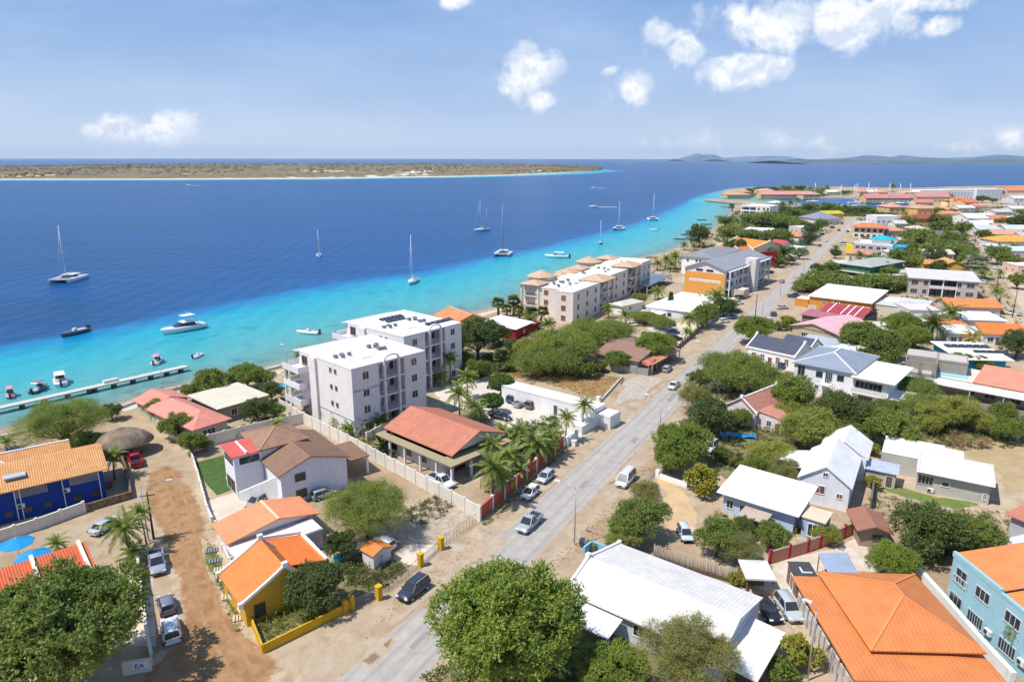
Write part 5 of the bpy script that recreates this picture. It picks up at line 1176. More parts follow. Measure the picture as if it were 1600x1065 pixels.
for k, z in enumerate((.1, 3.4, 6.7)):
    MB().box(L_, 1, z + 2.9, L_ + 1.8, W_ * .45, z + 3.15).build('balcony', PL(WHITE), b.e); MB().box(L_, W_ * .55, z + 2.9, L_ + 1.8, W_, z + 3.15).build('balcony', PL(WHITE), b.e)
    if k: b.rail((L_ + 1.75, 1), (L_ + 1.75, W_ * .45), z - .2, 1, False, (.5, .5, .5)); b.rail((L_ + 1.75, W_ * .55), (L_ + 1.75, W_), z - .2, 1, False, (.5, .5, .5))
    b.win('r', [.07, .17, .27, .37, .62, .72, .82, .92], z + 1.4, 1.8, 2.2, (.2, .2, .2))
b.cols([(L_ + 1.7, 1.1), (L_ + 1.7, W_ * .15), (L_ + 1.7, W_ * .3), (L_ + 1.7, W_ * .44), (L_ + 1.7, W_ * .7), (L_ + 1.7, W_ * .85), (L_ + 1.7, W_ - .2)], 10.3)
MB().box(L_, W_ * .45 + .01, -.2, L_ + 4.2, W_ * .55 - .01, 12.6).build('stair_tower', PL((.66, .62, .56)), b.e)
for z in np.arange(2, 11.5, 1.25): MB().box(L_ + 1.4, W_ * .45 - .05, z, L_ + 2.5, W_ * .45 + .0, z + .8).build('tower_lettering', mat('paint', (.45, .42, .38)), b.e)
b.blk(L_ + 2, 3, L_ + 6.5, 9, 3.0, PL((.6, .52, .4))); b.flat(L_ + 2, 3, L_ + 6.5, 9, 3, FL((.6, .54, .45)), .3)
b = B('hotel_wing', 'white hotel wing with dark grey roof on the waterside', (1066, 399), (1113, 403), (1092, 384), 8); W_ = max(b.Wd, 16); b.blk(0, 0, b.L, W_, 7.8, PL(WHITE)); b.hip(0, 0, b.L, W_, 7.8, 1.8, mat('slate', (.26, .26, .27)), ov=.7); b.win('f', [.2, .5, .62, .85], 6.3, 1, 1.2); b.win('f', [.2, .4, .6, .8], 2, 1.6, 2); b.e['category'] = 'hotel'
# --- white curved roof building below the hotel
b = B('white_hall', 'low white building with broad white roof before the orange wall', (1010, 478), (1100, 490), (1030, 452), 3.8, 'building'); L_, W_ = b.L, b.Wd; b.blk(0, 0, L_, W_, 3.6, PL((.74, .74, .74))); b.hip(0, 0, L_, W_, 3.7, 2.2, FL((.82, .82, .82)), ov=.4); b.win('f', [.18, .42], 1.8, 1.1, 1.7, (.3, .32, .34)); b.win('f', [.06], 1.5, 1.1, 2.4, (.3, .3, .3)); b.win('f', [.7], 1.8)
b.slab(-1, -3.2, L_ * .35, -.1, 2.4, FL(WR), .15, name='porch_roof')
b = B('pool_shade', 'dark blue shade roof over terrace between resort and hotel', (1012, 448), (1050, 430), 9, 3, 'canopy'); b.slab(0, 0, b.L, 9, 3, mat('paint', (.05, .08, .16)), .12, name='shade_roof'); b.cols([(.2, .2), (b.L - .2, .2), (.2, 8.8), (b.L - .2, 8.8)], 3, w=.15, name='post'); b.e.name = 'shade_canopy'
b = B('beach_pergola', 'small dark pergola by the water beyond beige resort', (1009, 402), (1025, 403), 4, 3.5, 'pergola'); b.cols([(.2, .2), (b.L / 2, .2), (b.L - .2, .2), (.2, 3.8), (b.L - .2, 3.8)], 3.4, mat('wood', (.12, .08, .06)), .18, name='post'); b.slab(0, 0, b.L, 4, 3.4, mat('wood', (.15, .11, .09)), .15)
# --- restaurant
b = B('restaurant', 'old terracotta roofed restaurant with grey fence under big trees', (932, 551), (997, 563), (985, 527), 3.2, 'restaurant'); L_, W_ = b.L, b.Wd; b.blk(0, 0, L_, W_, 3.1, PL((.5, .42, .34))); b.gable(0, 0, L_, W_, 3.1, 1.5, T((.34, .19, .14)), 'u', ov=.6); b.slab(L_ + .7, .5, L_ + 3.6, W_ - 1, 2.9, CR((.5, .25, .15)), .1, z3=2.5, name='porch_roof'); b.cols([(L_ + 3.4, .8), (L_ + 3.4, W_ - 1.4)], 2.5, w=.2); b.win('f', [.3, .7], 1.5, 1.6, 1.5)
x, y = G(1007, 566, 2.5); e = empty('sun_sail', x, y, 2.5, R(60), label='red triangular sun sail over the restaurant terrace', cat='sun sail'); MB().hexa([(-2.6, -2, 0), (2.6, -2, .6), (.2, 2.4, 0), (.1, 2.4, 0), (-2.6, -2, .05), (2.6, -2, .65), (.2, 2.4, .05), (.1, 2.4, .05)]).build('sail', mat('paint', (.6, .12, .08)), e); MB().tube([(-2.6, -2, -2.5), (-2.6, -2, .1)], .06, 6).tube([(2.6, -2, -2.5), (2.6, -2, .7)], .06, 6).tube([(.2, 2.4, -2.5), (.2, 2.4, .1)], .06, 6).build('pole', mat('wood', (.2, .13, .08)), e)
# --- big white corrugated roof, right foreground
b = B('white_roof_house', 'large gabled house with ribbed white roof in right foreground', (880, 920), (1155, 1043), (962, 841), 3.2)
L_, W_ = b.L - 1.1, b.Wd - .6; b.blk(.3, .6, L_ - .8, W_ - .6, 3.3, PL((.50, .56, .62))); b.gable(.3, .6, L_ - .9, W_ - .6, 3.2, 1.6, CR((.70, .67, .62)), 'u', ov=.6, ovr=.25, peak=.38, cap=(.80, .77, .72)); b.verge(ends=(0,), w=.32, up=.28, c=(.78, .72, .66))
b.win('f', [.24], 1.7, 1.3, 1.3, WHITE, mull=1); b.win('f', [.5, .75], 1.7)
b.slab(L_ - .8, .2, L_ + 2.8, W_ - 3.6, 2.7, FL((.66, .62, .56)), .14, .1, name='veranda_roof', z3=2.4); b.cols([(L_ + 2.4, .8), (L_ + 2.4, W_ / 2), (L_ + 2.4, W_ - 4.2)], 2.3, w=.2)
b.slab(L_ * .14, -3.0, L_ * .40, .1, 2.1, CR((.78, .76, .73)), .1, name='porch_roof', z2=2.6); MB().bar((L_ * .14, -3.1, 2.4), (L_ * .14, .3, 3.1), .35, .4).build('gable_parapet', PL(WHITE), b.e); b.cols([(L_ * .15, -2.7), (L_ * .39, -2.7)], 2.2, w=.25)
# --- big orange hip roof, right foreground
b = B('orange_hip_house', 'big square house with layered orange hip roof at lower right', (1338, 1058), (1488, 1062), (1263, 898), 3.2)
L_, W_ = b.L, b.Wd; OC = CR((.64, .215, .065)); 
b = B('orange_hip_house', 'big square house with layered orange hip roof at lower right', (1338, 1058), (1574, 1066), (1263, 898), 3.2) if False else b
L_ = Vector(G(1574, 1062, 3.2)) - Vector(G(1338, 1058, 3.2)); L_ = L_.length; b.wm = PL((.66, .56, .46)); b.blk(.6, .8, L_ - .6, W_ - .6, 3.0)
b.win('f', [.2, .5, .8], 1.5); b.win('l', [.2, .4, .6, .8], 1.5, 1.2, 1.3, (.6, .55, .5)); b.hip(0, 0, L_, W_, 2.9, .62 * 1.0, OC, ov=.1, t=.12, name='skirt_roof')
b.hip(3.0, 3.4, L_ - .3, W_ - .3, 3.6, 2.5, OC, ov=.25, t=.14, cap=(.66, .24, .08))
for k in range(12): MB().box(-.2, 1 + k * (W_ - 3) / 12, 0, -.05, 1.7 + k * (W_ - 3) / 12, 2.5).build('shutter', mat('paint', (.55, .5, .45)), b.e)
# --- light blue two storey house
b = B('light_blue_house', 'pale blue two storey house with orange roof at right edge', (1491, 868), 18, 12, 6.6, ang=-86); L_ = 18
b.blk(0, 0, L_, 12, 6.6, PL((.30, .50, .56))); b.slab(-.1, .35, 7.0, 12.4, 6.9, CR((.70, .25, .08)), .12, z2=8.4, name='roof'); b.slab(7.01, .35, L_ + .2, 12.4, 6.55, CR((.72, .26, .08)), .12, z2=8.2, name='roof')
MB().box(-.15, -.05, 6.6, 7.0, .3, 7.2).build('parapet', PL((.30, .50, .56)), b.e); MB().box(7.0, -.05, 6.55, L_, .3, 6.85).build('parapet', PL((.30, .50, .56)), b.e)
b.win('f', [.09], 4.9, 1.5, 1.8, (.35, .5, .55)); b.win('f', [.27, .50, .74], 5.0, 1.9, 1.2, (.55, .6, .62), mull=2); b.win('f', [.08], 1.4, 1.8, 2.3, (.4, .42, .42), mull=2); b.win('f', [.25, .50], 1.7, 2.1, 1.3, (.5, .55, .56), mull=5); b.ac('f', .37, 1.8); b.ac('f', .62, 1.8); b.win('f', [.72], 1.4, 2, 2.6, (.4, .4, .38))
b.rail((.6, -.1), (2.7, -.1), 4.0, .9, False, (.7, .7, .7))
# --- white gabled twin house
b = B('gabled_cottage', 'white high gabled cottage with long white roofs and small brown shutters', (1251, 743), 6.8, 20, 4.0, ang=-32)
L_ = b.L; b.blk(0, 0, L_, 12, 4.0, PL((.74, .74, .76))); b.gable(0, 0, L_, 12, 4, 2.4, CR(WR), 'v', ov=.35, ovr=.3); b.win('f', [.42], 2.6, 1.3, 1.2, pane='s', pcol=(.2, .06, .05)); b.win('f', [.82], 2.2, .7, .7, pane='s', pcol=(.15, .06, .05)); b.win('f', [.5], 5.1, .6, .6, pane='s', pcol=(.1, .04, .03))
b.slab(-4.6, 3.5, .1, 11, 2.9, CR(WR), .12, name='wing_roof', z3=3.9); b.blk(-4.3, 3.8, 0, 10.8, 2.8); b.blk(1, 12, L_ + 1, 20, 3.9); b.gable(1, 12.4, L_ + 1, 20, 3.9, 2.2, CR(WR), 'v', ov=.3)
for u in (L_ * .5, L_ * .75): MB().tube([(u, 19, 5.2), (u, 19.9, 5.2)], .55, 12).build('water_tank', mat('paint', (.66, .62, .52)), b.e)
# --- pale blue house with white shed roof
b = B('pale_blue_cottage', 'pale blue cottage with one sloping white roof amid green trees', (1123, 768), (1247, 806), (1130, 729), 3.3)
L_, W_ = b.L, b.Wd; b.blk(.6, .7, L_ - .6, W_ - .4, 3.2, PL((.46, .56, .72))); b.slab(0, 0, L_, W_, 3.25, FL(WR), .14, .2, z2=4.3); b.win('f', [.1, .5], 1.6, .9, 1.2); b.door('f', .3, 1, 2); b.win('r', [.5], 1.4, 2, 1.8); b.slab(L_ * .36, -3, L_ * .7, .2, 2.3, CR((.5, .4, .32)), .1, name='porch_roof'); b.blk(L_ + .4, 1, L_ + 3.2, 4.4, 2.9, PL((.35, .45, .60))); b.slab(L_ + .4, 1, L_ + 3.2, 4.4, 2.95, FL((.62, .52, .38)), .15, .2); b.win('f', [.5], 1.4, 1.1, 1.8)
# --- grey modern house
b = B('modern_house', 'beige grey flat roofed modern house with parapets and bright lawn', (1433, 735), (1556, 760), (1440, 706), 3.4)
L_, W_ = b.L, b.Wd; b.blk(.2, .8, L_ - .4, W_, 3.2, PL((.48, .45, .40))); b.flat(0, 0, L_, W_, 3.3, FL((.84, .84, .83)), .35, .35, PL((.62, .58, .52)), 'blr'); b.win('f', [.12], 1.9, 2, 1.3, (.5, .5, .5), mull=3); b.win('f', [.4], 1.9, .9, .7, mull=0); b.ac('f', .21, .5); b.win('f', [.94], 1.2, .3, .9)
b.blk(-5.2, W_ - 3, L_ * .45, W_ + 5, 3.2); b.flat(-5.2, W_ + .1, L_ * .35, W_ + 5.2, 3.3, FL((.84, .84, .83)), .15, .3, PL((.62, .58, .52)), 'br'); b.slab(-5.2, W_ - 3, -.1, W_ + .08, 3.3, FL((.84, .84, .83)), .15, name='roof'); b.slab(L_ * .35, W_ + .3, L_ * .62, W_ + 4, 3.3, FL((.84, .84, .83)), .15, name='roof')
b.blk(-6.8, -.8, -2.6, 2.2, 2.4, PL((.46, .43, .38))); b.slab(-6.8, -.8, -2.6, 2.2, 2.45, CR((.42, .48, .56)), .1, .3, z2=2.8, name='shed_roof'); b.door('f', .8, .9, 1.9, (.12, .09, .07))
# --- rusty shed, kiosk, gazebo, tarpaulin
b = B('rusty_shed', 'small shed with rusty corrugated roof at end of red wall', (1343, 826), (1392, 831), 5.2, 2.6, 'shed'); b.blk(.3, .3, b.L - .2, 5, 2.5, mat('wood', (.34, .28, .22))); b.gable(.1, .1, b.L, 5.2, 2.5, .7, CR((.34, .15, .09)), 'v', ov=.4); b.win('f', [.65], 1.5, 1.2, .7, (.1, .1, .1))
b = B('dark_kiosk', 'small brown hut with black roof beside orange hip roof', (1248, 905), (1281, 906), 3.4, 2.5, 'hut'); b.blk(0, 0, b.L, 3.4, 2.4, PL((.2, .13, .1))); b.slab(0, 0, b.L, 3.4, 2.45, mat('flat', (.06, .06, .065)), .12, .1, z2=2.6); MB().box(b.L * .35, 1.2, 2.6, b.L * .85, 1.35, 2.75).box(b.L * .35, 1.36, 2.6, b.L * .42, 2.3, 2.75).build('vent_pipe', mat('paint', WHITE), b.e); b.door('l', .5, .9, 1.9)
b = B('gazebo', 'gazebo with square white canvas roof next to black parked car', (1168, 903), (1211, 905), 3.8, 2.6, 'gazebo'); b.hip(0, 0, b.L, 3.6, 2.5, .8, mat('paint', (.82, .82, .81)), ov=.15, t=.25); b.cols([(.1, .1), (b.L - .1, .1), (.1, 3.5), (b.L - .1, 3.5)], 2.5, mat('wood', (.3, .17, .1)), .14, name='post'); b.blk(.3, 2.6, b.L - .3, 2.9, 1.6, mat('wood', (.22, .14, .09)), name='counter')
b = B('tarpaulin_lean_to', 'slate blue lean-to sheet behind the orange hip roof', (1298, 898), (1345, 897), 3.4, 1.8, 'lean-to'); b.slab(0, 0, b.L, 3.4, 1.6, CR((.3, .36, .48)), .08, z2=2.6); b.cols([(.1, 3.2), (b.L - .1, 3.2)], 2.5, mat('wood', (.3, .2, .13)), .1, name='post')
# --- old terracotta house behind trees
b = B('old_tiled_house', 'old house with worn pink tiles and white edges hidden by trees', (1137, 632), (1180, 645), (1152, 600), 3.2); L_, W_ = b.L, b.Wd; b.blk(0, 0, L_, 13, 3.2, PL((.68, .62, .60))); b.gable(0, 0, L_, 13, 3.3, 2.1, T((.55, .24, .18)), 'u' if False else 'v', ov=.3, cap=WHITE); b.verge(w=.3, up=.25); b.blk(L_, 1, L_ + 5, 6, 3.0); b.slab(L_, 1, L_ + 5.2, 6, 3.4, T((.55, .25, .18)), .12, .1, z3=2.9, name='wing_roof'); b.win('f', [.5], 1.6, .8, 1.1); b.door('f', .85)
# --- white colonial house with dark blue roof
b = B('dark_roof_house', 'white house with dark navy roofs, white gable edges and brown shutters', (1168, 541), (1243, 557), 9, 3.8)
L_ = b.L; b.blk(0, 0, L_, 9, 3.8, PL((.76, .75, .75))); NV = mat('slate', (.075, .085, .12)); b.gable(0, 0, L_, 9, 3.8, 2.4, NV, 'u', ov=.2, ovr=.05); b.verge(w=.35, up=.35); MB().box(-.1, -.25, 3.6, L_ + .1, .0, 4.0).build('cornice', PL(WHITE), b.e)
b.win('f', [.16, .34, .66, .84], 1.9, 1.0, 1.7, WHITE, pane='s', pcol=(.16, .10, .08)); b.door('f', .5, 1, 2.3); b.blk(L_ * .35, 9, L_ * .95, 16, 3.6); b.gable(L_ * .35, 9, L_ * .95, 16, 3.7, 2.0, NV, 'u', ov=.2); b.verge(ends=(1,), w=.3, up=.3); b.blk(0, 9.1, L_ * .33, 15, 3.2); b.slab(0, 9.2, L_ * .33, 15, 3.2, CR((.38, .43, .48)), .1, .2)
b.blk(L_ * .4, 16, L_ * 1.6, 24, 3.2, PL((.4, .42, .46))); b.slab(L_ * .4, 16, L_ * 1.1, 24, 3.2, CR((.42, .46, .50)), .1, .3, z2=3.8); b.slab(L_ * 1.1, 16, L_ * 1.6, 24, 3.4, CR((.68, .68, .66)), .1, .2)
# --- white two storey with grey hip roof
b = B('grey_hip_house', 'white two storey house with slate grey hip roof and outside stair', (1240, 566), (1335, 584), (1275, 541), 6.4)
L_, W_ = b.L, max(b.Wd, 11); b.blk(.2, .2, L_, W_, 6.4, PL((.76, .76, .77))); b.hip(.2, .2, L_, W_, 6.4, 2.3, mat('slate', (.26, .30, .36)), ov=.5, cap=WHITE); b.win('f', [.13], 4.9, 1.4, 2.2, (.5, .52, .55)); b.win('f', [.44, .79], 4.9, 1.2, 1.1, (.12, .12, .12)); b.win('f', [.6], 4.4, 1.3, 2.4, (.55, .6, .65), mull=3, nm='door'); b.win('f', [.42], 2.0, .7, .9)
b.blk(L_ * .5, -1.6, L_ * .68, .15, 3.3, z0=3.0, name='landing'); MB().hexa([(L_ * .68, -1.6, 3.0), (L_ * 1.02, -1.6, -.1), (L_ * 1.02, -.3, -.1), (L_ * .68, -.3, 3.0), (L_ * .68, -1.6, 3.35), (L_ * 1.05, -1.6, .1), (L_ * 1.05, -.3, .1), (L_ * .68, -.3, 3.35)]).build('stair', PL((.7, .66, .6)), b.e)
m = MB(); 
for i in range(9): f_ = i / 9; m.bar((L_ * (.68 + .36 * f_), -1.6, 3.3 - 3.2 * f_), (L_ * (.68 + .36 * f_), -1.6, 4.2 - 3.2 * f_), .12, .12)
m.bar((L_ * .68, -1.6, 4.3), (L_ * 1.04, -1.6, 1.1), .15, .12); m.build('stair_rail', PL((.7, .64, .55)), b.e)
b.blk(L_ + .01, -.5, L_ + 7, W_ - 4, 6.0); b.slab(L_ + .01, -1.5, L_ + 8, W_ - 3, 6.1, FL((.72, .66, .56)), .2, .2); b.win('f', [.45], 4.6, 5, 1.5, (.6, .55, .5), mull=5); b.win('f', [.4], 1.5, 2.6, 1.6, (.5, .55, .6), mull=4); MB().box(L_ + .1, -1.7, 2.9, L_ + 7, -.5, 3.15).build('balcony', PL(WHITE), b.e); b.rail((L_ + .1, -1.6), (L_ + 7, -1.6), 3.1, .9, True, (.7, .66, .6)); b.blk(L_ + 7, 0, L_ + 11, 6, 3.2)
# --- pink, red and orange roofs along the road
b = B('pink_roof_hall', 'wide building under a pale pink gabled roof by the road', (1236, 507), (1312, 523), (1262, 488), 4.0, 'building'); L_, W_ = b.L, b.Wd; b.blk(.4, .4, L_, W_, 3.9, PL((.45, .38, .26))); b.gable(.2, .2, L_, W_, 3.9, 1.7, CR((.72, .42, .43)), 'v', ov=.5, peak=.45); b.win('f', [.3, .6], 2, 2.6, 1.2, mull=3); b.blk(L_, 1, L_ + 8, W_, 3.6); b.slab(L_, 1, L_ + 8, W_, 3.7, CR((.72, .42, .43)), .1, .3, z3=3.2)
b = B('crimson_roof_house', 'long house with faded crimson roof crossed by white lines', (1252, 489), (1337, 502), (1275, 472), 4.0); L_, W_ = b.L, max(b.Wd, 9); b.blk(.3, .3, L_, W_, 3.6, PL((.25, .17, .15))); b.slab(0, 0, L_, W_ * .35, 3.6, CR((.44, .14, .16)), .1, .3, z2=4.2); b.gable(L_ * .2, W_ * .35, L_, W_, 4.3, 1.4, T((.42, .06, .08)), 'u', ov=.2)
for f_ in (.35, .6, .72, .85): MB().bar((L_ * f_, W_ * .3, 4.35), (L_ * f_, W_ * .68, 6.0), .3, .3).build('gable_parapet', PL(WHITE), b.e)
b = B('orange_hall', 'long orange walled hall with gleaming white roof', (1263, 462), (1362, 474), (1275, 446), 4.2, 'hall'); L_, W_ = b.L, b.Wd; b.blk(.4, .4, L_ - .3, W_, 4.1, PL((.62, .26, .05))); b.slab(0, 0, L_, W_, 4.2, CR((.84, .83, .80)), .12, .2, z2=5.4); b.win('f', [.72, .82, .92], 1.6, 3, 2.0, WHITE, mull=2); b.win('f', [.25], 2.6, 1.2, .6); b.ac('f', .4, 3); b.ac('f', .5, 3); b.blk(-4.5, 1, 0, 7, 2.6, PL((.62, .26, .05))); b.flat(-4.5, 1, 0, 7, 2.6, FL(WR), .2); b.blk(L_, 4, L_ + 14, W_, 3.4, PL((.6, .54, .42))); b.slab(L_, 4, L_ + 14, W_, 3.5, CR((.6, .6, .58)), .1, .2)
b = B('orange_annex', 'small orange annex with white roof right of orange hall', (1382, 473), (1402, 475), 6, 3.2, 'annex'); b.blk(0, 0, b.L, 6, 3.2, PL((.66, .30, .05))); b.slab(0, 0, b.L, 6, 3.25, FL(WR), .15, .3, z2=3.8); b.door('f', .5)
b = B('green_house', 'dark green two storey house with grey roof beside thicket', (1312, 411), (1360, 417), (1325, 398), 5.8); L_, W_ = b.L, b.Wd; b.blk(0, 0, L_, W_, 5.6, PL((.05, .20, .10))); b.hip(0, 0, L_, W_, 5.8, 1.8, CR((.42, .43, .38)), ov=.9); b.slab(-2, -2, L_ + 3, 0, 3.0, FL((.6, .58, .5)), .2, name='balcony'); b.win('f', [.2, .45, .7, .9], 4.4, 1.3, 1.3, (.3, .35, .3)); b.win('f', [.3, .5, .85], 1.5, 1.2, 1.6, (.1, .1, .1)); b.blk(L_, 1, L_ + 5, 6, 3, PL((.08, .24, .12)))
b = B('grey_sheds', 'row of long low sheds with pale metal roofs in thicket', (1292, 432), (1365, 438), 6, 2.8, 'shed'); b.blk(0, 0, b.L, 6, 2.7, PL((.55, .52, .48))); b.slab(0, 0, b.L * .45, 6, 2.9, CR((.66, .65, .62)), .1, .2); b.slab(b.L * .45, 0, b.L * .8, 6, 3.2, CR((.7, .69, .66)), .1, .2, z2=2.9); b.slab(b.L * .8, -.5, b.L * 1.05, 7, 3.3, CR((.74, .73, .70)), .1, .2); b.win('f', [.2, .5, .8], 1.4); b.e.name = 'shed'
b = B('salmon_roof_house', 'single storey house with salmon hip roof before green house', (1322, 395), (1362, 398), 14, 3.6); b.blk(0, 0, b.L, 14, 3.5, PL((.7, .6, .5))); b.hip(0, 0, b.L, 14, 3.6, 1.8, T((.68, .33, .2)), ov=.6); b.win('f', [.2, .5, .8], 1.6)
b = B('grey_block', 'grey two storey block with white roof terrace and cyan corner', (1335, 379), (1395, 383), 16, 6.2, 'building'); L_ = b.L; b.blk(0, 0, L_, 16, 6.0, PL((.42, .40, .44))); b.flat(0, 0, L_, 16, 6.0, FL(WR), .8, .3, PL((.75, .74, .73))); b.win('f', [.1, .25, .45, .65, .8], 4.3, 2, 1.4); b.win('f', [.15, .4, .7], 1.5, 2, 1.6); b.blk(L_, 0, L_ + 6, 10, 5.6, PL((.02, .32, .55))); b.flat(L_, 0, L_ + 6, 10, 5.6, FL((.05, .4, .6)), .4, .3, PL((.02, .32, .55))); b.blk(-4, 1, -.01, 3, 5, PL((.75, .6, .02)), name='yellow_frame'); b.blk(L_ * .4, 6, L_ * .9, 13, 8.4, PL((.7, .7, .68))); b.hip(L_ * .4, 6, L_ * .9, 13, 8.4, 1.8, CR((.02, .42, .52)), ov=1.2, name='turquoise_roof')
b = B('orange_hip_block', 'white two storey building with orange hip roof behind turquoise roof', (1335, 354), (1382, 356), 18, 7, 'building'); b.blk(0, 0, b.L, 18, 6.8, PL((.74, .66, .6))); b.hip(0, 0, b.L, 18, 7, 2.4, T((.70, .24, .1)), ov=1.6); b.win('f', [.1, .3, .5, .7, .9], 5.2, 2, 1.8, (.3, .1, .08)); b.win('f', [.1, .3, .5, .7, .9], 1.8, 2, 1.8)
# --- big grey apartment house on the right
b = B('grey_apartment_house', 'wide taupe two storey apartment house with pale roof and balconies', (1422, 433), (1531, 440), (1424, 421), 6.6, 'apartment house'); L_, W_ = b.L, max(b.Wd, 12); TA = PL((.46, .41, .39)); b.blk(0, 0, L_ * .3, W_, 6.4, TA); b.win('f', [.22, .34, .82], 5.0, 1.2, 1.4, (.35, .33, .33)); b.win('f', [.22, .34, .8], 1.8, 1.2, 1.4, (.35, .33, .33)); b.blk(L_ * .7, 0, L_, W_, 6.4, TA); b.win('f', [.1, .55, .7], 5.0, 1.2, 1.4, (.35, .33, .33)); b.win('f', [.1, .55, .7], 1.8, 1.2, 1.4, (.35, .33, .33)); b.blk(L_ * .3, 2.2, L_ * .7, W_ - .01, 6.39, TA); b.win('f', [.15, .38, .62, .85], 1.5, 2.8, 2.2, (.2, .18, .17)); b.win('f', [.15, .38, .62, .85], 4.8, 2.8, 2.2, (.2, .18, .17))
MB().box(L_ * .3, 0, 3.0, L_ * .7, 2.2, 3.25).build('balcony', TA, b.e); b.rail((L_ * .3, .1), (L_ * .7, .1), 3.25, 1.0, True, (.6, .6, .64)); b.cols([(L_ * .3, .2), (L_ * .5, .2), (L_ * .7, .2)], 6.4, PL(WHITE), .4); b.slab(-.6, -.6, L_ + .6, W_ + .6, 6.5, CR((.66, .62, .56)), .25, z2=7.1)
# --- cyan unfinished house
b = B('unfinished_house', 'half built two storey house, bare block upper floor over pale cyan', (1412, 583), (1462, 590), 12, 3.2, 'house'); L_ = b.L; GB = mat('block', (.40, .35, .30)); b.blk(0, 0, L_, 12, 3.2, PL((.38, .60, .66))); b.win('f', [.24, .72], 1.7, 2.6, 2.0, (.4, .6, .66), mull=1)
for (u0, v0, u1, v1) in ((0, 0, .2, 12), (L_ - .2, 0, L_, 12), (0, 11.8, L_, 12), (0, 5.5, L_, 5.7)): MB().box(u0 + (.002 if u1 - u0 > 1 else 0), v0, 3.2, u1 - (.002 if u1 - u0 > 1 else 0), v1, 6.2).build('block_wall', GB, b.e)
MB().box(.2, 0, 3.2, L_ * .14, .2, 6.2).box(L_ * .43, 0, 3.2, L_ * .57, .2, 6.2).box(L_ * .86, 0, 3.2, L_ - .2, .2, 6.2).box(.2, 0, 3.201, L_ - .2, .19, 3.9).box(.0, -.02, 6.2, L_, .22, 6.5).build('block_wall', GB, b.e); b.slab(.2, .2, L_ - .2, 11.8, 3.21, FL((.45, .42, .38)), .02, name='floor_slab'); b.slab(.2, 5.8, L_ - .2, 11.8, 6.2, FL((.45, .41, .36)), .15, name='roof')
b.blk(L_, 3, L_ + 6, 12, 3.4, PL((.25, .55, .62))); b.blk(L_, 5, L_ + 5.8, 12, 6, GB); b.flat(L_, 5, L_ + 5.8, 12, 6, FL((.5, .46, .42)), .3)
b = B('cyan_house', 'turquoise walled house with white roof and dark solar panels', (1502, 561), (1582, 563), (1458, 533), 3.4); L_ = b.L; b.blk(.5, .5, L_ - 1, 14, 3.3, PL((.03, .30, .40))); b.slab(0, 0, L_, 14, 3.4, FL((.78, .76, .70)), .2, .4, z2=4.0); b.solar(L_ * .1, 9, 6, 4.0, 1.6, 2.2, 1.8); b.solar(L_ * .5, 5, 5, 3.85, 1.5, 1.4, 1.6); b.win('f', [.6], 1.6, 2.2, 1.4, (.05, .2, .3)); b.blk(L_ * .35, -2.2, L_ * .7, .4, 1.0, PL((.1, .5, .62)), name='porch_wall')
b = B('orange_strip_house', 'long house with salmon red roof and pale veranda at right edge', (1522, 597), (1660, 622), (1520, 573), 3.4); L_, W_ = b.L, b.Wd; b.blk(.3, .3, L_, W_, 3.3, PL((.5, .46, .4))); b.slab(0, 0, L_, W_, 3.4, CR((.70, .28, .17)), .14, .2, z2=4.4); b.slab(-7, -3.5, L_, -.1, 2.5, CR((.62, .6, .56)), .1, z2=3.1, name='veranda_roof'); b.cols([(-6.8, -3.2), (0, -3.2), (6, -3.2), (12, -3.2), (18, -3.2)], 2.5, w=.2); b.win('f', [.2, .5, .8], 1.3, 2, 1.6); b.blk(-7.5, 1, -.3, W_ - 1, 3.0, PL((.55, .5, .42))); b.slab(-7.6, .8, -.3, W_ - .8, 3.05, FL((.64, .57, .46)), .15, .2)
b = B('red_metal_house', 'grey walled house with rusty red roof at right edge', (1576, 803), 11, 9, 3.4, ang=-62); b.blk(.3, .3, 10.6, 9, 3.3, PL((.42, .43, .46))); b.slab(0, 0, 11, 9, 3.4, CR((.54, .20, .13)), .12, .3, z2=4.2); b.door('f', .6, 1.1, 2.2, (.1, .1, .12)); b.win('f', [.3], 1.7)
b = B('white_metal_shed', 'low shed with dull white metal roof behind dark green trees', (1560, 846), (1588, 862), 9, 2.6, 'shed'); b.blk(.2, .2, b.L, 9, 2.4, PL((.5, .48, .45))); b.slab(0, 0, b.L, 9, 2.5, CR((.62, .63, .64)), .1, .3, z2=3.2); b.win('f', [.5], 1.4)
# --- orange tiled complex near the beach
b = B('orange_tile_hotel', 'bright orange tiled hotel with white gable edges near the beach', (1119, 384), (1170, 391), (1122, 371), 4.4, 'hotel'); L_, W_ = b.L, max(b.Wd, 16); b.blk(0, 0, L_, W_, 4.2, PL((.74, .6, .4))); b.gable(0, 0, L_, W_, 4.3, 3.8, T((.72, .28, .05)), 'u', ov=.4); b.verge(w=.5, up=.4); b.win('f', [.2, .4, .6, .8], 2); b.blk(L_ * .8, -10, L_ + 4, 0, 4, PL((.74, .6, .4))); b.gable(L_ * .8, -10, L_ + 4, 0, 4.1, 2.6, T((.72, .24, .05)), 'v', ov=.4); b.verge(w=.5, up=.4)
b = B('white_cube_house', 'long white flat roofed house with four dark slit windows', (1163, 358), (1205, 360), 14, 5.2); b.blk(0, 0, b.L, 14, 5.2, PL(WHITE)); b.flat(0, 0, b.L, 14, 5.2, FL(WR), .4); b.win('f', [.3, .45, .62, .8], 2.8, 1.3, 3.0, (.4, .4, .4)); b.blk(b.L, 2, b.L + 8, 10, 3); b.flat(b.L, 2, b.L + 8, 10, 3, FL(WR), .3)
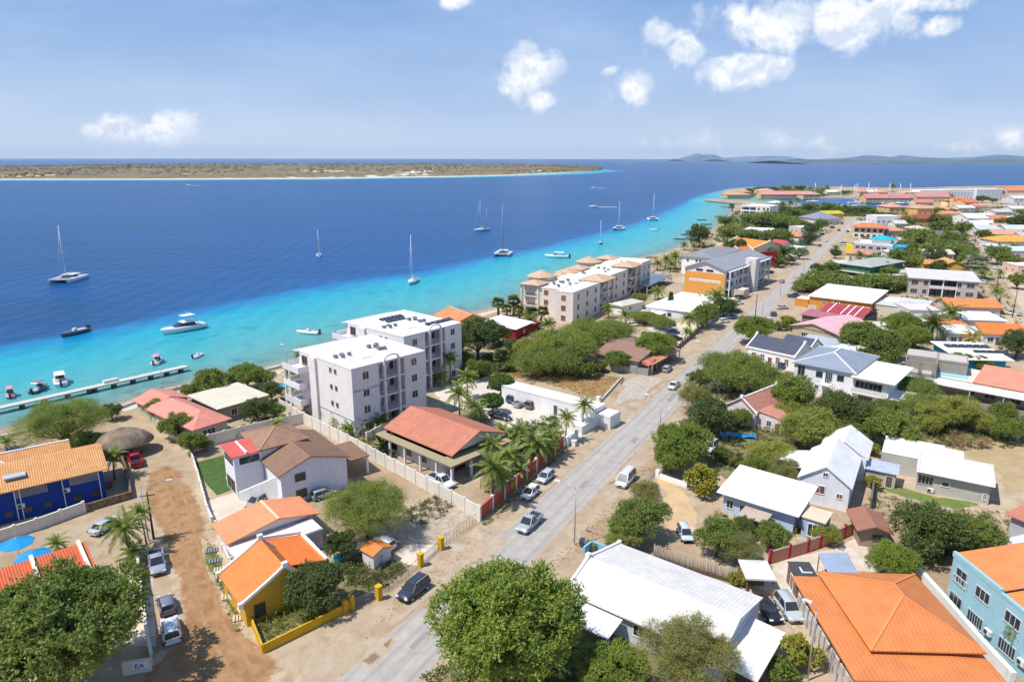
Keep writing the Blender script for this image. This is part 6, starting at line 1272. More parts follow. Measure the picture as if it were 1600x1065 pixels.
b = B('white_seaside_hotel', 'white three storey cubic hotel at the end of the beach', (1158, 326), (1203, 328), 22, 9.5, 'hotel'); L_ = b.L; b.blk(0, 0, L_, 22, 12, PL((.76, .73, .70))); b.flat(0, 0, L_, 22, 12, FL(WR), .6)
for z in (10.2, 6.8, 3.0): b.win('f', [.06, .62, .8, .93], z, 1.4, 1.8, (.4, .35, .3)); b.win('f', [.2, .42], z, 4.5, 2.0, (.2, .17, .15))
b.blk(0, -4, L_ * .3, 0, 5); b.flat(0, -4, L_ * .3, 0, 5, FL(WR), .9, .3); b.rail((L_ * .3, -2), (L_ * .6, -2), 4.6, 1.2, True, (.3, .2, .15)); MB().box(L_ * .3, -2, 4.3, L_ * .6, 0, 4.6).build('balcony', PL(WHITE), b.e)
# --- breakwater, marina quay
wallrun('breakwater', 'low pale breakwater reaching out from beach end to open water', [(1104, 313), (1156, 318)], .6, mat('stone', (.55, .5, .42)), th=7, cat='breakwater')
# --- far waterfront: (cx, cy, w, d, h, ang, roof, wall, type, label, rise, windows)
for r in [
 (1150, 302, -38, 20, 4, 8, (.66, .36, .2), (.68, .45, .2), 'hip', 'low ochre resort building with salmon roofs at tip of the point', 3, 7),
 (1222, 301, -72, 16, 5, 3, (.66, .30, .24), (.68, .42, .2), 'gu', 'long salmon roofed resort row left of the marina', 4, 16),
 (1264, 301, -26, 18, 6, 3, (.66, .32, .26), (.68, .45, .25), 'hip', 'taller end block of the salmon roofed resort row', 4, 6),
 (1386, 306, -74, 16, 5.5, 2, (.60, .24, .24), (.68, .48, .22), 'gu', 'long ochre marina building with faded red roof behind masts', 4, 14),
 (1453, 304, -52, 16, 6.5, 2, (.62, .26, .24), (.66, .48, .28), 'gu', 'three storey ochre marina building below the white hotel', 4, 8),
 (1346, 297, -14, 14, 6, 5, (.66, .28, .2), (.7, .45, .25), 'hip', 'small salmon pavilion at the marina mouth', 4, 3),
 (1376, 298, -14, 14, 6, 5, (.70, .34, .2), (.7, .45, .25), 'hip', 'orange pavilion beside white tents at the marina', 4, 3),
 (1421, 297, -26, 18, 9, 3, (.76, .74, .72), (.66, .48, .25), 'flat', 'tall ochre tower block at left end of the white hotel', 4, 6),
 (1453, 294.5, -42, 18, 11, 3, (.80, .80, .80), (.72, .72, .74), 'flat', 'white four storey waterfront hotel, left section', 4, 9),
 (1497, 293.5, -44, 18, 11.5, 3, (.80, .80, .80), (.70, .71, .74), 'flat', 'white four storey waterfront hotel, middle section', 4, 9),
 (1540, 293, -40, 18, 12, 3, (.80, .80, .80), (.62, .66, .72), 'flat', 'white and glass waterfront hotel, right section', 4, 9),
 (1590, 294, -50, 25, 4, 3, (.70, .24, .12), (.7, .5, .4), 'gu', 'big orange red roof by the sea at the right edge', 5, 8),
 (1440, 313, -28, 12, 3.5, 4, (.64, .24, .18), (.7, .6, .45), 'gu', 'red roofed quay building among yachts', 3, 6),
 (1393, 320, -26, 20, 7, 4, (.66, .36, .22), (.68, .45, .22), 'hip', 'ochre house with tan roof on the marina bank', 3, 3),
 (1437, 322, -26, 18, 8, 4, (.66, .36, .22), (.7, .42, .15), 'hip', 'yellow ochre house with tan roof beside marina palms', 3, 3),
 (1510, 313, -22, 18, 5, 4, (.68, .18, .08), (.68, .45, .22), 'gu', 'bright red roofed house by the marina car park', 3, 3),
 (1497, 310, -20, 18, 6, 4, (.68, .2, .08), (.68, .45, .22), 'gu', 'smaller red orange roofed house behind marina sheds', 3, 3),
 (1443, 337, -58, 20, 6, 3, (.38, .08, .06), (.62, .40, .10), 'hip', 'mustard building with long dark red roof', 3, 6),
 (1381, 334, -36, 16, 8, 0, (.74, .74, .74), (.72, .70, .70), 'flat', 'white three storey house with black solar row on its roof', 3, 5),
 (1282, 336, -42, 22, 4.5, 10, (.26, .27, .30), (.66, .6, .55), 'hip', 'grey roofed open market hall beside the yellow roof', 5, 4),
 (1296, 331, -32, 14, 5, 10, (.62, .50, .04), (.62, .50, .1), 'gu', 'lemon yellow roofed building by the upper road', 2, 3),
 (1244, 365, -24, 12, 4, 30, (.68, .28, .12), (.74, .70, .68), 'hip', 'small white house with orange pyramid roof by parked cars', 2.4, 2),
 (1256, 352, -30, 14, 4, 12, (.66, .62, .55), (.6, .56, .5), 'flat', 'long grey flat roofed building behind roadside trees', 2, 4),
 (1221, 378, -16, 10, 4, 20, (.55, .08, .08), (.74, .7, .68), 'gv', 'small house with red gable among palms', 2, 2),
 (1244, 383, -22, 8, 4.5, 30, (.76, .76, .76), (.50, .66, .74), 'flat', 'white and aqua roadside kiosk building', 2, 3),
 (1396, 357, -32, 12, 4, 0, (.70, .30, .16), (.7, .6, .5), 'hip', 'low house with orange hip roof right of orange block', 2, 3),
 (1458, 363, -68, 14, 4.5, -8, (.20, .14, .13), (.3, .2, .15), 'gu', 'long dark brown roofed building in the wood', 2.4, 6),
 (1433, 354, -26, 12, 4, -10, (.62, .56, .48), (.6, .5, .4), 'hip', 'beige roofed house behind thicket', 2, 3),
 (1460, 392, -44, 10, 3.6, -4, (.70, .60, .48), (.66, .6, .5), 'gu', 'long low house with cream roof amid trees', 1.6, 4),
 (1484, 410, -44, 13, 4.2, -14, (.70, .36, .12), (.68, .42, .08), 'gv', 'yellow house with orange gable roof behind apartment house', 2.8, 2),
 (1449, 408, -18, 8, 3.5, -10, (.68, .28, .1), (.66, .4, .1), 'gu', 'little orange roofed annex half hidden by palms', 1.5, 1),
 (1494, 425, -58, 8, 3.2, -8, (.34, .26, .24), (.5, .4, .35), 'shed', 'low brown roofed outbuilding behind grey apartment house', 1, 4),
 (1513, 471, -74, 9, 3.6, -8, (.74, .26, .08), (.62, .52, .48), 'gu', 'long house with vivid orange roof before grey apartments', 1.8, 3),
 (1515, 492, -78, 10, 3.2, -8, (.82, .82, .82), (.7, .68, .66), 'shed', 'long white roofed house between orange roofs', .8, 3),
 (1557, 510, -58, 11, 3.2, -10, (.74, .22, .05), (.74, .72, .72), 'gu', 'bright orange roofed bungalow near dirt street', 1.8, 3),
 (1492, 513, -38, 8, 3.2, -8, (.82, .82, .80), (.6, .58, .56), 'shed', 'small white roofed house behind cyan house', .8, 2),
 (1479, 502, -44, 7, 3.0, -8, (.70, .24, .07), (.6, .5, .4), 'shed', 'narrow orange roof behind the date palm', .8, 2),
 (1434, 477, -46, 12, 4.2, -6, (.64, .54, .54), (.62, .56, .58), 'flat', 'pinkish grey house with cluttered roof terrace', 1, 2),
 (1413, 423, -22, 9, 3.6, -4, (.5, .46, .42), (.55, .5, .45), 'flat', 'small grey house left of grey apartments', .6, 2),
 (1580, 371, -62, 18, 4.5, -4, (.74, .38, .07), (.66, .62, .62), 'hip', 'open house with large golden orange hip roof', 3, 5),
 (1568, 361, -46, 14, 4, -4, (.66, .36, .24), (.7, .6, .5), 'gu', 'salmon roofed house behind golden orange roof', 2.4, 4),
 (1537, 354, -32, 14, 4, -4, (.52, .56, .60), (.66, .62, .6), 'gu', 'blue grey roofed house by dirt street', 2.4, 3),
 (1528, 347, -28, 12, 4, -4, (.68, .68, .68), (.66, .62, .6), 'gu', 'pale grey roofed house further up dirt street', 2.4, 3),
 (1584, 354, -36, 14, 4, -6, (.55, .60, .64), (.66, .62, .6), 'gu', 'long house with blue grey metal roof at right', 2.4, 4),
 (1598, 411, -34, 12, 3.6, -6, (.80, .78, .74), (.68, .45, .35), 'flat', 'pink walled house with white roof at right edge', 1, 2),
 (1585, 387, -40, 10, 4, -6, (.56, .64, .68), (.6, .6, .6), 'gu', 'pale blue roofed shed behind right edge palm', 1.6, 2),
 (1523, 336, -46, 22, 6, 0, (.64, .70, .74), (.7, .68, .66), 'gu', 'large warehouse with pale blue metal roof', 3, 4),
 (1554, 339, -26, 16, 5, 0, (.68, .24, .12), (.72, .66, .6), 'gu', 'red orange roofed house beside warehouse', 3, 3),
 (1581, 339, -28, 14, 4, 0, (.68, .64, .58), (.6, .56, .52), 'hip', 'beige roofed house at edge of the car park', 2.4, 3),
 (1592, 307, -32, 20, 5, 0, (.62, .62, .64), (.6, .6, .6), 'gu', 'grey industrial roof by the far car park', 3, 4),
 (1590, 323, -32, 14, 4, 0, (.70, .66, .6), (.64, .6, .55), 'gu', 'cream roofed row at right beyond car park', 2, 4),
 (1560, 328, -26, 16, 4, 0, (.55, .52, .5), (.6, .56, .52), 'gu', 'grey brown roof between warehouse and car park', 2, 3),
 (1213, 315, -20, 16, 5, 5, (.68, .62, .55), (.66, .6, .55), 'hip', 'cream roofed house behind white seaside hotel', 2.4, 3),
 (1195, 296, -26, 16, 5, 4, (.66, .40, .30), (.68, .5, .35), 'hip', 'low salmon roof between palms on the point', 3, 3),
 (1163, 298, -16, 14, 6, 4, (.66, .30, .2), (.68, .45, .25), 'hip', 'small red roofed pavilion on the point', 3, 2),
 (1305, 298, -30, 12, 3.5, 2, (.70, .62, .5), (.68, .6, .5), 'gu', 'cream roofed quay row between resort and marina mouth', 3, 7),
 (1505, 322, -26, 12, 4, 2, (.66, .64, .6), (.7, .66, .6), 'gu', 'pale roofed quay shed left of far car park', 2, 3),
 (1528, 319, -20, 12, 4, 2, (.68, .3, .2), (.7, .6, .5), 'gu', 'small salmon roof just left of far car park', 2, 3),
 (1500, 331, -18, 12, 4, 0, (.66, .28, .14), (.7, .62, .55), 'hip', 'small orange hip roof left of pale blue warehouse', 2, 2),
 (1541, 345, -20, 10, 3.6, -4, (.7, .68, .64), (.66, .6, .55), 'gu', 'little white roof above blue grey roofed house', 1.6, 2),
 (1560, 350, -22, 10, 3.6, -4, (.6, .3, .2), (.66, .6, .55), 'gu', 'dull red roof between grey roofs at right', 1.6, 2),
 (1600, 365, -22, 10, 3.6, -4, (.5, .5, .5), (.66, .6, .55), 'gu', 'grey roof cut by right edge above golden roof', 1.6, 2),
 (1562, 383, -36, 9, 3.4, -6, (.7, .7, .68), (.66, .62, .58), 'shed', 'pale lean-to roof just below golden orange roof', .6, 3),
 (1595, 398, -26, 9, 3.4, -6, (.3, .2, .19), (.4, .3, .28), 'gu', 'dark brown roof at right edge', 1.4, 2),
 (1409, 372, -16, 9, 3.4, -4, (.5, .46, .44), (.6, .56, .5), 'gu', 'tiny grey roof beside the acacia wood', 1.4, 1),
 (1403, 346, -18, 10, 4, 0, (.6, .58, .55), (.68, .64, .6), 'gu', 'small grey roof behind orange hip block', 2, 2),
 (1350, 345, -20, 10, 4, 0, (.66, .62, .56), (.68, .64, .6), 'flat', 'cream flat roof behind orange hip block', 2, 2),
 (1318, 408, -26, 8, 3.2, 0, (.72, .7, .66), (.7, .66, .6), 'flat', 'low white wall like building at road before green house', 1, 2),
 (1392, 392, -16, 8, 3.4, 0, (.7, .68, .64), (.66, .62, .58), 'shed', 'small white lean-to right of grey block', .6, 1),
 (1404, 430, -24, 8, 3.4, -4, (.76, .75, .72), (.7, .68, .64), 'flat', 'small white flat roof left of grey apartment house', .8, 2),
 (1443, 496, -24, 8, 3.2, -6, (.5, .47, .44), (.6, .56, .52), 'shed', 'grey lean-to behind bright round tree', .6, 1),
 (1530, 511, -22, 8, 3.2, -8, (.55, .5, .46), (.62, .56, .5), 'flat', 'small grey flat roof between orange bungalow and white roof', .6, 1),
 (1375, 507, -52, 9, 3.2, -14, (.66, .6, .5), (.62, .55, .48), 'flat', 'long cream flat roof right of pink roof hall', .6, 3),
 (1478, 331, -20, 10, 4, 0, (.66, .3, .2), (.7, .5, .3), 'gu', 'orange roofed house right of mustard building', 2, 2),
]:
    cx_, cy_, w_, d_, h_, an_, rc, wc, kd, lb, ri, nw = r
    big = cy_ < 345; st = 1 if h_ < 5 else 2 if h_ < 7 else int(h_ / 2.9)
    hb = house(cx_, cy_, w_, d_, h_, an_, rc, wc, kd, lb, ri, nw, storey=max(1, st), cat='house' if 0 < w_ < 36 else 'building', rk='tile' if rc[0] - rc[2] > .25 else 'corr')
    hb.e.name = 'house' if 0 < w_ < 36 else 'resort_building' if h_ > 8 else 'long_building'
# windmill shaped tower on the marina bank, white tents
x, y = G(1477, 318, 8); e = empty('round_tower', x, y, 0, 0, label='stubby round yellow tower with skirt roof at the marina', cat='tower')
MB().loft([[(r_ * math.cos(k * .5236), r_ * math.sin(k * .5236), z) for k in range(12)] for r_, z in ((4.6, 0), (3.2, 11))]).build('wall', PL((.70, .48, .22)), e); MB().loft([[(r_ * math.cos(k * .5236), r_ * math.sin(k * .5236), z) for k in range(12)] for r_, z in ((10, 3), (10, 3.4), (4, 5))]).build('skirt_roof', T((.68, .34, .18)), e); MB().loft([[(r_ * math.cos(k * .5236), r_ * math.sin(k * .5236), z) for k in range(12)] for r_, z in ((3.8, 11), (.1, 12.6))]).build('cap', T((.6, .4, .2)), e)
for i, xx in enumerate((1356, 1362, 1369)):
    x, y = G(xx, 299, 3); e = empty('event_tent', x, y, 0, 0, label='white peaked tent on the marina quay', cat='tent', group='white peaked tents on the quay'); MB().loft([[(r_ * math.cos(k * 1.5708 + .78), r_ * math.sin(k * 1.5708 + .78), z) for k in range(4)] for r_, z in ((4.5, 3), (1.8, 5), (.1, 8))], smooth=False).build('canopy', mat('paint', (.82, .82, .82)), e)
    for sx in (-3, 3):
        for sy in (-3, 3): MB().tube([(sx, sy, 0), (sx, sy, 3.2)], .12, 5).build('pole', mat('paint', WHITE), e)
# red billboard hall wall by palms
x, y = G(1200, 409, 3); e = empty('red_sign', x, y, 0, R(15), label='red sign board with small white lettering beside the yellow palm', cat='sign')
MB().box(-4.5, -.2, 1, 4.5, .2, 8).build('board', mat('paint', (.35, .015, .02)), e); MB().box(-4, -.1, -.2, -3.6, .1, 1).box(3.6, -.1, -.2, 4, .1, 1).build('leg', mat('metal', (.2, .2, .2)), e); m = MB()
for i in range(5): m.box(-2.4 + i * .95, -.26, 5, -1.75 + i * .95, -.21, 5.9)
m.build('lettering', mat('paint', (.8, .6, .6)), e)
# ================================================================ walls and fences
WP = PL((.68, .63, .55))
wallrun('boundary_wall', 'tall cream panel wall from seaside hedge down to the road', [(438, 640), (476, 662), (560, 706), (650, 756), (748, 812)], 2.3, WP, .18, 3.0, WP)
wallrun('boundary_wall', 'cream panel wall between salmon house and white villa', [(300, 708), (328, 697), (400, 678), (476, 661)], 2.2, WP, .18, 3.2, WP)
e = wallrun('mural_wall', 'roadside wall with painted red panels between white posts', [(750, 813), (880, 698)], 2.1, PL((.50, .10, .06)), .2, 3.6, PL((.74, .72, .70)), .4, .25, cap=(.5, .13, .09))
a = Vector(G(750, 813)); b_ = Vector(G(880, 698)); dd = (b_ - a).normalized(); an = math.atan2(dd.y, dd.x)
for f_, c_ in ((.34, (.8, .42, .03)), (.36, (.7, .2, .03)), (.10, (.6, .16, .06)), (.6, (.6, .15, .04)), (.86, (.6, .2, .08))):
    p = (b_ - a) * f_; m = MB(); n_ = Vector((dd.y, -dd.x)) * .13; m.tube([(p.x + n_.x * .8, p.y + n_.y * .8, 1.1), (p.x + n_.x, p.y + n_.y, 1.1)], .62, 14, smooth=False); m.build('painted_motif', PL(c_), e)
wallrun('entrance_wall', 'low white gate wall with lamps left of the parking entrance', [(886, 697), (901, 688)], 1.6, PL((.74, .72, .70)), .3, 4, PL(WHITE), .5, .4)
wallrun('entrance_wall', 'low white wall right of the parking entrance by tall palm', [(914, 671), (944, 648)], 1.7, PL((.74, .72, .70)), .3, 5, PL(WHITE), .5, .3)
YW = PL((.62, .36, .02))
wallrun('garden_wall', 'mustard yellow garden wall round the corner house', [(371, 905), (390, 965), (412, 1021), (540, 957)], 1.1, YW, .18, 0); 
wallrun('gate_wall', 'short yellow wall and post left of first driveway gate', [(540, 957), (551, 951)], 1.2, YW, .2, 4, YW, .5, .5)
wallrun('metal_gate', 'sliding grey bar gate across the yellow house driveway', [(553, 950), (590, 932)], 1.2, mat('metal', (.25, .25, .26)), bars=.22, cat='gate')
wallrun('mesh_fence', 'thin wire fence from yellow house gate to far driveway', [(596, 928), (640, 899), (656, 884)], 1.3, mat('metal', (.3, .29, .27)), bars=.6, cat='fence')
wallrun('metal_gate', 'grey bar gate between the two square yellow posts', [(661, 880), (689, 855)], 1.2, mat('metal', (.25, .25, .26)), bars=.22, cat='gate')
wallrun('mesh_fence', 'wire fence along rubble yard up to the panel wall', [(693, 853), (744, 817)], 1.5, mat('metal', (.3, .29, .27)), bars=.7, cat='fence')
for i, (x_, y_, l_) in enumerate([(593, 936, 'square yellow gate post by parked dark grey car'), (658, 884, 'square yellow gate post left of the rubble yard gate'), (690, 858, 'square yellow gate post right of the rubble yard gate')]):
    x, y = G(x_, y_); e = empty('gate_post', x, y, 0, R(50), label=l_, cat='gate post'); MB().box(-.3, -.3, -.1, .3, .3, 1.7).build('shaft', YW, e); MB().box(-.36, -.36, 1.7, .36, .36, 1.85).build('cap', YW, e)
wallrun('lane_wall', 'long whitewashed wall along right side of dirt lane', [(236, 655), (262, 680), (297, 704), (310, 745), (325, 800), (333, 818)], 1.0, PL((.70, .66, .58)), .22, 5, PL((.72, .68, .6)))
wallrun('lane_wall', 'low whitewashed wall bounding orange roof bungalow on the lane', [(338, 825), (350, 862), (372, 906)], 1.0, PL((.68, .64, .56)), .2, 5)
wallrun('lane_wall', 'pale wall on left side of lane beside three parked cars', [(216, 872), (224, 940), (232, 1000), (240, 1040)], 1.5, PL((.66, .56, .44)), .22, 0, cap=(.7, .62, .52))
wallrun('stone_wall', 'rough brown stone wall beside the blue building', [(0, 838), (70, 822), (134, 800), (206, 779)], 1.2, mat('stone', (.33, .22, .14)), .35)
wallrun('stone_wall', 'rough brown stone wall running up to thatched hut', [(206, 779), (200, 745), (190, 716)], 1.1, mat('stone', (.33, .22, .14)), .35)
e = wallrun('pergola_wall', 'cream pergola wall with square bays in front of blue building', [(-10, 850), (60, 828), (133, 801)], 1.7, PL((.66, .60, .52)), .3, 2.6, PL((.7, .64, .55)), .35)
wallrun('sea_wall', 'low concrete sea wall along the promenade', [(-40, 697), (20, 681), (62, 672), (110, 660), (187, 640), (260, 613), (330, 596), (400, 584), (470, 567), (520, 553)], .6, PL((.55, .52, .46)), .4)
wallrun('post_fence', 'small white railing fence on the shore at far left', [(12, 702), (52, 693)], 1.0, mat('paint', WHITE), bars=.3, cat='fence')
wallrun('pole_fence', 'rustic fence of upright grey poles behind the white roofed house', [(1022, 872), (1060, 885), (1100, 897), (1150, 912)], 2.0, mat('wood', (.36, .30, .24)), bars=.17, cat='fence')
RW = PL((.56, .24, .15))
wallrun('red_post_wall', 'terracotta garden wall with crimson posts', [(1203, 880), (1262, 862), (1300, 848), (1338, 830)], 1.7, RW, .2, 3.1, PL((.45, .03, .04)), .32, .35, cap=(.3, .25, .2))
wallrun('blue_wall', 'short sky blue front wall beside three wheelie bins', [(913, 866), (925, 857), (950, 866)], 1.2, PL((.22, .42, .60)), .3)
wallrun('white_wall', 'long bright white wall between orange roof and pale blue house', [(1432, 905), (1480, 960), (1530, 1020), (1580, 1075)], 1.9, PL((.76, .74, .70)), .5)
wallrun('white_wall', 'low white gate wall with square pillar across sandy yard', [(1028, 745), (1072, 760)], .7, PL(WHITE), .4, 9, PL(WHITE), .6, .6)
wallrun('metal_gate', 'long grey railing beside the road and white van', [(1026, 738), (992, 775), (958, 815)], 1.1, mat('metal', (.35, .35, .35)), bars=.3, cat='fence')
wallrun('field_kerb', 'low concrete kerb wall edging the dry field', [(935, 632), (973, 590)], .5, PL((.5, .46, .4)), .3)
wallrun('field_kerb', 'low concrete kerb wall crossing top of dry field', [(930, 584), (968, 590)], .4, PL((.5, .46, .4)), .3)
wallrun('grey_fence', 'weathered grey plank fence around the restaurant terrace', [(938, 560), (958, 580), (1012, 586), (1020, 582)], 1.7, mat('wood', (.36, .35, .33)), .1, 2.5)
wallrun('railing_wall', 'brown roadside railing from restaurant up to car park gate', [(1026, 577), (1060, 545), (1100, 510)], 1.3, mat('wood', (.20, .12, .08)), .15, 2.6, PL((.5, .4, .3)), .4, .3)
wallrun('sandy_wall', 'long sand coloured wall below white hall', [(1012, 497), (1050, 503), (1103, 512)], 1.6, PL((.62, .50, .34)), .2)
wallrun('grey_yard_wall', 'pale wall along the orange hall yard', [(1262, 481), (1300, 484), (1400, 492)], 1.3, PL((.62, .54, .42)), .2)
wallrun('block_wall', 'rough block wall below the salmon veranda house', [(1468, 628), (1530, 640), (1640, 660)], 1.5, mat('block', (.42, .36, .29)), .2)
wallrun('street_wall', 'cream wall along left side of the dirt street', [(1550, 455), (1570, 478), (1592, 506)], 1.4, PL((.62, .54, .43)), .2)
wallrun('hedge_wall', 'dark post wall left of bright lawn', [(1360, 795), (1364, 765)], 1.8, mat('wood', (.15, .13, .11)), .25)
wallrun('white_wall', 'white compound wall of terracotta villa on the seaward side', [(574, 690), (600, 676), (626, 662)], 1.8, WP, .18, 3, WP)
# sign wall with dark lettering in the lower left
x, y = G(214, 1035, 1.2); e = empty('sign_wall', x, y, 0, R(15), label='cream wall sign with dark blue letters under mango tree', cat='sign'); MB().box(-1.3, -.12, -.1, 1.3, .12, 1.5).build('panel', PL((.66, .58, .45)), e)
MB().box(-.3, -.16, .5, 1.1, -.12, 1.3).build('sign_board', mat('paint', (.75, .76, .78)), e)
c_ = bpy.data.curves.new('text', 'FONT'); c_.body = 'EA'; c_.size = .8; c_.extrude = .01; to = bpy.data.objects.new('text', c_); COL.objects.link(to); bpy.context.view_layer.update(); tm = bpy.data.meshes.new_from_object(to); bpy.data.objects.remove(to); tm.materials.clear(); tm.materials.append(mat('paint', (.02, .04, .2))); to = bpy.data.objects.new('lettering', tm); COL.objects.link(to); to.parent = e; to.rotation_euler = (math.pi / 2, 0, 0); to.location = (-.2, -.18, .62)
# ================================================================ small garden things
def sm(name, label, px, py, ang, cat, z=0, group=None): x, y = G(px, py, z); return empty(name, x, y, 0, R(ang), label=label, cat=cat, group=group)
for (x_, y_, w_, l_) in ((26, 846, 44, 'bright blue parasol nearer left edge of terrace'), (52, 866, 40, 'bright blue parasol touching the red tiled roof')):
    e = sm('parasol', l_, x_, y_, 0, 'parasol', 2.6); MB().loft([[(r_ * math.cos(k * .785), r_ * math.sin(k * .785), z) for k in range(8)] for r_, z in ((2.05, 2.3), (2.03, 2.36), (.05, 3.0))], smooth=False).build('canopy', mat('paint', (.01, .27, .55)), e); MB().tube([(0, 0, 0), (0, 0, 3.1)], .04, 6).build('pole', mat('metal', (.6, .6, .6)), e); MB().tube([(0, 0, 0), (0, 0, .12)], .35, 12).build('base', mat('tyre'), e)
for (x_, y_, c, l_) in ((910, 853, (.02, .05, .12), 'dark blue wheelie bin nearest the road'), (919, 858, (.04, .09, .03), 'dark green wheelie bin between blue bin and low one'), (929, 861, (.06, .12, .03), 'green wheelie bin farthest from the road')):
    e = sm('wheelie_bin', l_, x_, y_, -25, 'bin'); MB().hexa([(-.24, -.28, .1), (.24, -.28, .1), (.24, .28, .1), (-.24, .28, .1), (-.3, -.36, 1.0), (.3, -.36, 1.0), (.3, .36, 1.0), (-.3, .36, 1.0)]).build('body', mat('paint', c), e); MB().hexa([(-.32, -.4, 1.0), (.32, -.4, 1.0), (.32, .4, 1.0), (-.32, .4, 1.0), (-.3, -.36, 1.06), (.3, -.36, 1.06), (.3, .4, 1.12), (-.3, .4, 1.12)]).build('lid', mat('paint', c), e); MB().tube([(-.3, .3, .1), (.3, .3, .1)], .1, 8).build('wheels', mat('tyre'), e)
PX = [((331, 861), (.22, .25, .3)), ((337, 877), (.22, .24, .27)), ((345, 891), (.6, .5, .38)), ((354, 905), (.6, .5, .38)), ((358, 933), (.62, .52, .4)), ((376, 966), (.62, .52, .4))]
LBP = ['grey blue slatted pallet nearest the salmon bungalow', 'grey slatted pallet second from the salmon bungalow', 'small tan pallet between grey pallets and grass', 'small tan pallet third from lane corner on the verge', 'tan pallet second from yellow wall corner on grass', 'tan pallet nearest the yellow wall corner']
for (p, c), l_ in zip(PX, LBP):
    e = sm('pallet', l_, *p, 20, 'pallet'); 
    for i in range(5): MB().box(-.75 + i * .33, -.55, .16, -.55 + i * .33, .55, .2).build('slat', mat('wood', c), e)
    for j in (-.5, 0, .42): MB().box(-.75, j, .02, .77, j + .1, .159).build('bearer', mat('wood', sc(c, .7)), e)
e = sm('garden_shed', 'tiny white shed with vivid orange roof behind the fence', 590, 878, 50, 'shed'); b = B.__new__(B); b.e = e; b.wm = PL((.72, .68, .66)); b.blk(-1.4, -1.1, 1.4, 1.1, 2.0); b.gable(-1.4, -1.1, 1.4, 1.1, 2.0, .5, CR((.70, .22, .05)), 'v', ov=.2); b.door('f', .4, .8, 1.7, (.5, .48, .45))
e = sm('paddling_pool', 'round turquoise paddling tub beside the concrete path', 531, 873, 0, 'tub'); MB().tube([(0, 0, 0), (0, 0, .35)], .8, 16).build('rim', mat('paint', (.02, .35, .5)), e); MB().tube([(0, 0, .3), (0, 0, .37)], .7, 16).build('water', mat('paint', (.05, .4, .5)), e)
e = sm('blue_pool_cover', 'crumpled bright blue cover among garden bushes', 1152, 682, -10, 'pool cover'); m = MB(); rr = random.Random(3); m.loft([[(x * .7 - 3, y * .55 - 1.1, .15 + .5 * rr.random()) for y in range(5)] for x in range(10)], closed=False, caps=False); m.build('sheet', mat('paint', (.02, .32, .6)), e); MB().box(-3, -1, 0, 3.2, 1, .2).build('frame', mat('paint', (.1, .3, .45)), e)
for i, (x_, y_, l_) in enumerate([(974, 843, 'white plastic garden chair left, behind ribbed white roof'), (990, 847, 'white plastic garden chair right, behind ribbed white roof')]):
    e = sm('garden_chair', l_, x_, y_, 30 + 60 * i, 'chair'); MB().box(-.28, -.26, .4, .28, .26, .45).build('seat', mat('paint', WHITE), e); MB().hexa([(-.28, .24, .45), (.28, .24, .45), (.28, .28, .45), (-.28, .28, .45), (-.26, .36, .95), (.26, .36, .95), (.26, .4, .95), (-.26, .4, .95)]).build('backrest', mat('paint', WHITE), e)
    for sx in (-.25, .25):
        for sy in (-.22, .24): MB().tube([(sx, sy, 0), (sx, sy, .42)], .03, 5).build('leg', mat('paint', WHITE), e)
e = sm('picnic_table', 'red picnic table by the dark stone wall', 168, 762, 20, 'table'); MB().box(-.9, -.4, .72, .9, .4, .78).build('tabletop', mat('wood', (.3, .06, .05)), e)
for sy in (-.8, .8): MB().box(-.9, sy - .14, .42, .9, sy + .14, .47).build('bench', mat('wood', (.3, .06, .05)), e)
for sx in (-.6, .6): MB().bar((sx, -.8, .1), (sx, .8, .1), .08, .1).bar((sx, -.6, 0), (sx, -.2, .72), .08, .08).bar((sx, .6, 0), (sx, .2, .72), .08, .08).build('leg', mat('wood', (.2, .05, .04)), e)
for i, (x_, y_) in enumerate([(936, 622), (930, 640)]): pass
for x_, y_, l_ in ((897, 696, 'white cube bollard in front of left gate wall'), (935, 627, 'small grey electric box by the garage corner')):
    e = sm('concrete_block', l_, x_, y_, 60, 'bollard'); MB().box(-.4, -.4, -.1, .4, .4, 1.0).build('block', PL(WHITE), e); MB().box(-.45, -.45, 1.0, .45, .45, 1.1).build('cap', PL(WHITE), e)
e = sm('motorcycle', 'dark motorcycle parked under the ball trees', 944 - 0, 0 + 584, 0, 'motorcycle') if False else None
x, y = G(766, 608); e = empty('motorcycle', x, y, 0, R(-30), label='dark scooter parked between the ball clipped trees', cat='motorcycle')
for sx in (-.6, .6): MB().tube([(sx, -.06, .3), (sx, .06, .3)], .3, 12, smooth=False).build('wheel', mat('tyre'), e)
MB().hexa([(-.7, -.12, .45), (.3, -.12, .35), (.3, .12, .35), (-.7, .12, .45), (-.7, -.14, .8), (.2, -.1, .72), (.2, .1, .72), (-.7, .14, .8)]).bar((.45, 0, .4), (.3, 0, 1.05), .08, .08).build('body', mat('paint', (.03, .03, .04)), e); MB().bar((.3, -.35, 1.05), (.3, .35, 1.05), .05, .05).build('handlebar', mat('metal', (.2, .2, .2)), e)
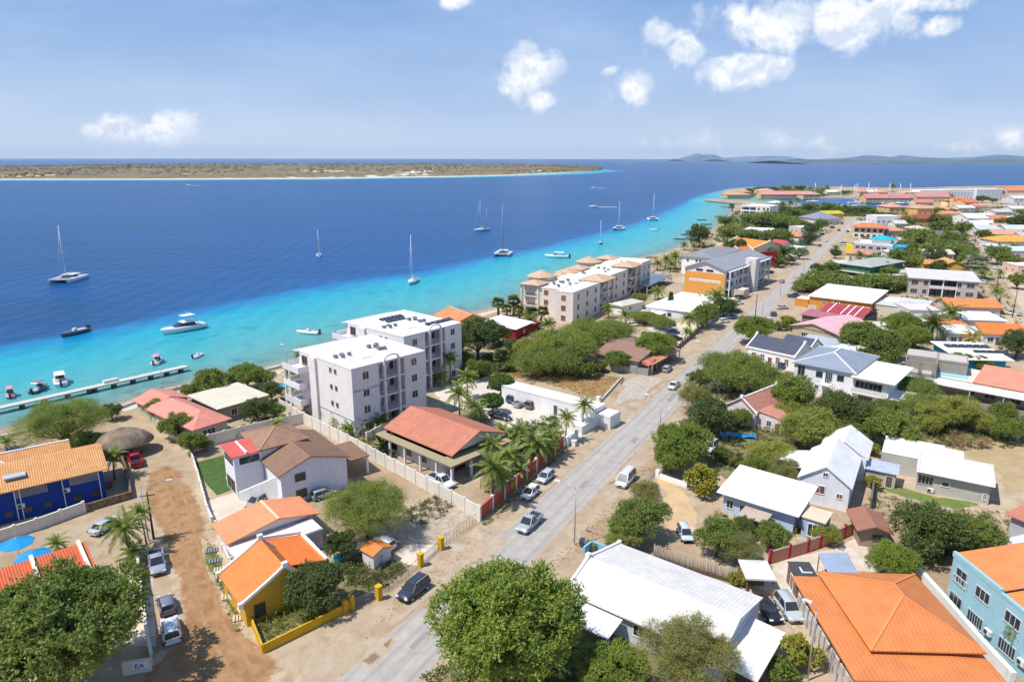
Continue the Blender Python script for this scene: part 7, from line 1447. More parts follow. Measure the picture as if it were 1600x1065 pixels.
# ================================================================ pier and boats
pa, pb = Vector(G(-40, 645.5, .3)), Vector(G(292, 571.5, .3)); pd = (pb - pa).normalized(); an = math.atan2(pd.y, pd.x); Lp = (pb - pa).length
e = empty('pier', pa.x, pa.y, 0, an, label='long concrete jetty on dark piles with small boats moored', cat='pier'); MB().box(0, -1.0, .0, Lp, 1.0, .3).build('deck', PL((.52, .49, .43)), e)
for xx in (34, 69, 106, 140, 148, 178, 208, 236, 261, 283):
    t = (Vector(G(xx, 637 - (xx) * .222, .3)) - pa).dot(pd); MB().box(t - .35, -.9, -3, t + .35, -.2, .0).build('pile', PL((.09, .085, .08)), e); MB().box(t - .35, .2, -3, t + .35, .9, .0).build('pile', PL((.09, .085, .08)), e)
t = (Vector(G(167, 594, .3)) - pa).dot(pd); MB().box(t - 1.5, -.1, .3, t + 1.5, .9, .95).build('locker', mat('paint', (.74, .72, .68)), e)
RED, CW = (.42, .05, .06), (.80, .80, .79)
place(motorboat(5.2, 'canopy', (.62, .30, .30), (.66, .28, .28)), 17, 617, 125, 'small red boat with red canopy, leftmost at the jetty', 'motor boat')
place(motorboat(6.0, 'canopy', (.08, .1, .16), (.32, .14, .14)), 63, 608, 95, 'navy boat with dull red canopy, second at the jetty', 'motor boat')
place(motorboat(8.5, 'canopy', CW, (.80, .79, .74)), 95, 596, 125, 'white boat with large cream canopy moored at jetty middle', 'motor boat')
place(motorboat(6.2, 'canopy', CW, (.70, .25, .28)), 247, 565, 100, 'white boat with pink striped canopy near jetty head', 'motor boat')
place(motorboat(4.6, 'open', CW, CW), 310, 556, 80, 'little white dinghy with dark outboard right of the jetty', 'motor boat')
place(motorboat(9, 'open', (.10, .12, .16), CW, 2), 117, 521, -108, 'charcoal speedboat with two black outboards', 'motor boat')
place(motorboat(13.5, 'yacht', CW, CW, 0), 287, 516, -128, 'white motor yacht with flybridge at edge of turquoise water', 'motor yacht').name = 'motor_yacht'
place(motorboat(7.5, 'open', CW, CW), 481, 520, 168, 'white open speedboat off the apartment blocks', 'motor boat')
place(motorboat(13, 'canopy', (.5, .72, .74), CW), 870, 402, 172, 'long aqua white launch with white canopy off the resort', 'motor boat')
place(catamaran(16.5, 9, 22), 107, 438, -86, 'large white catamaran alone on deep blue water at left', 'catamaran')
place(sailboat(9.5, 13), 499, 399, 100, 'small white sloop seen from behind, middle of blue channel', 'sailboat')
place(sailboat(12.5, 19), 645, 441, 264, 'white sloop with tall twin spreader mast where blue meets turquoise', 'sailboat')
place(sailboat(14, 21, (.78, .77, .74), (.6, .5, .42), True), 752, 360, -137, 'two masted yacht with tan spars farthest left of the far group', 'sailboat')
place(catamaran(15, 9, 27, CW, (.10, .10, .12)), 786, 398, 262, 'catamaran with tall black mast on the turquoise edge', 'catamaran')
place(sailboat(10, 13.5, (.14, .16, .22)), 938, 380, 262, 'dark hulled sloop on turquoise water near the resort', 'sailboat')
place(catamaran(14, 8.5, 19), 967, 358, 255, 'white catamaran second from right with bimini', 'catamaran')
place(catamaran(15, 9, 21), 1020, 343, 265, 'white catamaran farthest right near the beach', 'catamaran')
place(motorboat(7, 'open', CW, CW), 1022, 359, 190, 'tiny white boat just below the rightmost catamaran', 'motor boat')
for x_, y_, a_, l_ in ((1062, 373, 175, 'small wooden rowing boat nearest the hotel beach'), (1073, 366, 175, 'small rowing boat second in the beach row'), (1080, 361, 180, 'small dark rowing boat moored by the tree'), (1102, 356, 178, 'small rowing boat off the beach below the jetties'), (1103, 350, 178, 'small rowing boat in pale shallows'), (1096, 343, 178, 'dark little boat farthest out in the shallows')):
    place(motorboat(8.5, 'open', (.12, .2, .22), CW, 0), x_, y_, a_, l_, 'rowing boat').name = 'rowing_boat'
for x0, y0, x1, y1, l_ in ((1117, 337.5, 1134, 337.5, 'short dark beach jetty nearer the camera'), (1128, 322, 1146, 323.5, 'short beach jetty below the white seaside hotel')):
    p0, p1 = Vector(G(x0, y0)), Vector(G(x1, y1)); o = p1 - p0; e = empty('jetty', p0.x, p0.y, 0, math.atan2(o.y, o.x), label=l_, cat='jetty'); MB().box(0, -2, -.2, o.length, 2, .15).build('deck', mat('wood', (.2, .17, .15)), e)
    for k in range(5): MB().tube([(o.length * (k + .2) / 5, -1.6, -3), (o.length * (k + .2) / 5, -1.6, .6)], .25, 6).build('pile', mat('wood', (.12, .1, .09)), e)
x, y = G(544, 521, 1.5); e = empty('shore_hut', x, y, 0, R(48), label='tiny flat roofed shelter on posts over the water', cat='shelter'); MB().box(-2.5, -1.6, 2.2, 2.5, 1.6, 2.4).build('roof', PL((.66, .6, .5)), e)
for sx in (-2.2, 2.2):
    for sy in (-1.3, 1.3): MB().box(sx - .15, sy - .15, -2, sx + .15, sy + .15, 2.2).build('post', PL((.6, .55, .46)), e)
# speedboats with wakes far out
def wake(px, py, L, ang, label):
    x, y = G(px, py, WZ); e = empty('speedboat', x, y, WZ, R(ang), label=label, cat='speedboat'); m = MB(); hull(m, 9, 3, 1.2); m.build('hull', mat('paint', CW), e); MB().box(-1, -1, 1.1, 1.5, 1, 2.2).build('cabin', mat('paint', CW), e)
    m = MB(); m.hexa([(-L, -1.6, .0), (-4, -.6, .0), (-4, .6, .0), (-L, 1.6, .0), (-L, -1.2, .05), (-4, -.4, .2), (-4, .4, .2), (-L, 1.2, .05)]); o = m.build('wake', PL((.75, .78, .8)), e)
wake(928, 294, 22, 182, 'distant white speedboat with short wake near horizon'); wake(927, 323.5, 26, 184, 'speedboat trailing long thin wake left of far catamarans'); wake(296, 290.5, 22, 190, 'tiny speedboat off the island shore'); wake(1065, 263, 30, 190, 'very distant white boat right of island tip'); wake(1172, 265, 40, 200, 'very distant white boat below the far hills')
# marina boats
gm = 'yachts berthed in the marina'
MASTR = 2.6
mp1, mp2 = sailboat(15, 22), motorboat(12, 'yacht', CW, CW, 0)
place(mp1, 1331, 322, 10, 'yacht berthed in the marina', 'sailboat', gm); place(mp2, 1345, 321, 0, 'motor cruiser berthed in the marina', 'motor yacht', gm); rr = random.Random(9)
for i in range(7): place(dup(mp1), [1335, 1353, 1270, 1386, 1402, 1418, 1310][i], [317, 315.5, 315, 317, 317.5, 317, 322][i], rr.uniform(-20, 20), 'yacht berthed in the marina', 'sailboat', gm)
for i in range(15): place(dup(mp2), 1338 + i * 6.6, 314.5 + rr.uniform(-1, 1.5), rr.uniform(60, 120), 'motor cruiser berthed in the marina', 'motor yacht', gm)
# ================================================================ cars
GM = (.045, .05, .06); SLV = (.50, .51, .52); WHT = (.78, .78, .78); BLK = (.012, .012, .014); BLU = (.02, .05, .14)
car(647, 921, 237, 'suv', (.035, .04, .06), 'dark grey car parked alone by the yellow gate posts')
car(828, 817, 240, 'pickup', (.36, .38, .38), 'silver pickup driving down the main road')
car(829, 770, 240, 'hatch', (.76, .76, .74), 'white small van-like hatchback parked along mural wall')
car(853, 745, 240, 'hatch', (.44, .48, .52), 'silver hatchback parked behind the white one at mural wall')
car(978, 749, 240, 'van', (.70, .70, .68), 'white van with roof rack on right verge')
car(1053, 602, 240, 'sedan', (.55, .58, .6), 'silver sedan driving below the restaurant')
car(1043, 576, 60, 'hatch', (.42, .37, .33), 'beige hatchback parked by restaurant railing')
car(246, 880, -59, 'pickup', (.30, .32, .35), 'grey pickup with black bed parked on dirt lane')
car(261, 945, 124, 'hatch', (.16, .18, .22), 'slate grey hatchback parked between pickup and white car')
car(268, 985, 121, 'suv', (.72, .72, .72), 'white car parked last on the lane near mango shade')
car(212, 720, 126, 'pickup', (.42, .01, .03), 'crimson pickup beside the thatched hut')
car(165, 822, 74, 'sedan', (.45, .48, .52), 'silver car half hidden behind palm near stone wall')
car(402, 784, 248, 'hatch', (.28, .30, .32), 'grey hatchback on the white villa driveway')
car(506, 772, 40, 'hatch', (.30, .32, .33), 'grey car tucked between white villa and feathery tree')
car(598, 850, 150, 'hatch', WHT, 'old white hatchback under the big feathery tree')
car(690, 752, -42, 'pickup', (.72, .74, .74), 'white pickup squeezed beside cream panel wall')
car(805, 623, 52, 'suv', BLU, 'dark blue car, left of three facing the garage wall')
car(817, 629, 52, 'pickup', (.40, .40, .40), 'silver pickup, middle of three facing the garage wall')
car(834, 632, 52, 'suv', (.14, .12, .11), 'dark brown car, right of three facing the garage wall')
car(783, 651, -30, 'sedan', BLK, 'black sedan in shade below clipped ball tree')
car(877, 640, -30, 'hatch', BLK, 'black car hidden behind the shorter entrance palm')
car(1199, 951, -81, 'sedan', BLK, 'black sedan parked beside gazebo')
car(1232, 950, -86, 'suv', (.42, .44, .47), 'silver car parked right of black sedan')
car(1071, 833, -90, 'hatch', (.50, .55, .60), 'pale grey car at end of sandy yard')
car(1110, 699, 235, 'jeep', (.62, .62, .60), 'boxy white off roader in garden with dark trees')
car(1229, 573, -10, 'suv', BLU, 'dark blue car before the white colonial house')
car(1222, 439, 60, 'sedan', (.32, .32, .33), 'grey car driving up the middle of the road')
car(1242, 449, 62, 'suv', (.22, .23, .24), 'dark silver car parked upright by the thicket')
car(1242, 462, 0, 'pickup', (.03, .08, .22), 'blue pickup parked sideways at orange hall')
car(1223, 480, 20, 'sedan', (.45, .45, .45), 'silver sedan parked below the blue pickup')
car(1209, 490, 62, 'hatch', (.02, .07, .25), 'royal blue car before small round shrubs')
car(1203, 500, 62, 'hatch', (.45, .46, .48), 'silver car next to round tree on the road')
for x_, y_, k_, c_, l_ in ((1132, 501, 'hatch', WHT, 'white hatchback first in the hotel row'), (1143, 495, 'suv', (.10, .20, .30), 'teal blue car second in the hotel row'), (1150, 485, 'sedan', BLU, 'navy sedan third in the hotel row'), (1153, 473, 'suv', WHT, 'white car fourth in the hotel row'), (1157, 465, 'suv', (.05, .05, .06), 'black car beside hotel gate'), (1176, 452, 'hatch', WHT, 'white hatchback nearer of two by hotel tower'), (1181, 446, 'sedan', (.5, .5, .52), 'silver sedan past the hotel tower'), (1186, 441, 'hatch', WHT, 'white hatchback farther by hotel palms')):
    car(x_, y_, 25, k_, c_, l_, 'cars parked along the hotel')
for x_, y_, k_, c_, l_, a_ in ((1204, 425, 'sedan', BLK, 'black sedan parked under yellow palm', 20), (1238, 406, 'suv', BLK, 'dark car parked near the red sign', 20), (1281, 383, 'sedan', (.12, .12, .13), 'charcoal car driving on the upper road', 60), (1290, 376, 'sedan', WHT, 'white car driving on the upper road', 60), (1311, 359, 'sedan', (.05, .05, .06), 'black car driving at far end of road', 60), (1301, 355, 'suv', (.06, .07, .09), 'dark car parked under far roadside tree', 30), (1293, 362, 'pickup', WHT, 'white pickup parked by far roadside tree', 20), (1279, 374, 'suv', WHT, 'white car parked opposite the white kiosk', 30), (1279, 369, 'hatch', (.2, .22, .25), 'grey car parked behind white one on upper road', 30), (1285, 366, 'hatch', BLK, 'black hatchback among upper road parked cars', 30), (1304, 350, 'sedan', (.3, .3, .32), 'grey car parked before yellow roof', 20), (1318, 381, 'van', WHT, 'white van at the yellow framed building', 0), (1316, 348, 'suv', (.1, .1, .12), 'dark car far up road left side', 60), (1325, 361, 'hatch', (.1, .2, .35), 'blue car far up road on right', 60), (1297, 346, 'hatch', WHT, 'white car at the market hall', 20), (1290, 349, 'hatch', (.3, .02, .02), 'red car at the market hall', 20), (1310, 343, 'suv', WHT, 'white car last before the bend', 60),
    (1051, 519, 'suv', BLU, 'navy car in car park near railing', 20), (1055, 529, 'suv', BLK, 'black car lowest in the resort car park', 10), (988, 507, 'hatch', WHT, 'white car by resort gatehouse', 10), (1000, 502, 'sedan', (.4, .4, .42), 'silver car by resort gatehouse', 10), (1051, 505, 'hatch', (.04, .05, .08), 'dark hatchback by sandy wall', 80),
    (1582, 489, 'pickup', (.5, .5, .48), 'silver pickup on dirt street', 130), (1560, 418, 'sedan', WHT, 'white car on dirt street', 150), (1521, 375, 'hatch', (.3, .3, .32), 'grey car on upper dirt street', 100), (1511, 359, 'suv', (.08, .1, .14), 'dark car on upper dirt street', 100), (1534, 440, 'hatch', WHT, 'white car at end of grey apartment house', 120), (1418, 603, 'suv', WHT, 'white car below beige annex', 30)):
    if l_ == 'white car below beige annex': x_, y_ = 1373, 640
    car(x_, y_, a_, k_, c_, l_)
for i in range(24):
    car(1552 + (i % 8) * 6.5 + (i // 8), 318 + (i // 8) * 4.5, 60, ['hatch', 'suv', 'sedan'][i % 3], [WHT, SLV, BLK, WHT][i % 4], 'car in the crowded car park at upper right', 'cars in the far car park')
# ================================================================ lamps and poles
lamp(233, 845, 8.2, 20, 'street lamp bending over dirt lane near crimson pickup', 3.2)
lamp(2, 690, 6.5, 90, 'street lamp on promenade at left edge', .8); lamp(256, 613, 6.5, 160, 'street lamp on promenade by jetty head', .8); lamp(450, 580, 6.5, 160, 'street lamp on promenade by apartment palms', .8)
lamp(898, 850, 8.5, 150, 'street lamp over the main road by white house', 2.4); lamp(1030, 690, 8.5, 150, 'street lamp by round green roadside trees', 2.4); lamp(1104, 590, 8.5, 150, 'street lamp beside flat topped acacia', 2.4)
lamp(1190, 500, 8.5, 150, 'street lamp beyond the round roadside tree', 2.4); lamp(1219, 463, 8.5, 150, 'street lamp opposite the hotel tower', 2.4); lamp(1256, 427, 8.5, 150, 'street lamp beside upper thicket', 2.4); lamp(864, 1020, 9, 150, 'street lamp standing in front of big green roadside tree', 1.0); lamp(1262, 1062, 8.5, 140, 'grey street lamp leaning by yellow green shrub', .6)
utility(241, 842, 7, 20, 'wooden pole next to lamp on the dirt lane'); utility(1556, 457, 9, 60, 'leaning wooden pole by cream street wall'); utility(1582, 495, 9, 60, 'wooden pole beside silver pickup'); utility(1540, 420, 8, 60, 'slim wooden pole near silver palm'); utility(1521, 392, 8, 60, 'wooden pole beyond silver palm'); utility(1180, 497, 8, 60, 'slim pole behind round roadside tree')
# overhead wires between the wooden poles
def wire(name, label, a, b, za, zb, n=3):
    A, Bq = Vector((*G(*a), za)), Vector((*G(*b), zb)); e = empty(name, A.x, A.y, 0, 0, label=label, cat='cable'); d = Bq - A
    for k in range(n):
        o = Vector((-d.y, d.x, 0)).normalized() * (k - 1) * .7; pts = []
        for i in range(13): t = i / 12; p = o + d * t; pts.append((p.x, p.y, A.z + (Bq.z - A.z) * t - 4 * t * (1 - t) * d.length * .025))
        MB().tube(pts, .02, 4).build('wire', mat('tyre'), e)
wire('overhead_cable', 'overhead wires between the two poles by dirt street', (1556, 457), (1582, 495), 8.6, 8.6); wire('overhead_cable', 'overhead wires beyond silver palm to leaning pole', (1540, 420), (1556, 457), 7.6, 8.6); wire('overhead_cable', 'overhead wires along far end of dirt street', (1521, 392), (1540, 420), 7.6, 7.6)
# ================================================================ trees and plants
for t in [
 ('mango', 92, 985, 275, 'huge dark green mango tree filling the lower left corner'),
 ('broad', 800, 975, 262, 'big bright green tree at the roadside, bottom centre'),
 ('olive', 1075, 1020, 165, 'grey green feathery tree overlapping the ribbed white roof'),
 ('broad', 955, 1045, 110, 'fresh green tree filling gap at bottom between two larger trees'),
 ('dark', 496, 917, 98, 'compact dark tree in front of yellow house'),
 ('feather', 573, 792, 152, 'wide feathery bright green tree beside white villa'),
 ('dark', 532, 852, 60, 'dark bush at foot of feathery tree by old white car'),
 ('yellow', 1250, 1018, 62, 'tall yellow green shrub beside alley at lower right'),
 ('bush', 1225, 1052, 60, 'low green shrub at the very bottom near alley'),
 ('broad', 1396, 873, 78, 'round dense green tree behind orange hip roof'),
 ('dark', 1452, 828, 110, 'large dark tree right of rusty shed'), ('mid', 1525, 832, 95, 'looser dark green tree left of white metal shed'),
 ('yellow', 1155, 903, 36, 'lime yellow shrub between pole fence and gazebo'),
 ('mid', 998, 808, 92, 'leafy tree on road edge right of grey railing'), ('olive', 1010, 772, 60, 'brownish green tree at railing above leafy tree'),
 ('light', 975, 838, 60, 'light green bush by blue front wall'),
 ('yellow', 1098, 750, 56, 'bright lime tree left of pale blue cottage'),
 ('broad', 1066, 690, 92, 'bushy green tree right of main road above gate pillar'), ('broad', 1050, 715, 60, 'rounded green tree just above white gate pillar'),
 ('dark', 1112, 650, 78, 'dark tree left of old tiled house'), ('olive', 1085, 618, 62, 'ragged olive tree by road below the flat acacia'),
 ('flat', 1150, 580, 135, 'broad flat topped acacia over the roadside'), ('flat', 1205, 598, 90, 'flat topped acacia right of the broad one'), ('mid', 1238, 615, 82, 'green tree below slate grey hip house'),
 ('dark', 1095, 592, 44, 'small dark tree at road edge under acacia'),
 ('broad', 1178, 512, 60, 'dense round tree standing at main road edge'),
 ('mid', 1122, 838, 80, 'green tree before pale blue cottage, left'), ('olive', 1160, 855, 70, 'olive green tree behind the pole fence'), ('mid', 1207, 835, 56, 'green tree before pale blue cottage, right'), ('dark', 1165, 822, 40, 'small dark tree against pale blue wall'), ('light', 1290, 832, 50, 'silvery green bushes behind red post wall'),
 ('light', 1262, 668, 105, 'light green spreading tree left of gabled cottage'), ('light', 1205, 708, 70, 'light green tree behind pale blue cottage roof'), ('olive', 1225, 735, 62, 'olive tree between two white roofed cottages'), ('mid', 1155, 652, 44, 'green bush at corner of old tiled house'), ('mid', 1180, 725, 46, 'dark green bush behind pale blue cottage'),
 ('bush', 1130, 712, 36, 'pale bush beside off roader'), ('bush', 1150, 722, 26, 'reddish green bush behind cottage'),
 ('dark', 1305, 640, 84, 'dark tree before slate grey hip house'), ('dark', 1345, 652, 78, 'dark tree behind gabled cottage roof'), ('mid', 1392, 668, 86, 'wide green tree above modern house'), ('mid', 1340, 678, 52, 'green tree touching gabled cottage roof end'),
 ('flat', 1428, 606, 86, 'feathery wide tree left of half built house'), ('flat', 1442, 632, 80, 'feathery wide tree below half built house'), ('mid', 1390, 640, 50, 'green tree next to flat beige annex'), ('light', 1238, 640, 58, 'light tree below outside stair'),
 ('yellow', 1362, 700, 30, 'orange tinged hedge bush, top one beside gabled cottage'), ('yellow', 1357, 728, 34, 'yellow green hedge bush, middle one beside gabled cottage'), ('yellow', 1365, 752, 30, 'yellow green hedge bush, lowest beside gabled cottage'),
 ('mid', 1345, 525, 72, 'round tree right of pink roof hall'), ('mid', 1383, 536, 66, 'round green tree before slate grey roof'), ('broad', 1412, 506, 58, 'dense bright round tree left of date palm'), ('broad', 1428, 525, 52, 'dense green tree just below date palm'), ('bush', 1345, 555, 46, 'low hedge behind slate grey roof'), ('bush', 1385, 563, 40, 'low green hedge right of slate grey roof'),
 ('light', 1500, 640, 78, 'low pale green scrub tree on the vacant lot'), ('light', 1462, 650, 66, 'low spreading scrub tree above modern house'), ('light', 1540, 660, 50, 'small scrub tree on vacant lot right'), ('mid', 1568, 640, 44, 'thin green tree in front of veranda roof'), ('mid', 1578, 668, 52, 'dark scrub tree near right edge'), ('dry', 1500, 685, 46, 'leafless grey brown bush on vacant lot'), ('dry', 1535, 690, 34, 'dry thorny bush right on vacant lot'), ('dry', 1440, 690, 36, 'dry bush above modern house roof'),
 ('dark', 1592, 535, 60, 'dark tree at right edge beside turquoise house'), ('mid', 1502, 562, 40, 'hedge tree before turquoise house'), ('mid', 1530, 566, 36, 'green hedge before turquoise wall'),
 ('feather', 100, 660, 132, 'wide olive yellow tree by the sea wall'), ('dark', 174, 643, 34, 'dark round sea grape tree beside yellow tree'), ('dark', 135, 690, 48, 'dark tree behind thatched hut'),
 ('mid', 248, 640, 46, 'leafy tree at lane top corner'), ('mid', 278, 662, 58, 'bushy tree left of salmon roof'), ('mid', 300, 690, 50, 'tree covering corner of lane wall'), ('mid', 322, 694, 26, 'slender young tree on the artificial lawn'),
 ('dark', 424, 612, 42, 'tall dark tree behind flat roof bungalow'), ('dark', 402, 640, 52, 'dark bushes right of salmon roof'), ('mid', 430, 640, 36, 'green bush by cream wall corner'), ('broad', 386, 586, 56, 'dense green seaside tree before the water'), ('mid', 330, 597, 62, 'low seaside tree left of dense one'), ('mid', 300, 612, 38, 'small seaside bush above salmon roof'), ('mid', 415, 590, 34, 'little green tree right of dense seaside tree'),
 ('ball', 769, 626, 34, 'ball clipped tree nearer terracotta villa'), ('ball', 784, 597, 38, 'ball clipped tree nearer garage end'),
 ('dark', 745, 528, 82, 'dark tree mass right of solar apartment block'), ('dark', 772, 520, 52, 'dark tree before red walled house'), ('mid', 722, 560, 52, 'green tree between apartment block and green field'), ('mid', 745, 575, 46, 'bush on left of green field'), ('dark', 795, 545, 44, 'dark tree below red walled house'),
 ('flat', 880, 540, 128, 'largest flat acacia in front of beige resort'), ('flat', 930, 520, 110, 'flat acacia touching beige resort'), ('flat', 852, 562, 104, 'flat acacia on left of dry field'), ('flat', 965, 515, 62, 'smaller flat acacia near gatehouse'), ('bush', 908, 578, 48, 'low bush on dry field edge'), ('bush', 935, 574, 36, 'smaller low bush on dry field edge'), ('light', 826, 548, 60, 'pale acacia at left end of the thicket'),
 ('broad', 965, 562, 42, 'round tree behind grey plank fence'), ('broad', 1024, 538, 62, 'dense tree over restaurant roof'), ('mid', 1000, 540, 36, 'green tree at restaurant roof edge'), ('flat', 1008, 495, 48, 'flat little tree in resort car park, left'), ('flat', 1034, 503, 46, 'flat little tree in resort car park, right'),
 ('conifer', 1048, 474, 17, 'slim conifer before white hall windows'), ('dry', 1113, 478, 44, 'brown leafed tree beside white hall'), ('mid', 1105, 490, 52, 'green tree at sandy wall by road'), ('dark', 1132, 478, 40, 'dark tree under hotel balconies'), ('olive', 1000, 466, 30, 'reddish tree at the resort entrance'),
 ('dark', 1094, 367, 46, 'dark beach tree left of orange tiled hotel'), ('dark', 1150, 386, 40, 'dark tree before orange tiled hotel roof'), ('dark', 1180, 410, 26, 'dark tree beside the hotel stair'), ('dark', 1193, 414, 26, 'dark tree below red sign board'), ('mid', 1115, 386, 18, 'little tree at hotel wing'), ('bush', 1216, 408, 34, 'pinkish bushes at roadside below yellow palm'),
 ('yellow', 1230, 500, 24, 'round yellow green shrub by royal blue car'), ('bush', 1218, 510, 22, 'small dark round shrub beside road'), ('bush', 1240, 508, 30, 'low hedge before pink roof hall'),
 ]: tree(t[0], t[1], t[2], t[3], t[4])
# thickets further off: every tree its own thing
FT = [('flat', 1290, 436, 70, 'acacia at road end of the thicket left of grey sheds'), ('flat', 1262, 446, 44, 'low acacia at road edge before orange hall'), ('flat', 1325, 446, 66, 'acacia before grey sheds'), ('flat', 1372, 440, 64, 'acacia right of grey sheds'), ('flat', 1405, 440, 52, 'acacia left of grey apartment house'), ('dark', 1278, 420, 26, 'dark conical tree at road beside thicket'), ('mid', 1300, 418, 34, 'tree left of green house'),
 ('flat', 1440, 370, 60, 'acacia in the wood behind turquoise roof'), ('flat', 1415, 385, 52, 'acacia right of cyan corner block'), ('flat', 1475, 385, 56, 'acacia below long dark brown roof'), ('mid', 1405, 400, 44, 'tree above green acacia belt'), ('mid', 1425, 410, 40, 'tree left of little orange annex'), ('flat', 1500, 390, 48, 'acacia near dirt street'), ('mid', 1485, 372, 40, 'tree in front of long brown roof'), ('mid', 1505, 355, 30, 'tree at upper dirt street'), ('mid', 1470, 355, 34, 'tree left of upper dirt street'), ('dark', 1460, 398, 36, 'dark tree by cream roof'), ('mid', 1515, 400, 32, 'tree between cream roof and dirt street'), ('dark', 1465, 418, 36, 'dark tree left of orange gable roof'),
 ('mid', 1560, 395, 44, 'tree cluster right of dirt street, left'), ('mid', 1575, 405, 36, 'tree cluster right of dirt street, right'), ('mid', 1538, 367, 30, 'tree before blue grey roof'), ('mid', 1592, 437, 36, 'flat crowned tree at right edge by pole'), ('mid', 1560, 487, 20, 'small tree at orange strip roof end'),
 ('flat', 1195, 392, 34, 'tree behind hotel and red sign'), ('flat', 1215, 368, 50, 'acacia right of orange tiled hotel'), ('flat', 1172, 366, 40, 'acacia before white cube house'), ('flat', 1140, 360, 40, 'acacia on the beach side of white cube house'), ('mid', 1133, 345, 26, 'beach tree near jetties'), ('flat', 1200, 340, 50, 'acacia behind white cube house'), ('flat', 1225, 345, 46, 'acacia right of white cube house'), ('flat', 1170, 340, 36, 'acacia below white seaside hotel'), ('flat', 1245, 350, 36, 'grey acacia beyond white cube house'), ('dark', 1265, 372, 26, 'dark tree at small orange pyramid roof'), ('dark', 1268, 358, 28, 'dark tree at long grey building'), ('mid', 1284, 350, 26, 'roadside tree by parked cars'), ('mid', 1250, 395, 24, 'dark hedge tree beside white kiosk'), ('dark', 1232, 392, 24, 'tree left of the kiosk'),
 ('mid', 1240, 330, 36, 'tree behind market hall left'), ('mid', 1265, 322, 40, 'mangrove tree on marina south bank, left'), ('mid', 1295, 322, 44, 'mangrove tree on marina south bank, middle'), ('mid', 1325, 326, 44, 'mangrove tree on marina south bank, right'), ('mid', 1355, 327, 40, 'tree left of tan roofed ochre house'), ('mid', 1220, 325, 26, 'tree right of white seaside hotel'),
 ('mid', 1175, 297, 26, 'tree on the point, first from the tip'), ('mid', 1190, 295, 28, 'tree on the point, second from the tip'), ('dark', 1208, 296, 26, 'tree on the point, third from the tip'), ('mid', 1228, 293, 26, 'tree behind salmon row, left'), ('mid', 1250, 292.5, 26, 'tree behind salmon row, right'), ('mid', 1320, 300, 24, 'tree near marina mouth'), ('mid', 1410, 326, 26, 'tree behind red roof on marina bank'), ('mid', 1465, 328, 32, 'tree below round tower, left'), ('mid', 1490, 330, 30, 'tree below round tower, right'), ('dark', 1535, 310, 30, 'dark tree left of far car park'), ('mid', 1552, 312, 22, 'tree at far car park corner'), ('dark', 1460, 343, 26, 'tree before mustard building'), ('mid', 1420, 345, 26, 'tree left of mustard building'), ('mid', 1476, 344, 28, 'tree right of mustard building'), ('mid', 1512, 338, 26, 'tree right of pale blue warehouse'), ('dark', 1590, 347, 34, 'tree at right edge above blue grey roof'), ('mid', 1567, 347, 26, 'tree between beige and blue grey roofs'), ('mid', 1400, 345, 22, 'tree right of orange hip block'), ('mid', 1598, 330, 26, 'tree at right edge by car park'), ('mid', 1480, 306, 24, 'tree by white hotel foot'), ('dark', 1520, 300, 26, 'dark trees before white and glass hotel'), ('dark', 1562, 300, 24, 'dark tree before big orange red roof'),
 ('mid', 1366, 405, 30, 'tree behind green house'), ('mid', 1378, 418, 34, 'tree right of green house'), ('dark', 1305, 395, 20, 'dark tree before salmon roof'), ('mid', 1390, 425, 30, 'tree at right end of green house'), ('mid', 1300, 470 , 1, '')]
for t in FT:
    if t[4]: tree(t[0], t[1], t[2], t[3], t[4], 'trees of the wooded quarter')
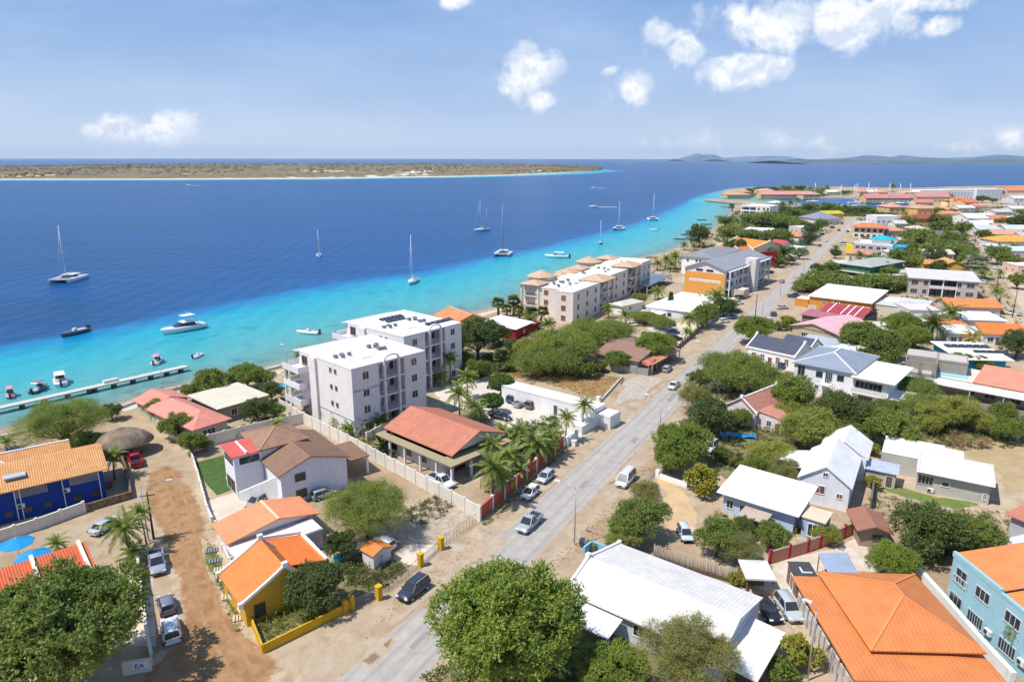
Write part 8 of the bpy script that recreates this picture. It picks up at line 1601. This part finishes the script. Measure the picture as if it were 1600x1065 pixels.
# scattered garden trees fill the far built-up ground
rs = random.Random(12); nfar = 0
while nfar < 70:
    x_, y_ = rs.uniform(1290, 1598), rs.choice([rs.uniform(300, 350), rs.uniform(345, 440)])
    gx, gy = G(x_, y_); 
    if y_ < 327 and x_ < 1445: continue
    if gx < pr[0] * gy + pr[1] + 14: continue
    sx0 = np.interp(gy, [p[1] for p in sa][::1], [p[0] for p in sa]) if gy < sa[-1][1] else -1e9
    if abs(gx - np.interp(gy, [p[1] for p in sa], [p[0] for p in sa]) - 6) < 10: continue
    tree('mid' if rs.random() < .7 else 'dark', x_, y_, rs.uniform(3200, 4600) * .9 / max(120, gy) , 'small green garden tree among the far roofs', 'garden trees among the far roofs', .9); nfar += 1
for t in [('coco', 174, 712, 44, 'short palm between thatched hut and blue building', (178, 748)), ('coco', 198, 822, 76, 'palm on the lane corner behind stone wall', (196, 868)), ('coco', 222, 800, 40, 'thin palm leaning by lane lamp', (215, 850)), ('young', 92, 848, 42, 'small palm beside the blue parasols', None), ('young', 9, 690, 34, 'little palm at left edge by sea wall', None), ('young', 205, 862, 48, 'low palm in green planter by lane wall', None),
 ('coco', 770, 728, 72, 'palm nearest the mural wall', (768, 788)), ('coco', 802, 712, 64, 'palm second along the mural wall', (806, 750)), ('coco', 766, 693, 50, 'palm over corner of terracotta villa', (765, 730)), ('coco', 832, 690, 66, 'palm above middle of mural wall', (832, 725)), ('coco', 858, 680, 48, 'palm at upper end of mural wall', (858, 712)), ('coco', 718, 612, 50, 'tall palm between apartment block and terracotta villa', (722, 655)), ('coco', 738, 632, 44, 'bushy palm behind terracotta roof', (738, 665)), ('young', 752, 642, 40, 'low palm behind terracotta roof right', None), ('young', 785, 670, 40, 'yellow green palm at parking lot corner', None),
 ('coco', 885, 650, 36, 'shorter entrance palm left of gateway', (889, 690)), ('coco', 911, 632, 40, 'taller entrance palm in front of garage row', (914, 672)), ('fan', 781, 556, 34, 'fan palm on green field', (782, 582)), ('fan', 779, 473, 30, 'seaside palm, left of tall pair', (783, 494)), ('fan', 803, 472, 32, 'seaside palm, right of tall pair', (804, 494)), ('fan', 812, 483, 24, 'shorter seaside palm beside the pair', (812, 498)), ('fan', 828, 488, 32, 'palm before beige resort, left', (828, 508)), ('coco', 828, 500, 34, 'palm by red walled house', (828, 515)), ('coco', 856, 505, 32, 'palm below resort window wall', (856, 520)),
 ('fan', 709, 538, 34, 'tall palm standing before solar apartment block', (711, 585)), ('young', 685, 588, 36, 'low palm at stair bay of solar apartment block', None), ('spike', 592, 688, 64, 'spiky dark agave like palm on villa wall', None), ('young', 560, 662, 40, 'dark palm at foot of nearer apartment block, left', None), ('young', 580, 658, 40, 'dark palm at foot of nearer apartment block, middle', None), ('young', 598, 655, 40, 'dark palm at foot of nearer apartment block, right', None), ('young', 490, 632, 32, 'palm bush along apartment wall, first', None), ('young', 507, 640, 32, 'palm bush along apartment wall, second', None), ('young', 527, 656, 30, 'palm bush along apartment wall, third', None),
 ('coco', 467, 555, 26, 'thin palm at the promenade behind balconies', (466, 580)), ('coco', 456, 583, 30, 'palm beside apartment pool', (458, 612)), ('coco', 478, 546, 18, 'palm peeping over apartment eave', (478, 565)), ('young', 374, 672, 26, 'palm at salmon house wall, left', None), ('young', 436, 660, 30, 'palm at cream wall corner', None), ('coco', 417, 590, 24, 'palm near flat roof bungalow', (418, 612)),
 ('coco', 952, 482, 26, 'palm at beige resort stair', (955, 497)), ('coco', 978, 492, 28, 'palm at resort gatehouse', (978, 508)), ('coco', 1080, 496, 34, 'palm at sandy wall, left', (1082, 520)), ('young', 1072, 517, 26, 'yellow green palm inside roadside railing', None), ('coco', 1124, 462, 44, 'large palm at orange wall corner', (1126, 490)), ('coco', 1105, 478, 34, 'palm beside brown leafed tree', (1106, 496)), ('coco', 1168, 428, 24, 'palm under hotel balcony, far', (1168, 446)), ('coco', 1190, 420, 24, 'roadside palm near red sign', (1190, 438)), ('date', 1222, 394, 42, 'big yellow green palm by the upper road', (1222, 412)), ('young', 1030, 455, 30, 'palm between resort and shade canopy', None),
 ('coco', 1040, 405, 24, 'beach palm by dark pergola', (1040, 420)), ('coco', 1057, 400, 28, 'tall beach palm before hotel wing', (1056, 421)), ('coco', 1027, 410, 20, 'small beach palm near pergola', (1027, 422)), ('coco', 1070, 382, 18, 'beach palm beyond hotel wing', (1070, 390)), ('coco', 1085, 383, 16, 'beach palm left of orange tiled hotel', (1085, 391)), ('young', 1098, 380, 16, 'pale bushy palm before orange tiled hotel', None),
('coco', 785, 742, 60, 'palm between terracotta villa porch and mural wall', (785, 775)), ('coco', 815, 672, 50, 'palm right of the parking lot corner', (815, 705)), ('coco', 848, 700, 48, 'low palm leaning over upper mural wall', (846, 722)), ('young', 812, 735, 44, 'bushy palm low behind mural wall', None), ('fan', 845, 486, 26, 'palm before beige resort, right', (845, 505)), ('fan', 792, 482, 24, 'small seaside palm between tall pair', (792, 498)), ('coco', 730, 590, 42, 'palm left of the ball clipped trees', (730, 625)), ('coco', 704, 560, 34, 'second palm before solar apartment block', (704, 598)), ('coco', 665, 655, 34, 'palm at foot of nearer apartment block, far right', (665, 672)), ('young', 545, 668, 34, 'palm bush along apartment wall, fourth', None), ('coco', 1100, 466, 30, 'palm left of large palm at orange wall', (1100, 486)), ('coco', 1142, 472, 30, 'palm right of large palm at orange wall', (1142, 488)), ('coco', 1048, 412, 20, 'beach palm between pergola and hotel wing', (1048, 424)), ('coco', 1345, 398, 22, 'palm over salmon roof end', (1345, 410)), ('coco', 1448, 386, 24, 'palm before cream roof in wood', (1448, 402)), ('coco', 1470, 395, 22, 'palm right of cream roof in wood', (1470, 408)), ('coco', 1305, 387, 18, 'roadside palm before salmon roof', (1305, 398)), ('coco', 1560, 455, 22, 'palm at end of cream street wall', (1560, 470)),
 ('date', 1456, 506, 52, 'shaggy grey green date palm', (1456, 535)), ('coco', 1485, 486, 52, 'full palm behind the date palm', (1485, 512)), ('yellowc', 1524, 526, 44, 'yellowing palm over turquoise house', (1522, 556)), ('coco', 1377, 408, 36, 'palm right of green house', (1376, 425)), ('silver', 1522, 408, 46, 'silver blue fan palm beside dirt street', None), ('coco', 1432, 395, 30, 'palm in wood left of cream roof', (1432, 412)), ('coco', 1418, 402, 28, 'palm in wood near little annex', (1418, 418)), ('coco', 1585, 385, 22, 'palm at right edge before blue shed', (1585, 398)), ('coco', 1536, 425, 18, 'palm at apartment house end', (1536, 440)), ('young', 1565, 425, 20, 'yellow palm beside dirt street', None), ('young', 1347, 688, 30, 'banana like palm at gabled cottage eave', None), ('coco', 1412, 328, 14, 'palm left of tan roofed ochre house', (1412, 338)), ('coco', 1424, 325, 16, 'palm between two ochre houses', (1424, 337)), ('coco', 1292, 292, 12, 'palm near marina mouth', (1292, 300)), ('coco', 1396, 290, 14, 'tall palm beyond the marina building', (1396, 300)), ('fan', 1145, 322, 14, 'yellow palm at white seaside hotel', (1145, 330)), ('coco', 1222, 318, 16, 'palm right of white seaside hotel, near', (1222, 330)), ('coco', 1234, 316, 16, 'palm right of white seaside hotel, far', (1234, 328)), ('coco', 1212, 322, 16, 'palm touching white seaside hotel', (1212, 334)), ('coco', 1245, 312, 14, 'palm before salmon row', (1245, 322)), ('young', 1440, 1060, 34, 'bright palm top at bottom edge below orange hip roof', None), ('coco', 1592, 985, 34, 'palm leaves at right edge by pale blue wall', (1600, 1035))]:
    palm(t[0], t[1], t[2], t[3], t[4], None, t[5])
# ground cover, shrubs nobody could count
def cover(name, label, poly, n, hmax, col, seed, wmin=.25, leafs=14, ls=.13):
    g = np.random.default_rng(seed); w = np.array([G(*p) for p in poly]); lo, hi = w.min(0), w.max(0); C = []
    while len(C) < n:
        p = g.uniform(lo, hi, (n, 2)); p = p[inside(p, [tuple(x) for x in w])]; C += p.tolist()
    C = np.array(C[:n]); h = g.uniform(.2, 1, n) ** 1.5 * hmax; r = wmin + h * .45
    d = unit(g.normal(size=(n, leafs, 3))); d[..., 2] = np.abs(d[..., 2]); c = np.concatenate([C, np.zeros((n, 1))], 1)[:, None] + d * np.stack([r, r, h], 1)[:, None] * g.uniform(.4, 1, (n, leafs, 1)); c = c.reshape(-1, 3)
    A = unit(d.reshape(-1, 3) + g.normal(size=c.shape) * .6) * (ls * g.uniform(.6, 1.6, (len(c), 1))); Bv = unit(np.cross(A, g.normal(size=c.shape))) * ls * .5
    me = quads(name, c, A, Bv, mat('leaf', col)); o = bpy.data.objects.new(name, me); COL.objects.link(o); tag(o, label, 'plants', kind='stuff')
GRN, YG, DRY, OLV = (.08, .13, .03), (.15, .19, .04), (.34, .25, .11), (.10, .12, .045)
cover('garden_plants', 'green garden plants in front of yellow house', [(398, 950), (470, 925), (545, 945), (415, 1008), (402, 975)], 260, 1.3, YG, 1)
cover('garden_plants', 'mixed shrubs between the small shed and driveway gate', [(540, 880), (600, 865), (640, 890), (594, 925), (545, 915)], 320, 1.2, OLV, 2)
cover('dry_grass', 'straw coloured grass on the empty field', [(760, 590), (850, 565), (965, 590), (938, 625), (830, 592)], 2600, .5, DRY, 3, .15, 10, .1)
cover('undergrowth', 'green undergrowth left of the empty field', [(690, 590), (760, 555), (850, 548), (850, 568), (760, 588), (710, 600)], 900, 1.5, GRN, 4, .4, 20, .2)
cover('undergrowth', 'shrubs under palms behind the mural wall', [(760, 770), (795, 670), (870, 650), (882, 690), (800, 752)], 420, 1.8, GRN, 5, .4, 22, .2)
cover('undergrowth', 'garden shrubs between the right hand cottages', [(1060, 660), (1200, 620), (1260, 690), (1190, 745), (1110, 728), (1075, 700)], 520, 1.6, OLV, 6, .4, 20, .18)
cover('undergrowth', 'weedy scrub on the vacant lot at right', [(1400, 650), (1480, 625), (1640, 650), (1640, 700), (1500, 700), (1400, 690)], 700, 1.2, OLV, 7, .4, 18, .18)
cover('roadside_weeds', 'weeds at foot of the mural wall', [(752, 818), (880, 705), (890, 700), (762, 822)], 160, .6, YG, 8, .2, 12, .1)
cover('verge_grass', 'tufts of grass along the lane verge', [(322, 840), (335, 850), (385, 980), (370, 990), (340, 920)], 260, .35, YG, 9, .15, 10, .08)
cover('undergrowth', 'bushes along the dirt lane wall and salmon house', [(240, 650), (300, 640), (300, 700), (262, 680)], 200, 1.5, GRN, 10, .4, 20, .18)
cover('undergrowth', 'bushes below terracotta villa beside the rubble yard', [(630, 800), (690, 770), (720, 795), (650, 825)], 140, .9, OLV, 11, .3, 14, .13)
cover('undergrowth', 'scrub beside orange hip house and white wall', [(1380, 880), (1440, 870), (1500, 850), (1600, 860), (1480, 870), (1430, 900)], 200, 1.2, GRN, 12, .4, 18, .16)
cover('undergrowth', 'dense scrub of the wooded quarter beyond grey sheds', [(1240, 455), (1290, 415), (1420, 425), (1420, 458), (1330, 455)], 700, 2.5, GRN, 13, .9, 18, .4)
cover('undergrowth', 'dense scrub in the wood behind the turquoise roof', [(1395, 400), (1410, 365), (1500, 350), (1528, 400), (1450, 425)], 1200, 3.0, GRN, 14, 1.2, 18, .5)
cover('undergrowth', 'scrub between the beach and the upper road', [(1115, 375), (1150, 330), (1290, 335), (1270, 380), (1200, 400)], 1400, 3.0, GRN, 15, 1.2, 18, .5)
cover('undergrowth', 'scrub at left foot of white roofed house', [(640, 1070), (720, 1030), (900, 1000), (960, 1060), (900, 1080)], 200, 1.2, GRN, 16, .4, 18, .16)
cover('undergrowth', 'far coastal scrub around the marina', [(1135, 308), (1180, 294), (1300, 293), (1290, 307)], 900, 4.5, GRN, 17, 2.2, 14, .8)
cover('undergrowth', 'mangrove scrub on the south bank of the marina', [(1180, 325), (1340, 327), (1400, 327), (1400, 338), (1200, 338)], 1100, 5, GRN, 18, 2.0, 16, .8)
cover('undergrowth', 'far garden scrub at the upper right', [(1440, 330), (1620, 320), (1620, 375), (1500, 350)], 700, 3, OLV, 19, 1.6, 14, .6)
cover('loose_stones', 'pale loose stones and rubble scattered over the yard by the wire fence', [(600, 835), (650, 800), (700, 782), (745, 812), (700, 845), (660, 872)], 420, .12, (.42, .36, .28), 30, .1, 3, .09)
cover('loose_stones', 'loose stones on the vacant lot at right', [(1400, 650), (1480, 625), (1640, 650), (1640, 760), (1500, 700)], 500, .2, (.42, .35, .26), 31, .15, 3, .14)
cover('dry_grass', 'dry weeds scattered along both verges of the main road', [(560, 1010), (800, 812), (980, 640), (1060, 560), (1040, 560), (950, 640), (760, 810), (560, 990)], 420, .22, DRY, 32, .15, 8, .07)
cover('dry_grass', 'dry weeds on the right verge of the main road', [(860, 880), (940, 800), (1020, 710), (1040, 715), (960, 815), (880, 890)], 260, .25, DRY, 33, .15, 8, .07)
cover('undergrowth', 'low shrubs around the salmon house and bungalow', [(395, 640), (440, 622), (450, 645), (400, 662), (372, 668)], 130, 1.3, GRN, 34, .4, 18, .16)
cover('undergrowth', 'shrubs along the nearer apartment block wall', [(478, 640), (560, 680), (610, 665), (640, 668), (560, 700), (480, 655)], 190, 1.5, YG, 35, .4, 18, .16)
cover('undergrowth', 'weeds and low bushes under the flat acacias', [(1080, 640), (1110, 590), (1220, 600), (1300, 650), (1200, 640)], 300, 1.0, OLV, 36, .4, 16, .16)
cover('undergrowth', 'low bushes right of rusty shed and around modern house', [(1340, 790), (1380, 760), (1420, 790), (1600, 800), (1590, 830), (1400, 815)], 160, .9, OLV, 37, .3, 14, .13)
cover('undergrowth', 'thin bushes in the yards beside the pink roof hall', [(1300, 520), (1380, 500), (1460, 530), (1420, 560), (1350, 550)], 260, 1.5, GRN, 38, .5, 16, .25)
cover('undergrowth', 'weeds along the dirt street', [(1530, 400), (1560, 440), (1600, 500), (1590, 510), (1545, 450), (1515, 400)], 260, 1.0, YG, 39, .4, 14, .25)
cover('garden_plants', 'low plants at the foot of the pale blue cottage', [(1120, 800), (1230, 825), (1280, 830), (1200, 850), (1110, 830)], 180, 1.1, YG, 40, .3, 16, .13)
cover('undergrowth', 'small bushes and hedges in the yards right of the upper road', [(1260, 480), (1330, 400), (1420, 395), (1530, 420), (1560, 520), (1450, 545), (1330, 515)], 1300, 1.4, OLV, 41, .5, 14, .28)
cover('undergrowth', 'small bushes between the far roofs at upper right', [(1340, 340), (1480, 335), (1500, 350), (1480, 360), (1400, 400), (1330, 395)], 900, 2.0, GRN, 42, .8, 14, .4)
cover('undergrowth', 'bushes between the roofs right of the dirt street', [(1530, 345), (1640, 330), (1640, 440), (1610, 430), (1560, 385)], 800, 1.8, GRN, 43, .8, 14, .4)
cover('undergrowth', 'hedges and bushes around the hotel and beach', [(1010, 430), (1060, 400), (1110, 375), (1120, 385), (1070, 415), (1040, 450), (1000, 470)], 260, 1.4, GRN, 44, .5, 14, .22)
# ================================================================ haze
m, q = newmat('haze'); v_ = q.n('ShaderNodeVolumePrincipled'); v_.inputs['Density'].default_value = HAZE; v_.inputs['Color'].default_value = (.62, .80, 1, 1); v_.inputs['Anisotropy'].default_value = .1
q.n('ShaderNodeOutputMaterial', i_Volume=v_.outputs[0])
tag(MB().box(-19000, -420, -4, 19000, 19000, 260).build('haze', m, uv=False), kind='stuff')
